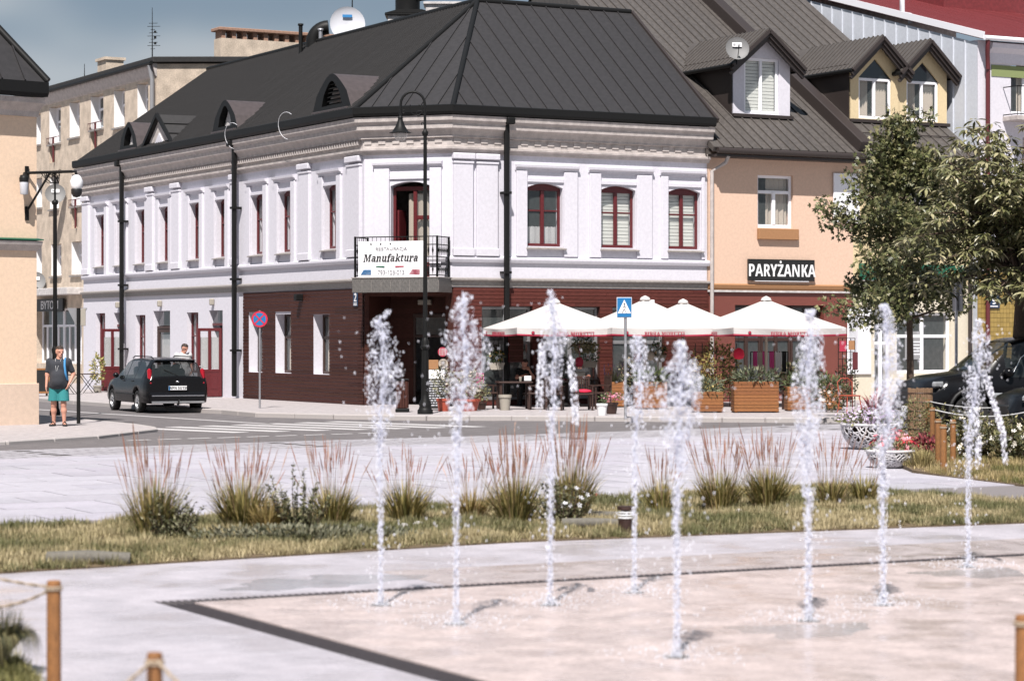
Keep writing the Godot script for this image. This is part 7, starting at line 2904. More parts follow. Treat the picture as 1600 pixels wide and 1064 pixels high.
func build_cars() -> void:
	# black estate car seen from behind
	var a := deg_to_rad(24.5)
	var head := Vector3(-sin(a), 0, -cos(a))
	var o := thing("parked_car", "black estate car seen from behind, stopped in the side street mouth", "car", plan(272, 66.4, -0.03) + head * 2.2, PI / 2 + a)
	var ctrl := [[-2.20, 0.93, 0.97, 0.80, 0.80, 0.72], [-2.13, 0.96, 1.12, 0.85, 0.83, 0.68], [-1.92, 0.97, 1.44, 0.88, 0.86, 0.62], [-1.70, 0.97, 1.48, 0.89, 0.87, 0.63], [-0.60, 0.95, 1.515, 0.90, 0.87, 0.65], [0.10, 0.94, 1.49, 0.90, 0.87, 0.65], [0.38, 0.94, 1.43, 0.90, 0.87, 0.66], [1.18, 0.93, 0.99, 0.89, 0.86, 0.74], [1.75, 0.85, 0.90, 0.86, 0.82, 0.66], [2.08, 0.70, 0.76, 0.80, 0.74, 0.6], [2.20, 0.52, 0.58, 0.70, 0.62, 0.5]]
	car(o, ctrl, [-1.30, 1.34], 0.315, [[-1.72, -1.02], [-0.94, -0.16], [-0.08, 0.62]], [[-2.18, -1.95], [0.40, 1.14]], 0.27)
	var g: Geo
	for s in [-1.0, 1.0]:
		g = Geo.new()
		g.xf = Transform3D(Basis(Vector3.BACK, -0.26), Vector3(-2.09, 1.02, s * 0.755))
		g.box(Vector3(0.0, -0.02, 0), Vector3(0.13, 0.48, 0.12), 0.045)
		part(o, "tail_light", g, M.tail_red)
		g = Geo.new()
		g.tube([Vector3(-1.75, 1.50, s * 0.55), Vector3(-1.6, 1.56, s * 0.57), Vector3(0.0, 1.565, s * 0.58), Vector3(0.2, 1.51, s * 0.58)], 0.016, 6)
		part(o, "roof_rail", g, M.black_metal)
		g = Geo.new()
		g.ball(Vector3(0.72, 1.02, s * 0.94), Vector3(0.09, 0.075, 0.09), 8, 12)
		part(o, "mirror", g, M.car_black)
		g = Geo.new()
		g.box(Vector3(-0.2, 0.52, s * 0.935), Vector3(1.9, 0.035, 0.02), 0.005)
		part(o, "side_strip", g, M.car_trim)
		for x in [-0.86, 0.06]:
			g = Geo.new()
			g.box(Vector3(x, 0.88, s * 0.905), Vector3(0.16, 0.025, 0.03), 0.008)
			part(o, "door_handle", g, M.car_trim)
	g = Geo.new()
	g.box(Vector3(-2.22, 0.43, 0), Vector3(0.12, 0.30, 1.62), 0.05)
	var bp := part(o, "rear_bumper", g, M.car_black)
	g = Geo.new()
	g.box(Vector3(-2.285, 0.49, 0), Vector3(0.012, 0.03, 1.5), 0.003)
	part(bp, "chrome_strip", g, M.chrome)
	g = Geo.new()
	g.box(Vector3(-2.285, 0.31, 0), Vector3(0.012, 0.055, 1.5), 0.003)
	part(bp, "chrome_strip", g, M.alloy)
	g = Geo.new()
	g.box(Vector3(-2.235, 0.70, 0.0), Vector3(0.015, 0.115, 0.52), 0.004)
	var pl := part(o, "number_plate", g, M.white_paint)
	part(pl, "lettering", words("WPN 5U150", 0.075, "Droid Sans", true, 0.0, 0.95), M.black_paint, Transform3D(Basis(Vector3.UP, -PI / 2), Vector3(-2.243, 0.70, 0.02)))
	g = Geo.new()
	g.box(Vector3(-2.2435, 0.70, -0.24), Vector3(0.004, 0.11, 0.04))
	part(pl, "blue_band", g, M.sign_blue)
	g = Geo.new()
	g.ball(Vector3(-2.215, 0.87, 0), Vector3(0.012, 0.03, 0.065), 6, 14)
	part(o, "oval_badge", g, M.chrome)
	g = Geo.new()
	g.tube([Vector3(-2.2, 0.25, 0.0), Vector3(-2.33, 0.25, 0.0), Vector3(-2.34, 0.33, 0)], 0.02, 6)
	g.ball(Vector3(-2.34, 0.35, 0), Vector3(0.028, 0.028, 0.028), 6, 8)
	part(o, "tow_bar", g, M.black_metal)
	g = Geo.new()
	g.box(Vector3(-1.97, 1.455, 0), Vector3(0.16, 0.03, 1.15), 0.012)
	part(o, "roof_spoiler", g, M.car_black)
	g = Geo.new()
	g.tube([Vector3(-2.19, 1.02, 0.05), Vector3(-2.11, 1.2, -0.35)], 0.01, 5)
	part(o, "rear_wiper", g, M.black_metal)

	# dark SUV behind the shrubs at the right
	var pad := structure("parking_bay")
	g = Geo.new()
	slab(g, [Vector3(7.7, 0, -45.2), Vector3(18, 0, -44.2), Vector3(18, 0, -51.5), Vector3(7.2, 0, -50.5)], -0.05, 0.26)
	slab(g, [Vector3(8.2, 0, -41.6), Vector3(18, 0, -40.6), Vector3(18, 0, -44.1), Vector3(7.9, 0, -45.1)], -0.05, 0.10)
	part(pad, "bay_surface", g, M.asphalt)
	o = thing("parked_car", "large black off-road car facing left, parked behind the shrubs at right", "car", Vector3(9.95, 0.26, -47.4), PI + deg_to_rad(12.0))
	ctrl = [[-2.30, 0.98, 1.04, 0.82, 0.82, 0.72], [-2.2, 1.02, 1.25, 0.88, 0.86, 0.70], [-1.95, 1.04, 1.70, 0.92, 0.90, 0.66], [-1.6, 1.05, 1.76, 0.94, 0.92, 0.68], [-0.5, 1.05, 1.82, 0.95, 0.92, 0.70], [0.15, 1.05, 1.79, 0.95, 0.92, 0.70], [0.42, 1.05, 1.72, 0.95, 0.92, 0.70], [1.15, 1.05, 1.15, 0.94, 0.91, 0.78], [1.85, 0.98, 1.06, 0.92, 0.88, 0.72], [2.18, 0.84, 0.94, 0.88, 0.80, 0.66], [2.30, 0.58, 0.72, 0.80, 0.70, 0.6]]
	car(o, ctrl, [-1.38, 1.36], 0.37, [[-1.72, -1.0], [-0.92, -0.12], [-0.04, 0.62]], [[-2.28, -1.97], [0.44, 1.12]], 0.26)
	for s in [-1.0, 1.0]:
		g = Geo.new()
		g.xf = Transform3D(Basis(Vector3.UP, -s * 0.5), Vector3(1.93, 0.91, s * 0.835))
		g.box(Vector3(-0.04, 0, 0), Vector3(0.60, 0.12, 0.10), 0.035)
		var hl := part(o, "headlight", g, M.head_glass)
		g = Geo.new()
		g.xf = Transform3D(Basis(Vector3.UP, -s * 0.5), Vector3(1.93, 0.91, s * 0.835))
		g.box(Vector3(-0.06, -0.03, s * 0.045), Vector3(0.34, 0.035, 0.05), 0.01)
		part(hl, "lamp_reflector", g, M.chrome)
		g = Geo.new()
		g.tube([Vector3(0.52, 1.10, s * 0.945), Vector3(0.3, 1.42, s * 0.82), Vector3(0.0, 1.62, s * 0.75), Vector3(-0.6, 1.66, s * 0.735), Vector3(-1.4, 1.60, s * 0.735), Vector3(-1.75, 1.4, s * 0.79)], 0.013, 6)
		part(o, "window_chrome", g, M.chrome)
		g = Geo.new()
		g.ball(Vector3(0.62, 1.14, s * 0.99), Vector3(0.10, 0.09, 0.11), 8, 12)
		part(o, "mirror", g, M.car_black)
		for w in [-1.38, 1.36]:
			g = Geo.new()
			var arc := []
			for k in 13:
				var t := PI * k / 12.0
				arc.append(Vector3(w + 0.46 * cos(t), 0.37 + 0.46 * sin(t), s * 0.975))
			g.tube(arc, 0.035, 6)
			part(o, "arch_trim", g, M.car_trim)
		g = Geo.new()
		g.box(Vector3(0.0, 0.98, s * 0.955), Vector3(0.17, 0.03, 0.03), 0.008)
		part(o, "door_handle", g, M.chrome)
	g = Geo.new()
	g.box(Vector3(2.27, 0.66, 0), Vector3(0.07, 0.26, 1.0), 0.03)
	part(o, "grille", g, M.car_trim)
	g = Geo.new()
	g.box(Vector3(2.31, 0.42, 0), Vector3(0.012, 0.115, 0.52), 0.004)
	part(o, "number_plate", g, M.white_paint)
	dup(o, "parked_car", Vector3(10.95, 0.10, -42.9), PI + deg_to_rad(4.0), "second dark car, only its bonnet showing at the right edge")


# ---------------------------------------------------------------- people

func blob(g: Geo, bones: Array, cell: float, k: float, hem := -1e9) -> void:
	# surface nets over the smooth union of tapered capsules [a, b, ra, rb]
	var lo := Vector3(1e9, 1e9, 1e9)
	var hi := -lo
	for b in bones:
		var r := maxf(b[2], b[3])
		lo = lo.min(b[0] - Vector3.ONE * r).min(b[1] - Vector3.ONE * r)
		hi = hi.max(b[0] + Vector3.ONE * r).max(b[1] + Vector3.ONE * r)
	lo -= Vector3.ONE * cell * 2.5
	hi += Vector3.ONE * cell * 2.5
	var nx := int((hi.x - lo.x) / cell) + 1
	var ny := int((hi.y - lo.y) / cell) + 1
	var nz := int((hi.z - lo.z) / cell) + 1
	var f := PackedFloat32Array()
	f.resize(nx * ny * nz)
	f.fill(10.0)
	for b in bones:
		var a: Vector3 = b[0]
		var ab: Vector3 = b[1] - a
		var l2 := maxf(ab.length_squared(), 1e-9)
		var ra: float = b[2]
		var rb: float = b[3]
		var m := maxf(ra, rb) + k + cell * 2.0
		var p0 := (a.min(b[1]) - Vector3.ONE * m - lo) / cell
		var p1 := (a.max(b[1]) + Vector3.ONE * m - lo) / cell
		for z in range(maxi(0, int(p0.z)), mini(nz, int(p1.z) + 1)):
			for y in range(maxi(0, int(p0.y)), mini(ny, int(p1.y) + 1)):
				var at_ := (z * ny + y) * nx
				for x in range(maxi(0, int(p0.x)), mini(nx, int(p1.x) + 1)):
					var p := lo + Vector3(x, y, z) * cell - a
					var t := clampf(p.dot(ab) / l2, 0.0, 1.0)
					var d := (p - ab * t).length() - (ra + (rb - ra) * t)
					var e := f[at_ + x]
					var h := maxf(k - absf(d - e), 0.0) / k
					f[at_ + x] = minf(d, e) - h * h * k * 0.25
	if hem > -1e8:   # cut level, as a hem is
		for i in f.size():
			f[i] = maxf(f[i], hem - lo.y - cell * ((i / nx) % ny))
	var idx := {}
	var vs := PackedVector3Array()
	var ns := PackedVector3Array()
	var sy := nx
	var sz := nx * ny
	for z in nz - 1:
		for y in ny - 1:
			for x in nx - 1:
				var o := z * sz + y * sy + x
				var v0 := f[o]
				var any := false
				for q in [1, sy, sy + 1, sz, sz + 1, sz + sy, sz + sy + 1]:
					if (f[o + q] < 0.0) != (v0 < 0.0):
						any = true
						break
				if not any:
					continue
				var s := Vector3.ZERO
				var n := 0
				for e in [[0, 0, 0, 1, 0, 0], [0, 1, 0, 1, 1, 0], [0, 0, 1, 1, 0, 1], [0, 1, 1, 1, 1, 1], [0, 0, 0, 0, 1, 0], [1, 0, 0, 1, 1, 0], [0, 0, 1, 0, 1, 1], [1, 0, 1, 1, 1, 1], [0, 0, 0, 0, 0, 1], [1, 0, 0, 1, 0, 1], [0, 1, 0, 0, 1, 1], [1, 1, 0, 1, 1, 1]]:
					var da := f[o + e[0] + e[1] * sy + e[2] * sz]
					var db := f[o + e[3] + e[4] * sy + e[5] * sz]
					if (da < 0.0) != (db < 0.0):
						s += Vector3(e[0], e[1], e[2]).lerp(Vector3(e[3], e[4], e[5]), da / (da - db))
						n += 1
				idx[o] = vs.size()
				vs.append(lo + (Vector3(x, y, z) + s / n) * cell)
				ns.append(Vector3(f[o + 1] + f[o + 1 + sy] + f[o + 1 + sz] + f[o + 1 + sy + sz] - f[o] - f[o + sy] - f[o + sz] - f[o + sy + sz], f[o + sy] + f[o + 1 + sy] + f[o + sy + sz] + f[o + 1 + sy + sz] - f[o] - f[o + 1] - f[o + sz] - f[o + 1 + sz], f[o + sz] + f[o + 1 + sz] + f[o + sy + sz] + f[o + 1 + sy + sz] - f[o] - f[o + 1] - f[o + sy] - f[o + 1 + sy]).normalized())
	for o in idx:
		for ax in [[1, sy, sz], [sy, sz, 1], [sz, 1, sy]]:
			if (f[o] < 0.0) == (f[o + ax[0]] < 0.0):
				continue
			var q := [o, o - ax[1], o - ax[1] - ax[2], o - ax[2]]
			if not (idx.has(q[1]) and idx.has(q[2]) and idx.has(q[3])):
				continue
			var i: Array = q.map(func(w): return idx[w])
			var flip := (vs[i[1]] - vs[i[0]]).cross(vs[i[2]] - vs[i[0]]).dot(ns[i[0]]) < 0.0
			var b: int = i[3] if flip else i[1]
			var d: int = i[1] if flip else i[3]
			g.tri_n(vs[i[0]], vs[b], vs[i[2]], ns[i[0]], ns[b], ns[i[2]])
			g.tri_n(vs[i[0]], vs[i[2]], vs[d], ns[i[0]], ns[i[2]], ns[d])


func hand(g: Geo, wrist: Vector3, dir: Vector3, palm: Vector3, curl: float, thumb: float) -> void:
	var d := dir.normalized()
	var s := d.cross(palm).normalized() * thumb     # towards the thumb
	var p := s.cross(d).normalized() * thumb        # palm side
	if p.dot(palm) < 0.0: p = -p
	var bones := [[wrist, wrist + d * 0.03, 0.026, 0.028], [wrist + d * 0.03 + s * 0.02, wrist + d * 0.09 + s * 0.027, 0.018, 0.013], [wrist + d * 0.03, wrist + d * 0.092, 0.018, 0.013], [wrist + d * 0.03 - s * 0.02, wrist + d * 0.085 - s * 0.027, 0.017, 0.012]]
	var lens := [0.070, 0.080, 0.074, 0.058]
	for i in 4:
		var o := 0.030 - i * 0.020
		var a := wrist + d * (0.090 - 0.003 * absf(i - 1.3)) + s * o
		var d1 := (d + p * curl * 0.7 + s * (0.10 - i * 0.06)).normalized()
		var d2 := (d + p * curl * 1.8).normalized()
		var b: Vector3 = a + d1 * lens[i] * 0.52
		bones.append([a, b, 0.0092, 0.0082])
		bones.append([b, b + d2 * lens[i] * 0.48, 0.0082, 0.0068])
	var t0 := wrist + d * 0.03 + s * 0.026
	var t1 := t0 + (d * 0.6 + s * 0.75 + p * 0.3).normalized() * 0.042
	bones.append([t0, t1, 0.014, 0.011])
	bones.append([t1, t1 + (d + s * 0.2 + p * 0.35).normalized() * 0.034, 0.0105, 0.008])
	blob(g, bones, 0.0042, 0.007)


func person(label: String, where: Vector3, turn: float, J: Dictionary, wear: Dictionary) -> Node3D:
	var o := thing("person", label, "person", where, turn)
	var g := Geo.new()
	var sk: Material = M[wear.get("skin", "skin")]
	var fat: float = wear.get("fat", 1.0)
	var nk: Vector3 = J.neck
	var ch: Vector3 = J.chest
	var pe: Vector3 = J.pelvis
	var hx: Vector3 = J.across          # unit vector to the figure's left
	var fw: Vector3 = hx.cross(Vector3.UP)  # forward
	var torso := []
	for s in [-1.0, 1.0]:
		torso.append([ch + hx * 0.085 * s + Vector3.UP * 0.05, pe + hx * 0.075 * s + Vector3.UP * 0.08, 0.115, 0.105])
		torso.append([J.sh[0 if s < 0 else 1], ch + hx * 0.06 * s, 0.062, 0.11])
	torso.append([ch.lerp(pe, 0.55) + fw * 0.045 * fat, ch.lerp(pe, 0.8) + fw * 0.05 * fat, 0.115 * fat, 0.115 * fat])
	torso.append([pe - hx * 0.07, pe + hx * 0.07, 0.12, 0.12])
	torso.append([nk - Vector3.UP * 0.05, ch + Vector3.UP * 0.1, 0.07, 0.11])
	var limbs := [[nk - Vector3.UP * 0.06, J.head - Vector3.UP * 0.05, 0.062, 0.056]]
	for s in 2:
		limbs.append([J.sh[s], J.el[s], 0.056, 0.042])
		limbs.append([J.el[s], J.wr[s], 0.042, 0.028])
		limbs.append([J.hip[s], J.kn[s], 0.090, 0.058])
		limbs.append([J.kn[s], J.kn[s].lerp(J.an[s], 0.35) - fw * 0.012, 0.054, 0.058])
		limbs.append([J.kn[s].lerp(J.an[s], 0.35) - fw * 0.012, J.an[s], 0.058, 0.038])
		limbs.append([J.an[s] - Vector3.UP * 0.045, J.toe[s], 0.040, 0.030])
	blob(g, torso + limbs, 0.017, 0.05)
	# head with its own finer grid
	var H: Vector3 = J.head
	var lf: Vector3 = J.look
	var sd := Vector3.UP.cross(lf).normalized()
	var up := lf.cross(sd).normalized()
	var hb := [[H + up * 0.035 - lf * 0.015, H + up * 0.045 + lf * 0.01, 0.090, 0.086], [H - up * 0.03 + lf * 0.01, H - up * 0.085 + lf * 0.045, 0.070, 0.042], [H + up * 0.02 + lf * 0.085, H - up * 0.015 + lf * 0.108, 0.012, 0.017], [H + up * 0.035 + lf * 0.075 - sd * 0.035, H + up * 0.035 + lf * 0.075 + sd * 0.035, 0.016, 0.016], [H - up * 0.055 + lf * 0.078 - sd * 0.016, H - up * 0.055 + lf * 0.078 + sd * 0.016, 0.013, 0.013]]
	for s in [-1.0, 1.0]:
		hb.append([H + sd * 0.079 * s + up * 0.015, H + sd * 0.083 * s - up * 0.022, 0.017, 0.011])
	hb.append([H - up * 0.05 - lf * 0.02, H - up * 0.12 - lf * 0.02, 0.058, 0.056])
	blob(g, hb, 0.0075, 0.028)
	for s in 2:
		hand(g, J.wr[s], J.hand[s], J.palm[s], J.get("curl", [0.25, 0.25])[s], -1.0 if s == 0 else 1.0)
	var body := part(o, "body", g, sk)
	# face details and hair
	g = Geo.new()
	for s in [-1.0, 1.0]:
		g.ball(H + up * 0.012 + lf * 0.081 + sd * 0.031 * s, Vector3.ONE * 0.008, 6, 8)
	part(body, "eyes", g, M.eye_dark)
	g = Geo.new()
	g.tube([H - up * 0.052 + lf * 0.090 - sd * 0.022, H - up * 0.053 + lf * 0.096, H - up * 0.052 + lf * 0.090 + sd * 0.022], 0.006, 6)
	part(body, "lips", g, M.lips)
	g = Geo.new()
	blob(g, [[H + up * 0.055 - lf * 0.028, H + up * 0.068 + lf * 0.008, 0.092, 0.082], [H + up * 0.0 - lf * 0.045, H - up * 0.03 - lf * 0.045, 0.07, 0.055], [H + up * 0.09 + lf * 0.05 - sd * 0.03, H + up * 0.09 + lf * 0.05 + sd * 0.03, 0.026, 0.026]], 0.010, 0.03)
	part(body, "hair", g, M[wear.get("hair", "hair")])
	# shirt: the trunk again, a little larger, with sleeves
	g = Geo.new()
	var sh := []
	for b in torso: sh.append([b[0], b[1], b[2] + 0.016, b[3] + 0.022])
	sh.append([pe - hx * 0.075 + fw * 0.03, pe + hx * 0.075 + fw * 0.03, 0.145, 0.145])
	for s in 2:
		sh.append([J.sh[s], J.sh[s].lerp(J.el[s], wear.get("sleeve", 0.72)), 0.070, 0.066])
	blob(g, sh, 0.016, 0.045, pe.y - 0.105 if not wear.get("long", false) else -1e9)
	part(body, "shirt", g, M[wear.shirt])
	g = Geo.new()
	var tr := [[pe - hx * 0.06, pe + hx * 0.06, 0.138, 0.138], [pe + Vector3.UP * 0.07 - hx * 0.05, pe + Vector3.UP * 0.07 + hx * 0.05, 0.133, 0.133]]
	for s in 2:
		if wear.get("long", false):
			tr.append([J.hip[s], J.kn[s], 0.105, 0.075])
			tr.append([J.kn[s], J.an[s], 0.072, 0.056])
		else:
			tr.append([J.hip[s] - Vector3.UP * 0.04, J.hip[s].lerp(J.kn[s], 0.95), 0.122, 0.135])
	blob(g, tr, 0.016, 0.03, J.kn[0].y + 0.075 if not wear.get("long", false) else -1e9)
	part(body, "trousers" if wear.get("long", false) else "shorts", g, M[wear.legs])
	for s in 2:
		g = Geo.new()
		var an: Vector3 = J.an[s]
		var toe: Vector3 = J.toe[s]
		if wear.get("sandals", false):
			blob(g, [[Vector3(an.x, 0.012, an.z) - (toe - an) * 0.25, Vector3(toe.x, 0.012, toe.z) + (toe - an) * 0.12, 0.040, 0.044]], 0.01, 0.01)
			g.tube([toe + hx * 0.05 - Vector3.UP * 0.01, toe + Vector3.UP * 0.035 - fw * 0.02, toe - hx * 0.05 - Vector3.UP * 0.01], 0.012, 6)
			g.tube([an.lerp(toe, 0.4) + hx * 0.05 - Vector3.UP * 0.02, an.lerp(toe, 0.4) + Vector3.UP * 0.045, an.lerp(toe, 0.4) - hx * 0.05 - Vector3.UP * 0.02], 0.012, 6)
		else:
			blob(g, [[an - Vector3.UP * 0.05 - fw * 0.03, toe + fw * 0.02, 0.050, 0.043], [an - Vector3.UP * 0.02, an - Vector3.UP * 0.05, 0.046, 0.05]], 0.012, 0.02)
		part(body, "sandal" if wear.get("sandals", false) else "shoe", g, M.black_cloth)
	return o


func build_people() -> void:
	var X := Vector3.RIGHT
	var man := {
		"head": Vector3(0.025, 1.69, 0.035), "neck": Vector3(0, 1.55, 0.0), "chest": Vector3(0, 1.34, 0.0), "pelvis": Vector3(0, 0.95, 0.0), "across": X, "look": Vector3(0.50, -0.05, 0.86).normalized(),
		"sh": [Vector3(-0.21, 1.475, 0), Vector3(0.21, 1.475, 0)], "el": [Vector3(-0.265, 1.18, -0.02), Vector3(0.325, 1.19, -0.06)], "wr": [Vector3(-0.275, 0.93, 0.06), Vector3(0.245, 0.97, 0.09)],
		"hand": [Vector3(-0.02, -1, 0.15), Vector3(-0.35, -0.9, 0.1)], "palm": [Vector3(1, 0, 0), Vector3(-1, 0, -0.2)], "curl": [0.35, 0.3],
		"hip": [Vector3(-0.10, 0.90, 0), Vector3(0.10, 0.90, 0)], "kn": [Vector3(-0.12, 0.50, -0.01), Vector3(0.115, 0.50, 0.06)], "an": [Vector3(-0.125, 0.09, -0.07), Vector3(0.13, 0.09, 0.06)], "toe": [Vector3(-0.16, 0.035, 0.09), Vector3(0.175, 0.035, 0.21)]}
	var p := person("standing man in dark grey t-shirt and teal shorts with blue backpack", on_ground(85, 667, 0.04), 0.05, man, {"shirt": "shirt_dark", "legs": "teal_cloth", "sandals": true, "fat": 1.42})
	var g := Geo.new()
	var strap := []
	for q in [[0.15, 1.44, -0.14], [0.145, 1.545, -0.03], [0.145, 1.50, 0.09], [0.15, 1.38, 0.145], [0.17, 1.22, 0.165], [0.20, 1.08, 0.12], [0.2, 1.04, -0.02]]:
		strap.append(Vector3(q[0], q[1], q[2]))
	g.tube(strap, 0.026, 8)
	var bp := single("backpack", g, M.blue_strap, "blue backpack worn on the standing man's back, strap over one shoulder", "backpack", p.position, 0.05)
	g = Geo.new()
	g.box(Vector3(0.02, 1.25, -0.24), Vector3(0.32, 0.48, 0.18), 0.06)
	part(bp, "bag", g, M.blue_strap)
	g = Geo.new()
	g.tube([Vector3(-0.07, 1.55, 0.07), Vector3(-0.05, 1.35, 0.15), Vector3(-0.03, 1.22, 0.185), Vector3(0.0, 1.35, 0.15), Vector3(0.07, 1.55, 0.07)], 0.005, 4)
	g.box(Vector3(-0.03, 1.19, 0.195), Vector3(0.05, 0.07, 0.01), 0.003)
	single("neck_lanyard", g, M.white_cloth, "thin neck lanyard with pale tag hanging on the standing man's chest", "lanyard", p.position, 0.05)
	var man2 := man.duplicate(true)
	man2.look = Vector3(0.35, -0.35, 0.87).normalized()
	man2.head = Vector3(0.02, 1.67, 0.06)
	man2.wr = [Vector3(-0.23, 0.97, 0.14), Vector3(0.20, 1.02, 0.2)]
	man2.el = [Vector3(-0.27, 1.19, -0.02), Vector3(0.27, 1.19, -0.02)]
	person("man in white t-shirt with bowed head standing behind the black estate car", plan(281, 71.6, 0.06), 0.6, man2, {"shirt": "white_cloth", "legs": "shirt_dark", "long": true})
	var sit := {
		"head": Vector3(0.0, 1.20, 0.05), "neck": Vector3(0, 1.06, 0.0), "chest": Vector3(0, 0.86, -0.02), "pelvis": Vector3(0, 0.52, -0.06), "across": X, "look": Vector3(0.55, -0.25, 0.8).normalized(),
		"sh": [Vector3(-0.185, 0.99, 0), Vector3(0.185, 0.99, 0)], "el": [Vector3(-0.23, 0.80, 0.20), Vector3(0.25, 0.80, 0.22)], "wr": [Vector3(-0.02, 0.87, 0.36), Vector3(0.14, 1.02, 0.24)],
		"hand": [Vector3(0.6, 0.3, 0.5), Vector3(-0.5, 0.8, -0.2)], "palm": [Vector3(0, -1, 0), Vector3(-0.3, 0, -1)], "curl": [0.5, 0.7],
		"hip": [Vector3(-0.10, 0.52, 0.0), Vector3(0.10, 0.52, 0.0)], "kn": [Vector3(-0.13, 0.52, 0.42), Vector3(0.13, 0.52, 0.42)], "an": [Vector3(-0.12, 0.09, 0.40), Vector3(0.12, 0.09, 0.40)], "toe": [Vector3(-0.13, 0.035, 0.55), Vector3(0.13, 0.035, 0.55)]}
	person("seated person in black resting chin on hand at leftmost terrace table", on_ground(820, 634, 0.09), 0.0, sit, {"shirt": "black_cloth", "legs": "black_cloth", "long": true, "skin": "skin", "sleeve": 0.5})
	var sit2 := sit.duplicate(true)
	sit2.look = Vector3(-0.3, -0.45, 0.84).normalized()
	sit2.wr = [Vector3(-0.10, 0.80, 0.38), Vector3(0.10, 0.80, 0.38)]
	sit2.hand = [Vector3(0.2, 0, 1), Vector3(-0.2, 0, 1)]
	sit2.palm = [Vector3(0, -1, 0), Vector3(0, -1, 0)]
	person("seated person in black with bowed head behind the red cushion chair", on_ground(907, 631, 0.09), 0.1, sit2, {"shirt": "black_cloth", "legs": "black_cloth", "long": true, "skin": "skin_tan"})

# ---------------------------------------------------------------- trees

func build_trees() -> void:
	# small maple before the yellow house
	var o := thing("maple_tree", "small maple with slim trunk and open olive crown before the yellow house", "tree", plan(1427, 57.5, 0.0))
	var g := Geo.new()
	var spine := []
	var rad := []
	for k in 12:
		var t := k / 11.0
		spine.append(Vector3(-0.35 * sin(t * 2.0) * t + 0.18 * t, 7.3 * t, 0.1 * sin(t * 5.0)))
		rad.append(lerpf(0.11, 0.015, pow(t, 0.8)))
	g.tube(spine, rad, 10)
	part(o, "trunk", g, M.bark)
	var places := []
	var tints := []
	var cols := [Color(0.082, 0.092, 0.032), Color(0.125, 0.128, 0.05), Color(0.052, 0.06, 0.021), Color(0.185, 0.17, 0.082)]
	for i in 62:
		var t := pow(rng.randf(), 0.9)
		var h := lerpf(2.5, 7.2, t)
		var a := i * 2.4 + rand(-0.4, 0.4)
		var reach := lerpf(2.6, 0.3, pow(t, 0.95)) * (0.62 + 0.5 * absf(sin(i * 1.7))) * rand(0.75, 1.1)
		if h < 3.2: reach *= 0.85
		var k := h / 7.3 * 11.0
		var from: Vector3 = spine[int(k)].lerp(spine[mini(int(k) + 1, 11)], k - int(k))
		var d := Vector3(cos(a), 0, sin(a))
		var tip := from + d * reach + Vector3.UP * rand(0.1, 0.75) * (0.4 + reach * 0.4)
		var mid := from.lerp(tip, 0.5) + Vector3.UP * -0.08 + Vector3(rand(-0.1, 0.1), 0, rand(-0.1, 0.1))
		g = Geo.new()
		g.tube([from, mid, tip], [0.035, 0.02, 0.006], 6)
		part(o, "limb", g, M.bark)
		var m := int(4 + reach * 5.5)
		for j in m:
			var u := rand(0.25, 1.05)
			var c := from.lerp(mid, u * 2.0) if u < 0.5 else mid.lerp(tip, u * 2.0 - 1.0)
			c += rand_dir() * 0.24
			for q in 30:
				var e := rand_dir()
				var pos := c + e * 0.24 * pow(rng.randf(), 0.5)
				places.append(Transform3D(leaf_basis(e + Vector3(0, -0.35, 0) + d * 0.3, rand(0.075, 0.13), rand(0, TAU)), pos))
				var cc: Color = cols[rng.randi() % 4]
				var b := rand(0.75, 1.25)
				tints.append(Color(cc.r * b, cc.g * b, cc.b * b))
	many(o, "crown", leaf_mesh("maple"), M.leaf_maple, places, tints)

	# broad tree with long leaves at the right edge
	o = thing("long_leaved_tree", "broad tree with long drooping pale green leaves at the right edge", "tree", plan(1600, 47.5, 0.15))
	g = Geo.new()
	g.tube([Vector3(0, 0, 0), Vector3(-0.03, 1.2, 0), Vector3(0.02, 2.4, 0.03), Vector3(0.1, 3.4, 0.0), Vector3(0.15, 5.6, 0.1)], [0.17, 0.14, 0.12, 0.10, 0.02], 10)
	part(o, "trunk", g, M.bark)
	places = []
	tints = []
	cols = [Color(0.13, 0.13, 0.052), Color(0.19, 0.18, 0.085), Color(0.27, 0.245, 0.14), Color(0.07, 0.075, 0.027)]
	for i in 84:
		var h := rand(2.5, 4.2)
		var a := i * 2.4 + rand(-0.3, 0.3)
		var t := rng.randf()
		var top_h := lerpf(2.7, 6.1, t)
		var reach := 2.25 * sqrt(maxf(0.05, 1.0 - pow((top_h - 3.9) / 2.4, 2.0))) * rand(0.65, 1.05)
		var from := Vector3(0.05, minf(h, top_h), 0)
		var d := Vector3(cos(a), 0, sin(a))
		var tip := Vector3(0.1, top_h, 0) + d * reach
		var mid := from.lerp(tip, 0.5) + Vector3.UP * 0.2
		g = Geo.new()
		g.tube([from, mid, tip], [0.045, 0.028, 0.008], 6)
		part(o, "limb", g, M.bark)
		for j in 19:
			var u := rand(0.35, 1.06)
			var c := from.lerp(mid, u * 2.0) if u < 0.5 else mid.lerp(tip, u * 2.0 - 1.0)
			c += rand_dir() * 0.26
			var n := 9
			for q in n:
				var b := TAU * q / n + rand(-0.2, 0.2)
				var e := Vector3(cos(b), rand(-0.9, 0.15), sin(b)) + d * 0.35
				places.append(Transform3D(leaf_basis(e, rand(0.16, 0.26), rand(-0.5, 0.5)), c + e * 0.03))
				var cc: Color = cols[rng.randi() % 4]
				var v := rand(0.8, 1.2)
				tints.append(Color(cc.r * v, cc.g * v, cc.b * v))
	many(o, "crown", leaf_mesh("long"), M.leaf_long, places, tints)


# ---------------------------------------------------------------- lawns, grasses, bowls, rope fences

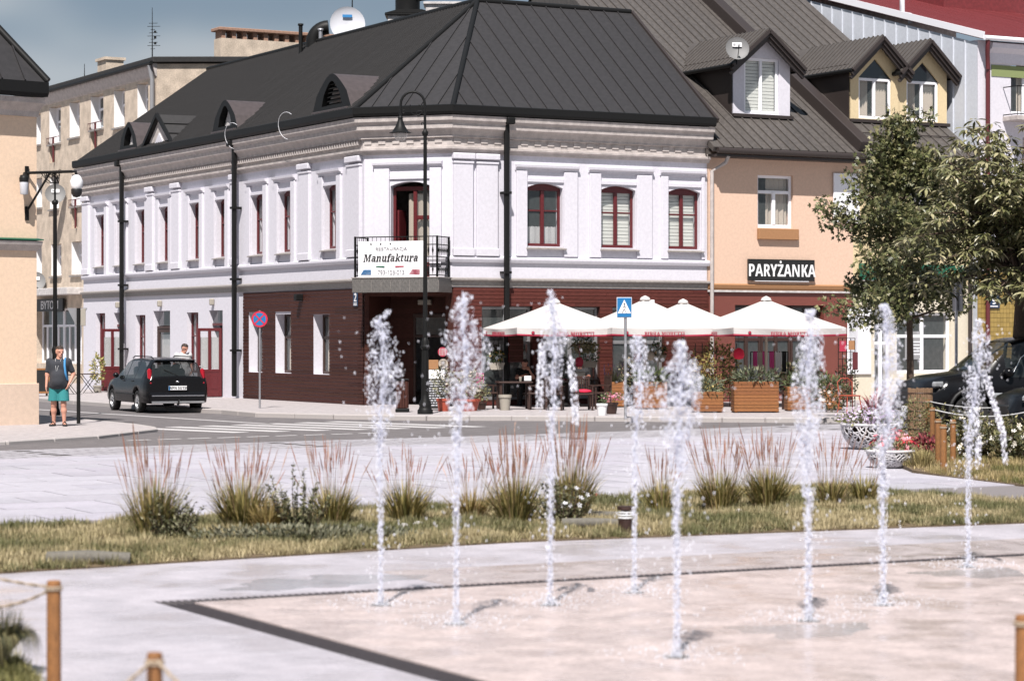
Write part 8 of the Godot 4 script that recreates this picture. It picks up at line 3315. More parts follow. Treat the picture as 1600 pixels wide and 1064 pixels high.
func tufts(parent: Node3D, poly: PackedVector2Array, n: int, cols: Array, height: Callable, tall: float) -> void:
	var g := Geo.new()
	for k in 8:
		var a := TAU * k / 8.0 + rand(-0.3, 0.3)
		var r := rand(0.2, 1.0) * 0.05
		var lean := rand(0.01, 0.05)
		var b := Vector3(cos(a) * r, 0, sin(a) * r)
		g.blade(b, b + Vector3(cos(a) * lean, rand(0.04, 0.10), sin(a) * lean), Vector3.ZERO, 0.009, Vector3(-sin(a), 0, cos(a)), 2)
	var m := g.mesh()
	var box := Rect2(poly[0], Vector2.ZERO)
	for q in poly: box = box.expand(q)
	var f := FastNoiseLite.new()
	f.seed = 21
	f.frequency = 0.5
	var places := []
	var tints := []
	while places.size() < n:
		var p := Vector2(rand(box.position.x, box.end.x), rand(box.position.y, box.end.y))
		if not Geometry2D.is_point_in_polygon(p, poly):
			continue
		var w := Vector3(p.x, 0, -p.y)
		w.y = height.call(w)
		var bare := f.get_noise_2d(p.x * 3.1 + 50.0, p.y * 3.1)
		if bare > 0.18 and rng.randf() < 0.85:
			places.append(Transform3D(Basis.from_scale(Vector3(0.3, 0.1, 0.3)), w))
			tints.append(Color(0.2, 0.16, 0.07))
			continue
		var s := rand(0.5, 1.2) * tall * (1.0 - 0.9 * bare)
		places.append(Transform3D(Basis(Vector3.UP, rand(0, TAU)) * Basis.from_scale(Vector3(1.0, s, 1.0)), w))
		var k := clampf(f.get_noise_2d(p.x, p.y) * 1.4 + 0.5 + rand(-0.3, 0.3), 0.0, 0.999)
		var c: Color = cols[int(k * cols.size())]
		var b := rand(0.75, 1.25)
		tints.append(Color(c.r * b, c.g * b, c.b * b))
	many(parent, "grass", m, M.plant, places, tints)


func grass_clump(label: String, where: Vector3, leaf_h: float, leaf_w: float, n: int, plumes: int, plume_h: float, cols: Array, lean := 0.0) -> void:
	var o := thing("ornamental_grass", label, "ornamental grass", where, 0.0, "ornamental grasses along the lawn strip")
	leaf_h *= 1.12
	leaf_w *= 1.1
	n = int(n * 1.25)
	plumes = int(plumes * 0.62)
	plume_h *= 0.95
	var g := Geo.new()
	for i in n:
		var a := rand(0, TAU)
		var d := Vector3(cos(a), 0, sin(a))
		var r := pow(rng.randf(), 0.7)
		var base := d * leaf_w * 0.28 * rng.randf()
		var h := leaf_h * rand(0.45, 1.05) * (1.0 - 0.3 * r)
		var tip := base + d * leaf_w * 0.62 * r + Vector3(lean * h, h, 0)
		var c: Color = cols[rng.randi() % cols.size()]
		var b := rand(0.7, 1.3)
		g.tint = Color(c.r * b, c.g * b, c.b * b)
		g.blade(base, tip, Vector3(0, leaf_h * 0.14 * r, 0), rand(0.008, 0.015), Vector3(-sin(a), 0, cos(a)).rotated(Vector3.UP, rand(-0.8, 0.8)))
	part(o, "leaf_blades", g, M.plant)
	if plumes > 0:
		g = Geo.new()
		for i in plumes:
			var a := rand(0, TAU)
			var d := Vector3(cos(a), 0, sin(a))
			var r := pow(rng.randf(), 0.6)
			var h := plume_h * rand(0.62, 1.03)
			var base := d * leaf_w * 0.30 * r
			var tip := base + (d * (0.04 + 0.30 * r * r) + rand_dir() * 0.07) * (leaf_w + 0.3) + Vector3(lean * h, h, 0)
			var joint := base.lerp(tip, 0.70) + Vector3(rand(-0.02, 0.02), 0.03, 0)
			g.tint = Color(0.33, 0.22, 0.13) * rand(0.7, 1.2)
			g.tube([base, joint], [0.0022, 0.0018], 3, false)
			var t := rand(0.7, 1.25)
			g.tint = Color(0.31 * t, 0.135 * t, 0.085 * t) if rng.randf() < 0.7 else Color(0.46 * t, 0.29 * t, 0.22 * t)
			var m1 := joint.lerp(tip, 0.35)
			g.tube([joint, m1, tip], [0.0028, 0.0058, 0.0012], 4, false)
			for q in 5:
				var u := rand(0.0, 0.9)
				var c := joint.lerp(tip, u)
				g.blade(c, c + (tip - joint).normalized() * 0.06 + rand_dir() * 0.018, Vector3.ZERO, 0.006, Vector3(-sin(a), 0, cos(a)), 1)
		part(o, "flower_stems", g, M.plant)


func shoots(parent: Node3D, h: float, w: float, n: int, kind: String, size: float, cols: Array) -> void:
	# upright leafy shoots of uneven length, leaves all along them
	var places := []
	var tints := []
	var g := Geo.new()
	for i in n:
		var a := rand(0, TAU)
		var r := sqrt(rng.randf())
		var d := Vector3(cos(a), 0, sin(a))
		var tip := d * w * r * rand(0.6, 1.1) + Vector3(0, h * rand(0.5, 1.0) * (1.0 - 0.45 * r * r), 0)
		var base := d * w * 0.25 * r
		g.tube([base, base.lerp(tip, 0.5) + d * w * 0.06, tip], [0.006, 0.004, 0.0015], 4, false)
		var m := int(tip.y / size * 3.2) + 6
		for k in m:
			var t := pow(rng.randf(), 0.8)
			var b := k * 2.4 + i
			var e := Vector3(cos(b), rand(0.1, 1.3), sin(b))
			places.append(Transform3D(leaf_basis(e, size * rand(0.6, 1.25) * (1.15 - 0.4 * t), rand(0, TAU)), base.lerp(tip, t) + d * w * 0.06 * (1.0 - t)))
			var c: Color = cols[rng.randi() % cols.size()]
			var v := rand(0.7, 1.3)
			tints.append(Color(c.r * v, c.g * v, c.b * v))
	part(parent, "stems", g, M.bark)
	many(parent, "foliage", leaf_mesh(kind), M.plant, places, tints)


func build_garden() -> void:
	var lawn := structure("lawn")
	var outline := px_poly([[-200, 912], [0, 899], [800, 850.5], [1600, 820.5], [1800, 814], [1800, 803], [1600, 787.5], [1392, 771.5], [1325, 762.5], [800, 789], [0, 829.5], [-300, 845]])
	var g := Geo.new()
	slab(g, outline, -0.05, 0.012)
	part(lawn, "soil", g, M.soil)
	var poly := PackedVector2Array()
	for q in outline: poly.append(Vector2(q.x, -q.z))
	tufts(lawn, poly, 34000, [Color(0.115, 0.115, 0.045), Color(0.19, 0.17, 0.08), Color(0.28, 0.235, 0.12), Color(0.36, 0.30, 0.17)], func(_w): return 0.012, 1.0)

	var greens := [Color(0.10, 0.10, 0.028), Color(0.17, 0.155, 0.045), Color(0.27, 0.22, 0.075), Color(0.38, 0.30, 0.12)]
	var straw := [Color(0.28, 0.20, 0.075), Color(0.34, 0.25, 0.10), Color(0.20, 0.16, 0.05)]
	grass_clump("ornamental grass clump furthest left with tall sparse red plumes", on_ground(236, 846), 0.68, 0.55, 420, 62, 1.18, greens)
	grass_clump("wide ornamental grass clump second from left with many thin red plumes", on_ground(376, 832), 0.62, 0.62, 480, 85, 1.05, greens)
	grass_clump("straw coloured grass tuft leaning right between second clump and leafy shrub", on_ground(415, 838), 0.45, 0.4, 220, 0, 0.0, straw, 0.1)
	grass_clump("ornamental grass clump directly right of the leafy shrub", on_ground(515, 824), 0.50, 0.52, 360, 60, 1.02, greens)
	grass_clump("low grassy clump just right of the first water jet", on_ground(632, 818), 0.50, 0.55, 340, 42, 0.95, greens)
	grass_clump("faint pale grass clump beside the foot of second jet", on_ground(735, 815), 0.42, 0.5, 200, 40, 0.85, straw)
	grass_clump("tall ornamental grass with rusty plumes left of the third jet", on_ground(805, 822), 0.62, 0.55, 420, 95, 1.16, greens)
	grass_clump("tallest ornamental grass with orange red plumes right of third jet", on_ground(893, 818), 0.72, 0.52, 400, 100, 1.24, greens, 0.06)
	grass_clump("thin pale grass clump beside the fourth and fifth jets", on_ground(1035, 806), 0.5, 0.45, 200, 45, 0.85, greens)
	grass_clump("dense ornamental grass with dark red plumes right of fifth jet", on_ground(1128, 802), 0.55, 0.52, 400, 90, 1.05, greens, -0.04)
	grass_clump("dense ornamental grass with dark red plumes left of sixth jet", on_ground(1204, 797), 0.55, 0.56, 420, 90, 1.07, greens)
	grass_clump("thin grass clump with pinkish plumes right of sixth jet", on_ground(1303, 795), 0.45, 0.42, 180, 60, 1.0, greens, 0.08)
	grass_clump("small grass tuft left of the seventh jet foot", on_ground(1354, 789), 0.42, 0.4, 220, 16, 0.68, greens)
	for q in [[262, 848, 0.34, 0.40, "dark leafy shrub growing against the furthest left grass clump"], [460, 838, 0.36, 0.52, "tall leafy shrub with pale leaf tips left of fourth grass clump"], [880, 826, 0.30, 0.42, "pale flowering shrub beside the tallest ornamental grass"]]:
		var o := thing("leafy_shrub", q[4], "shrub", on_ground(q[0], q[1]), 0.0)
		shoots(o, q[3] * 1.5, q[2] * 1.15, 44, "oval", 0.05, [Color(0.06, 0.065, 0.026), Color(0.115, 0.115, 0.052), Color(0.20, 0.19, 0.11)])
		if q[0] == 880:
			foliage(o, "flowers", "petal", M.petal, Vector3(0, q[3] * 0.62, 0.05), Vector3(q[2] * 1.1, q[3] * 0.6, q[2]), 26, 0.03, [Color(0.72, 0.72, 0.76)], 0.5, 0.9)
	# low grey-green cover between the clumps
	var cover := thing("ground_cover", "low grey green ground cover in front of the left grass clumps", "ground cover", on_ground(470, 850))
	cover.remove_meta("category")
	cover.set_meta("category", "plants")
	foliage(cover, "foliage", "oval", M.plant, Vector3(0, 0.07, 0), Vector3(1.2, 0.09, 0.42), 1700, 0.055, [Color(0.13, 0.13, 0.085), Color(0.19, 0.18, 0.12), Color(0.075, 0.08, 0.045)], 1.0, 0.1)
	# bollard lamp, logs, stone
	var bo := thing("bollard_light", "short dark brown bollard light with white ring louvres on the lawn", "bollard light", on_ground(979, 838, 0.01))
	g = Geo.new()
	g.lathe([[0.075, 0], [0.075, 0.15]], 18)
	g.lathe([[0.078, 0.15], [0.078, 0.165], [0.055, 0.17]], 18, Vector3.ZERO, false)
	g.lathe([[0.04, 0.15], [0.04, 0.3]], 12)
	g.lathe([[0.055, 0.255], [0.085, 0.262], [0.085, 0.30], [0.0, 0.305]], 18, Vector3.ZERO, false)
	part(bo, "post", g, M.dark_wood)
	for k in 3:
		g = Geo.new()
		g.lathe([[0.05, 0.17 + k * 0.029], [0.08, 0.174 + k * 0.029], [0.08, 0.186 + k * 0.029], [0.05, 0.19 + k * 0.029]], 18, Vector3.ZERO, false)
		part(bo, "louvre_ring", g, M.white_paint)
	for q in [[924, 828, 0.62, 0.055, "pale birch log lying left of the bollard light, nearer one"], [938, 815, 0.5, 0.05, "grey log lying behind the pale birch log"]]:
		g = Geo.new()
		g.tube([Vector3(-q[2] / 2, q[3], 0.03), Vector3(0, q[3] * 1.05, 0), Vector3(q[2] / 2, q[3], -0.02)], [q[3], q[3] * 1.05, q[3] * 0.95], 10)
		single("log", g, M.log_bark, q[4], "log", on_ground(q[0], q[1], 0.012), -0.1)
	g = Geo.new()
	g.tube([Vector3(-0.38, 0.06, 0), Vector3(0, 0.07, 0.02), Vector3(0.38, 0.055, 0)], [0.065, 0.07, 0.06], 8)
	single("log", g, M.log_bark, "weathered grey log lying in the grass at far left", "log", on_ground(132, 886, 0.0), 0.02)
	g = Geo.new()
	g.ball(Vector3(0, 0.035, 0), Vector3(0.035, 0.035, 0.035), 8, 12)
	single("red_ball", g, M.sign_red, "tiny red and white ball at the lawn edge right of third jet", "ball", on_ground(933, 781, 0.0))
	for q in [[630, 829, "left of the first jet's grassy clump"], [652, 826, "right of the first jet's grassy clump"], [720, 806, "beside the foot of second jet"], [846, 800, "behind third jet, farther one"], [856, 812, "before third jet, nearer one"], [1158, 806, "between the two dense dark red grasses"]]:
		g = Geo.new()
		g.ball(Vector3(0, 0.03, 0), Vector3(rand(0.05, 0.09), 0.035, 0.05), 6, 9)
		single("stone", g, M.old_white, "pale stone in the lawn strip " + q[2], "stone", on_ground(q[0], q[1], 0.01), rand(0, 3), "stones in the lawn strip")

	# ---- raised bed with shrubs at the right
	var bed := structure("garden_bed")
	var bo_l := px_poly([[1404, 722], [1410, 731], [1432, 740.5], [1600, 760.5], [1900, 792], [2100, 690], [1900, 688], [1460, 684], [1415, 690]])
	poly = PackedVector2Array()
	for q in bo_l: poly.append(Vector2(q.x, -q.z))
	var rise := func(w: Vector3) -> float: return clampf((-w.z - 35.0 - 0.18 * (w.x - 6.0)) * 0.02, 0.015, 0.16)
	g = Geo.new()
	var idx := Geometry2D.triangulate_polygon(poly)
	var cell := 0.5
	for i in range(10, 42):
		for j in range(60, 100):
			var sq := PackedVector2Array([Vector2(i * cell, j * cell), Vector2(i * cell + cell, j * cell), Vector2(i * cell + cell, j * cell + cell), Vector2(i * cell, j * cell + cell)])
			for piece in Geometry2D.intersect_polygons(sq, poly):
				for k in range(1, piece.size() - 1):
					var t := []
					for q in [piece[0], piece[k], piece[k + 1]]:
						var w := Vector3(q.x, 0, -q.y)
						w.y = rise.call(w)
						t.append(w)
					g.tri_out(t[0], t[1], t[2], Vector3.UP)
	for k in bo_l.size():   # its edge down to the paving
		var a: Vector3 = bo_l[k]
		var b: Vector3 = bo_l[(k + 1) % bo_l.size()]
		for i in 8:
			var p0 := a.lerp(b, i / 8.0)
			var p1 := a.lerp(b, (i + 1) / 8.0)
			g.quad(p0 + Vector3.DOWN * 0.05, p1 + Vector3.DOWN * 0.05, p1 + Vector3.UP * rise.call(p1), p0 + Vector3.UP * rise.call(p0))
	part(bed, "soil", g, M.soil)
	tufts(bed, poly, 15000, [Color(0.12, 0.115, 0.035), Color(0.19, 0.155, 0.055), Color(0.27, 0.21, 0.09), Color(0.36, 0.28, 0.14)], rise, 1.25)
	var px_on := func(px: float, d: float) -> Vector3:
		var w := plan(px, d)
		w.y = rise.call(w)
		return w
	for q in [[1438, 43.2, 0.34, 0.42, 900, 0.05, "round clipped green shrub before the reed bin", 2], [1483, 42.6, 0.5, 0.36, 700, 0.08, "low leafy shrub under the upper rope beside posts", 0], [1528, 39.6, 0.5, 0.42, 900, 0.12, "white flowering shrub just right of eighth jet", 1], [1588, 39.2, 0.5, 0.36, 900, 0.12, "white flowering shrub at right edge under the rope", 1], [1560, 42.0, 0.7, 0.36, 900, 0.10, "dark bush before the second dark car bonnet", 0], [1610, 41.6, 0.6, 0.36, 700, 0.10, "dark bush at the right edge below the car bonnet", 0]]:
		var o := thing("garden_shrub", q[6], "shrub", px_on.call(q[0], q[1]))
		var gc := [Color(0.085, 0.09, 0.03), Color(0.15, 0.14, 0.055), Color(0.24, 0.215, 0.10), Color(0.045, 0.05, 0.018)]
		if q[7] == 2:
			foliage(o, "foliage", "oval", M.plant, Vector3(0, q[3], 0), Vector3(q[2], q[3], q[2] * 0.8), q[4], q[5], gc, 0.7, 0.4)
		else:
			shoots(o, q[3] * 2.2, q[2] * 1.1, 46, "long", q[5] * 1.1, gc)
		if q[7] == 1:
			foliage(o, "flowers", "petal", M.petal, Vector3(0, q[3] * 1.05, 0.06), Vector3(q[2], q[3], q[2] * 0.85), 50, 0.045, [Color(0.70, 0.68, 0.62), Color(0.66, 0.60, 0.5)], 0.6, 0.9)
	var rp := thing("red_leaved_plant", "dark red leaved plant at the foot of the rope posts", "plant", px_on.call(1452, 40.8))
	foliage(rp, "foliage", "oval", M.plant, Vector3(0, 0.14, 0), Vector3(0.26, 0.18, 0.2), 360, 0.07, [Color(0.16, 0.02, 0.03), Color(0.09, 0.012, 0.02), Color(0.25, 0.04, 0.05)], 0.7)
	rp = thing("dry_grass_tuft", "pale dry grass tuft between small flower bowl and posts", "plant", px_on.call(1446, 37.8))
	g = Geo.new()
	for i in 260:
		var a := rand(0, TAU)
		var r := rng.randf()
		g.tint = Color(0.33, 0.27, 0.12) * rand(0.6, 1.25)
		var b := Vector3(cos(a), 0, sin(a)) * 0.18 * r
		g.blade(b, b * 2.0 + Vector3(0, rand(0.12, 0.32), 0), Vector3(0, 0.03, 0), 0.012, Vector3(-sin(a), 0, cos(a)))
	part(rp, "blades", g, M.plant)

	# posts and ropes
	var tops := {}
	for q in [["a", 1481, 36.7, 0.72, 0.05, "round wooden post nearest the lawn edge at right"], ["b", 1472.5, 38.3, 0.72, 0.05, "round wooden post leaning behind the nearest right post"], ["c", 1463.5, 42.0, 0.72, 0.047, "grey brown round post holding the lower white rope"], ["d", 1456, 43.4, 0.80, 0.04, "reddish post holding the upper white rope"], ["e", 1496, 38.8, 0.68, 0.048, "round wooden post standing among leaves under lower rope"], ["f", 1652, 41.0, 0.85, 0.047, ""], ["g", 1655, 44.2, 0.85, 0.047, ""]]:
		var p: Vector3 = px_on.call(q[1], q[2])
		tops[q[0]] = p + Vector3.UP * q[3]
		if q[5] == "":
			continue
		wood_post(q[5], p, q[3], q[4])
	for q in [["c", "f", 0.16, "thin white rope sagging from grey brown post over the shrubs"], ["d", "g", 0.16, "thin white rope sagging from reddish post before the black car"]]:
		var a: Vector3 = tops[q[0]] + Vector3.DOWN * 0.03
		var b: Vector3 = tops[q[1]] + Vector3.DOWN * 0.03
		var pts := []
		for k in 15:
			var t := k / 14.0
			pts.append((a - a).lerp(b - a, t) + Vector3.DOWN * q[2] * 4.0 * t * (1.0 - t))
		g = Geo.new()
		g.tube(pts, 0.011, 6)
		single("rope", g, M.white_cloth, q[3], "rope", a)
	# near ropes and posts, bottom left and right edge
	var n1 := plan(77, 13.8)
	var n2 := plan(236, 10.7)
	wood_post("nearest tall orange wooden post at bottom left of the square", n1, 0.70, 0.042)
	wood_post("orange wooden post cut by the lower edge of the view", n2, 0.695, 0.036)
	wood_post("dark wooden post at the lower right edge", plan(1607, 12.1), 0.70, 0.042)
	var na := n1 + Vector3(0, 0.66, 0)
	var nb := n2 + Vector3(0, 0.67, 0)
	for q in [[na, plan(-160, 16.5) + Vector3(0, 0.62, 0), 0.03, "thin rope running left from the tall orange post, upper of two"], [na, plan(-160, 15.2) + Vector3(0, 0.60, 0), 0.16, "thin rope sagging left from the tall orange post, lower of two"], [nb, plan(40, 9.6) + Vector3(0, 0.50, 0), 0.04, "twisted rope falling left from the lower orange post"], [nb, plan(420, 9.4) + Vector3(0, 0.52, 0), 0.05, "twisted rope falling right from the lower orange post"]]:
		var a: Vector3 = q[0]
		var b: Vector3 = q[1]
		g = Geo.new()
		for tw in 2:
			var pts := []
			for k in 40:
				var t := k / 39.0
				var ph := t * 40.0 + tw * PI
				pts.append((b - a) * t + Vector3.DOWN * q[2] * 4.0 * t * (1.0 - t) + Vector3(0, sin(ph), cos(ph)) * 0.005)
			g.tube(pts, 0.006, 5)
		single("rope", g, M.rope, q[3], "rope", a)
	var dr := thing("drooping_grass", "dark drooping grass clump at the left edge foreground", "ornamental grass", plan(-22, 15.0))
	g = Geo.new()
	for i in 900:
		var a := rand(0, TAU)
		var d := Vector3(cos(a), 0, sin(a))
		var r := pow(rng.randf(), 0.5)
		var c: Color = [Color(0.06, 0.06, 0.025), Color(0.12, 0.11, 0.05), Color(0.03, 0.032, 0.014), Color(0.2, 0.17, 0.08)][rng.randi() % 4]
		g.tint = c
		var h := rand(0.35, 0.62)
		g.blade(d * 0.05, d * (0.1 + 0.24 * r) + Vector3(0, h * (1.0 - r * 0.9) + 0.02, 0), Vector3(0, 0.22 * r, 0) + d * 0.05, 0.01, Vector3(-sin(a), 0, cos(a)), 5)
	part(dr, "leaf_blades", g, M.plant)
	lawn = structure("lawn")
	outline = [plan(-300, 12.0), plan(30, 12.6), plan(58, 14.0), plan(30, 15.4), plan(-300, 16.5)]
	g = Geo.new()
	slab(g, outline, -0.05, 0.02)
	part(lawn, "soil", g, M.soil)
	poly = PackedVector2Array()
	for q in outline: poly.append(Vector2(q.x, -q.z))
	tufts(lawn, poly, 2500, [Color(0.10, 0.10, 0.03), Color(0.2, 0.18, 0.06)], func(_w): return 0.02, 1.0)

	# ---- lattice flower bowls
	bowl("larger white lattice bowl with lavender blossom and red leaved grass", plan(1364, 44.8, 0.0), 0.52, 0.44, true)
	bowl("smaller white lattice bowl with red flowers near the rope posts", plan(1397, 38.4, 0.0), 0.37, 0.25, false)


func wood_post(label: String, where: Vector3, h: float, r: float) -> void:
	var o := thing("wooden_post", label, "post", where, rand(0, 6), "round wooden posts")
	var g := Geo.new()
	var t := rand(0.8, 1.15)
	g.tint = Color(t, t, t)
	g.lathe([[r, 0.0], [r, h * 0.5], [r * 0.98, h - 0.012], [r * 0.86, h], [0.0, h + 0.003]], 14)
	part(o, "shaft", g, M.post_wood)
	g = Geo.new()
	for k in 2:
		var ring := []
		for s in 13:
			ring.append(Vector3(cos(TAU * s / 12.0) * (r + 0.004), h - 0.05 + 0.014 * k, sin(TAU * s / 12.0) * (r + 0.004)))
		g.tube(ring, 0.006, 5, false)
	part(o, "rope_ring", g, M.rope)


func bowl(label: String, where: Vector3, r: float, h: float, big: bool) -> void:
	var o := thing("flower_bowl", label, "flower bowl", where, 0.0)
	var g := Geo.new()
	var rows := 8
	var cols := 30
	var nodes := []
	for i in rows + 1:
		var row := []
		for k in cols:
			var v := i / float(rows)
			var a := TAU * (k + 0.5 * (i % 2)) / cols + rand(-0.07, 0.07)
			if i > 0 and i < rows: v += rand(-0.04, 0.04)
			var rr := r * lerpf(0.55, 1.0, sin(v * PI * 0.5))
			row.append(Vector3(cos(a) * rr, 0.02 + h * v * (0.6 + 0.4 * v), sin(a) * rr))
		nodes.append(row)
	for i in rows:
		for k in cols:
			var a: Vector3 = nodes[i][k]
			var up1: Vector3 = nodes[i + 1][k]
			var up2: Vector3 = nodes[i + 1][(k + (1 if i % 2 else -1) + cols) % cols]
			g.tube([a, up1], 0.0135, 5, false)
			if rng.randf() < 0.72: g.tube([a, up2], 0.0135, 5, false)
			if rng.randf() < 0.5: g.tube([a, nodes[i][(k + 1) % cols]], 0.0135, 5, false)
	part(o, "lattice", g, M.bowl_white)
	g = Geo.new()
	var rim := []
	for k in 37: rim.append(Vector3(cos(TAU * k / 36.0) * r, h + 0.02, sin(TAU * k / 36.0) * r))
	g.tube(rim, 0.026, 8, false)
	g.lathe([[0.0, 0.01], [r * 0.55, 0.01], [r * 0.56, 0.04], [0.0, 0.04]], 24, Vector3.ZERO, false)
	part(o, "rim", g, M.bowl_white)
	g = Geo.new()
	g.lathe([[r * 0.50, 0.04], [r * 0.78, h * 0.5], [r * 0.93, h * 0.97], [0.0, h * 0.99]], 24)
	part(o, "liner", g, M.dark_wood)
	var p := thing("bowl_flowers", "lavender and white blossom with arching dark red leaves in larger bowl" if big else "bright red and pink flowers with pale foliage in smaller bowl", "flowers", where + Vector3(0, h, 0))
	if big:
		foliage(p, "foliage", "oval", M.plant, Vector3(0, 0.1, 0), Vector3(r * 1.1, 0.16, r * 1.1), 900, 0.07, [Color(0.13, 0.13, 0.05), Color(0.22, 0.21, 0.10), Color(0.06, 0.07, 0.025)], 0.5, 0.3)
		foliage(p, "flowers", "petal", M.petal, Vector3(0, 0.16, 0), Vector3(r * 1.15, 0.22, r * 1.15), 620, 0.026, [Color(0.50, 0.36, 0.62), Color(0.62, 0.48, 0.70), Color(0.70, 0.66, 0.72)], 0.8, 0.8)
		g = Geo.new()
		for i in 70:
			var a := rand(0, TAU)
			var d := Vector3(cos(a), 0, sin(a))
			g.tint = Color(0.20, 0.035, 0.045) * rand(0.6, 1.4)
			g.blade(d * 0.05 + Vector3(0.12, 0.05, 0), Vector3(0.12, 0, 0) + d * rand(0.15, 0.55) + Vector3(0, rand(0.25, 0.75), 0), Vector3(0, rand(0.05, 0.2), 0), 0.035, Vector3(-sin(a), 0, cos(a)), 6)
		part(p, "red_leaves", g, M.plant)
	else:
		foliage(p, "foliage", "oval", M.plant, Vector3(0, 0.06, 0), Vector3(r, 0.12, r), 500, 0.06, [Color(0.15, 0.15, 0.07), Color(0.25, 0.24, 0.13), Color(0.08, 0.09, 0.03)], 0.5, 0.3)
		foliage(p, "flowers", "petal", M.petal, Vector3(0.05, 0.16, 0), Vector3(r * 0.95, 0.18, r * 0.8), 110, 0.045, [Color(0.65, 0.03, 0.06), Color(0.6, 0.02, 0.05), Color(0.75, 0.35, 0.42)], 0.8, 0.9)


# ---------------------------------------------------------------- fountain

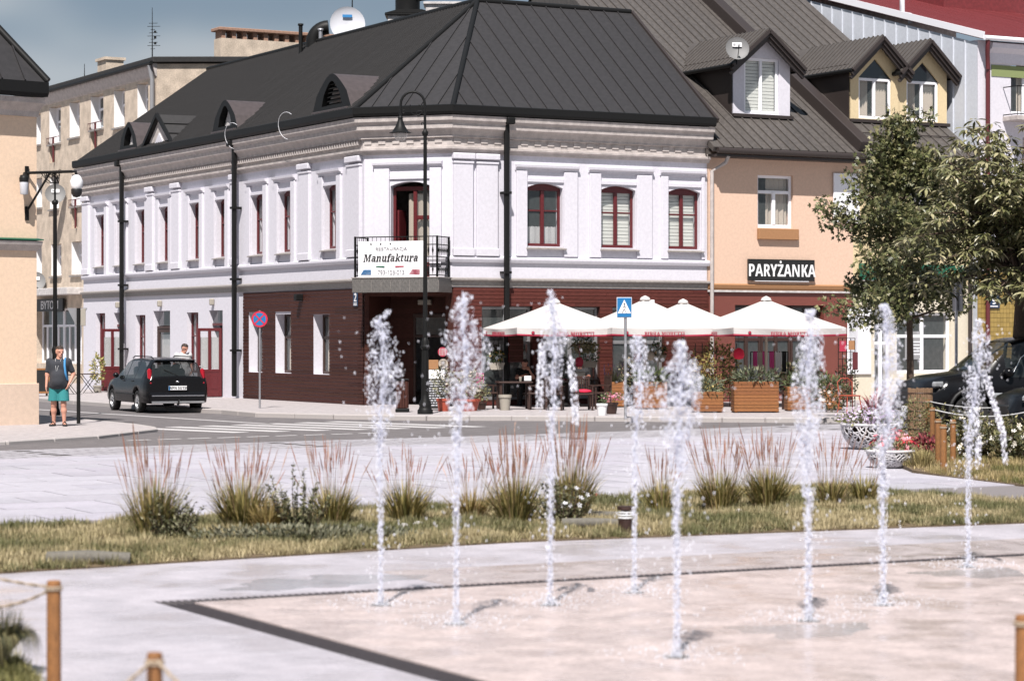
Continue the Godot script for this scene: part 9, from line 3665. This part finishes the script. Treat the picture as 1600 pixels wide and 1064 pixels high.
func build_fountain() -> void:
	# the basin lies square to the right facade: K is its left rear corner
	var K := on_ground(232, 943)
	var U := RX
	var V := RN     # towards the viewer
	var f := structure("fountain_basin")
	var pos := func(u: float, v: float) -> Vector3: return K + U * u + V * v
	var g := Geo.new()
	var w := 0.26
	slab(g, [pos.call(w, w), pos.call(18, w), pos.call(18, 14), pos.call(w, 14)], -0.012, 0.004)
	part(f, "basin_floor", g, M.basin_floor)
	g = Geo.new()
	slab(g, [pos.call(0, 0), pos.call(18, 0), pos.call(18, w), pos.call(0, w)], -0.2, -0.10)
	slab(g, [pos.call(0, w), pos.call(w, w), pos.call(w, 14), pos.call(0, 14)], -0.2, -0.101)
	part(f, "drain_bed", g, M.drain_dark)
	for side in 2:
		for k in 240:
			if side == 1 and k > 120: break
			g = Geo.new()
			var s := 0.03 + k * 0.06
			var a: Vector3 = pos.call(s, 0.01) if side == 0 else pos.call(0.01, s + w)
			var b: Vector3 = pos.call(s, w - 0.01) if side == 0 else pos.call(w - 0.01, s + w)
			g.bar(a + Vector3.DOWN * 0.012, b + Vector3.DOWN * 0.012, 0.02, 0.018)
			if k % 40 == 0 or true:
				grate_add(side, g)
	for side in 2:
		stuff(part(f, "drain_grate", grates[side], M.drain_dark))
	# paving round the basin: beige wet border behind, pale rim beyond, pale slabs in front
	var rim := structure("fountain_rim")
	g = Geo.new()
	slab(g, [pos.call(2.6, -1.3), pos.call(18, -1.3), pos.call(18, -0.003), pos.call(2.6, -0.003)], -0.012, 0.002)
	part(rim, "wet_border", g, M.wet_rim)
	var outer := [pos.call(-0.003, -1.703), pos.call(18, -1.703)]
	var lawn_edge := px_poly([[1800, 814], [1600, 821], [800, 851], [0, 899.5], [-300, 919]])
	g = Geo.new()
	var poly := [pos.call(-0.006, 14), pos.call(-0.006, -0.006), pos.call(2.597, -0.006), pos.call(2.597, -1.303), pos.call(18, -1.303)]
	poly.append_array([lawn_edge[0] + RX * 6.0, lawn_edge[0], lawn_edge[1], lawn_edge[2], lawn_edge[3], lawn_edge[4], Vector3(-12, 0, -16), Vector3(-12, 0, 2), pos.call(-6, 14)])
	slab(g, poly, -0.012, 0.001)
	part(rim, "pale_paving", g, M.basin_rim)

	# thin films of water lying on the paving, uneven in outline
	var pools := [[450, 918, 0.55], [560, 909, 0.5], [1260, 990, 0.5], [1530, 900, 0.5]]
	for i in pools.size():
		var q = pools[i]
		var ring := []
		for k in 40:
			var a := TAU * k / 40.0
			var r: float = q[2] * (0.75 + 0.2 * sin(a * 3.0 + i) + 0.12 * sin(a * 7.0 + i * 2.0) + rand(-0.04, 0.04))
			ring.append(on_ground(q[0], q[1]) + U * cos(a) * r * 1.3 + V * sin(a) * r)
		g = Geo.new()
		for k in range(1, 39):
			g.tri_out(ring[0] + Vector3.UP * (0.0065 + i * 0.0006), ring[k] + Vector3.UP * (0.0065 + i * 0.0006), ring[k + 1] + Vector3.UP * (0.0065 + i * 0.0006), Vector3.UP)
		part(f if i > 1 else rim, "water_film", g, M.water_film)
	# ---- water jets: each an outline of rows [photo row, photo column, half width] at its own distance
	var drop := SphereMesh.new()
	drop.radius = 1.0
	drop.height = 2.0
	drop.radial_segments = 8
	drop.rings = 4
	var jets := [
		[[[950, 593, 5], [850, 593, 5], [760, 592, 6], [690, 592, 9], [645, 593, 22], [610, 598, 30], [575, 600, 30], [545, 597, 24], [520, 594, 20], [500, 590, 12], [484, 607, 4]], "leftmost water jet with ragged spray before the restaurant entrance", []],
		[[[980, 712, 6], [800, 712, 7], [690, 714, 10], [640, 718, 17], [610, 724, 27], [575, 728, 35], [540, 728, 39], [515, 722, 30], [490, 722, 18], [465, 726, 13], [457, 726, 6]], "second water jet from left with the widest torn crown", []],
		[[[950, 860, 7], [800, 861, 7], [680, 862, 8], [640, 864, 10], [600, 866, 13], [560, 866, 19], [520, 868, 21], [490, 864, 15], [465, 862, 12], [453, 860, 5]], "third water jet from left, slim column rising before leftmost parasol", [[[848, 540], [845, 580], [843, 640]], [[892, 560], [898, 610], [900, 660]]]],
		[[[930, 993, 5], [760, 994, 6], [690, 995, 10], [650, 1000, 20], [620, 1002, 27], [590, 1003, 24], [560, 1000, 14], [540, 998, 15], [525, 998, 8]], "fourth water jet from left, short and ragged beside crossing sign", []],
		[[[1032, 1060, 7], [800, 1060, 8], [740, 1062, 14], [690, 1063, 24], [650, 1064, 37], [610, 1068, 37], [575, 1068, 28], [550, 1066, 17], [534, 1064, 8]], "fifth water jet from left, nearest, with a thick bell of foam", []],
		[[[975, 1268, 7], [780, 1267, 9], [700, 1266, 17], [650, 1268, 25], [600, 1266, 25], [560, 1270, 22], [530, 1273, 20], [505, 1272, 15], [484, 1271, 8]], "sixth water jet from left, thick foam right of biggest planter", []],
		[[[950, 1386, 6], [780, 1385, 8], [700, 1387, 13], [650, 1394, 27], [600, 1392, 26], [560, 1392, 20], [530, 1391, 21], [505, 1390, 16], [475, 1387, 7]], "seventh water jet from left, before the lattice bowl", []],
		[[[890, 1520, 5], [760, 1520, 6], [690, 1521, 8], [630, 1527, 15], [590, 1534, 22], [550, 1540, 18], [520, 1540, 14], [500, 1538, 7]], "rightmost water jet with a stream falling off to its right", [[[1548, 590], [1558, 625], [1566, 650], [1574, 680], [1578, 725]], [[1530, 640], [1535, 690], [1534, 730]]]],
	]
	for j in jets:
		g = Geo.new()
		g.lathe([[0.0, 0.007], [0.08, 0.007], [0.09, 0.004]], 20)
		part(f, "nozzle_plate", g, M.grey_tin, Transform3D(Basis.IDENTITY, on_ground(j[0][0][1], j[0][0][0])))
		jet(j[0], j[1], j[2], drop, 1.5 if j[0][0][1] > 1050 and j[0][0][1] < 1400 else 1.0)


var grates := [Geo.new(), Geo.new()]


func grate_add(side: int, g: Geo) -> void:
	grates[side].v.append_array(g.v)
	grates[side].n.append_array(g.n)
	grates[side].c.append_array(g.c)


func jet(rows: Array, label: String, falls: Array, drop: Mesh, thick: float) -> void:
	var foot := on_ground(rows[0][1], rows[0][0])
	var d := -foot.z
	var o := thing("water_jet", label, "water jet", foot, 0.0, "water jets of the fountain")
	var line := []      # metric: height, sideways, half width
	for r in rows:
		line.append([EYE + (HOR - r[0]) / FOC * d - 0.0, (r[1] - 800.0) / FOC * d - foot.x, r[2] / FOC * d * (1.08 if r[2] > 12 else 1.0)])
	var n := FastNoiseLite.new()
	n.seed = int(rows[0][1])
	n.frequency = 9.0
	n.fractal_octaves = 3
	var core := []
	var spray := []
	var top: float = line[-1][0]
	var put := func(list: Array, p: Vector3, r: float) -> void:
		list.append(Transform3D(Basis(Vector3.BACK, rand(-0.3, 0.3)) * Basis.from_scale(Vector3(r, r * rand(1.0, 3.0), r)), p))
	for i in line.size() - 1:
		var a = line[i]
		var b = line[i + 1]
		var h: float = b[0] - a[0]
		var wide: float = (a[2] + b[2]) * 0.5
		var m := int(h * wide * (13000.0 if wide < 0.05 else 27000.0) * thick)
		for k in m:
			var t := rng.randf()
			var y: float = lerpf(a[0], b[0], t)
			var x: float = lerpf(a[1], b[1], t)
			var w: float = lerpf(a[2], b[2], t)
			var ang := rand(0, TAU)
			var rr := pow(rng.randf(), 0.55)
			var p := Vector3(x + cos(ang) * rr * w, y, sin(ang) * rr * w)
			var v := n.get_noise_3d(p.x * 1.0, p.y * 0.6, p.z * 1.0)
			if w > 0.05 and v < -0.10 + 0.22 * rr * rr:
				continue       # torn gaps in the crown
			var r := rand(0.0018, 0.0045) if rng.randf() < 0.965 else rand(0.0045, 0.008)
			put.call(core if rng.randf() < 0.85 - 0.7 * rr * rr else spray, p, r)
		# rising thread in the middle
		var q := int(h / 0.0075)
		for k in q:
			var t := k / float(q)
			var y: float = lerpf(a[0], b[0], t)
			var r := rand(0.002, 0.0042)
			core.append(Transform3D(Basis(Vector3.BACK, rand(-0.08, 0.08)) * Basis.from_scale(Vector3(r, r * rand(4.0, 11.0), r)), Vector3(lerpf(a[1], b[1], t) + rand(-0.75, 0.75) * minf(wide, 0.024), y, rand(-0.75, 0.75) * minf(wide, 0.024))))
	# loose drops round the crown and on their way down
	for k in 170:
		var y := rand(0.15, top * 0.98)
		var spread := 0.06 + 0.24 * pow(rng.randf(), 1.5) * (0.5 + y / top)
		var ang := rand(0, TAU)
		var x := 0.0
		for i in line.size() - 1:
			if y >= line[i][0] and y <= line[i + 1][0]: x = line[i][1]
		put.call(spray, Vector3(x + cos(ang) * spread, y, sin(ang) * spread), rand(0.0022, 0.0055))
	# splash at the foot
	for k in 420:
		var ang := rand(0, TAU)
		var rr := 0.02 + 0.55 * pow(rng.randf(), 2.4)
		var y := 0.01 + 0.10 * pow(rng.randf(), 2.0) * (1.0 - rr)
		put.call(spray, Vector3(cos(ang) * rr, y, sin(ang) * rr), rand(0.0015, 0.0042))
	for fl in falls:
		var pts := []
		for q in fl: pts.append(Vector3((q[0] - 800.0) / FOC * d - foot.x, EYE + (HOR - q[1]) / FOC * d, 0.02))
		for i in pts.size() - 1:
			for k in 75:
				var p: Vector3 = pts[i].lerp(pts[i + 1], rng.randf()) + rand_dir() * 0.026
				put.call(spray, p, rand(0.003, 0.0085))
	many(o, "water_column", drop, M.foam, core)
	many(o, "spray_drops", drop, M.drop, spray)
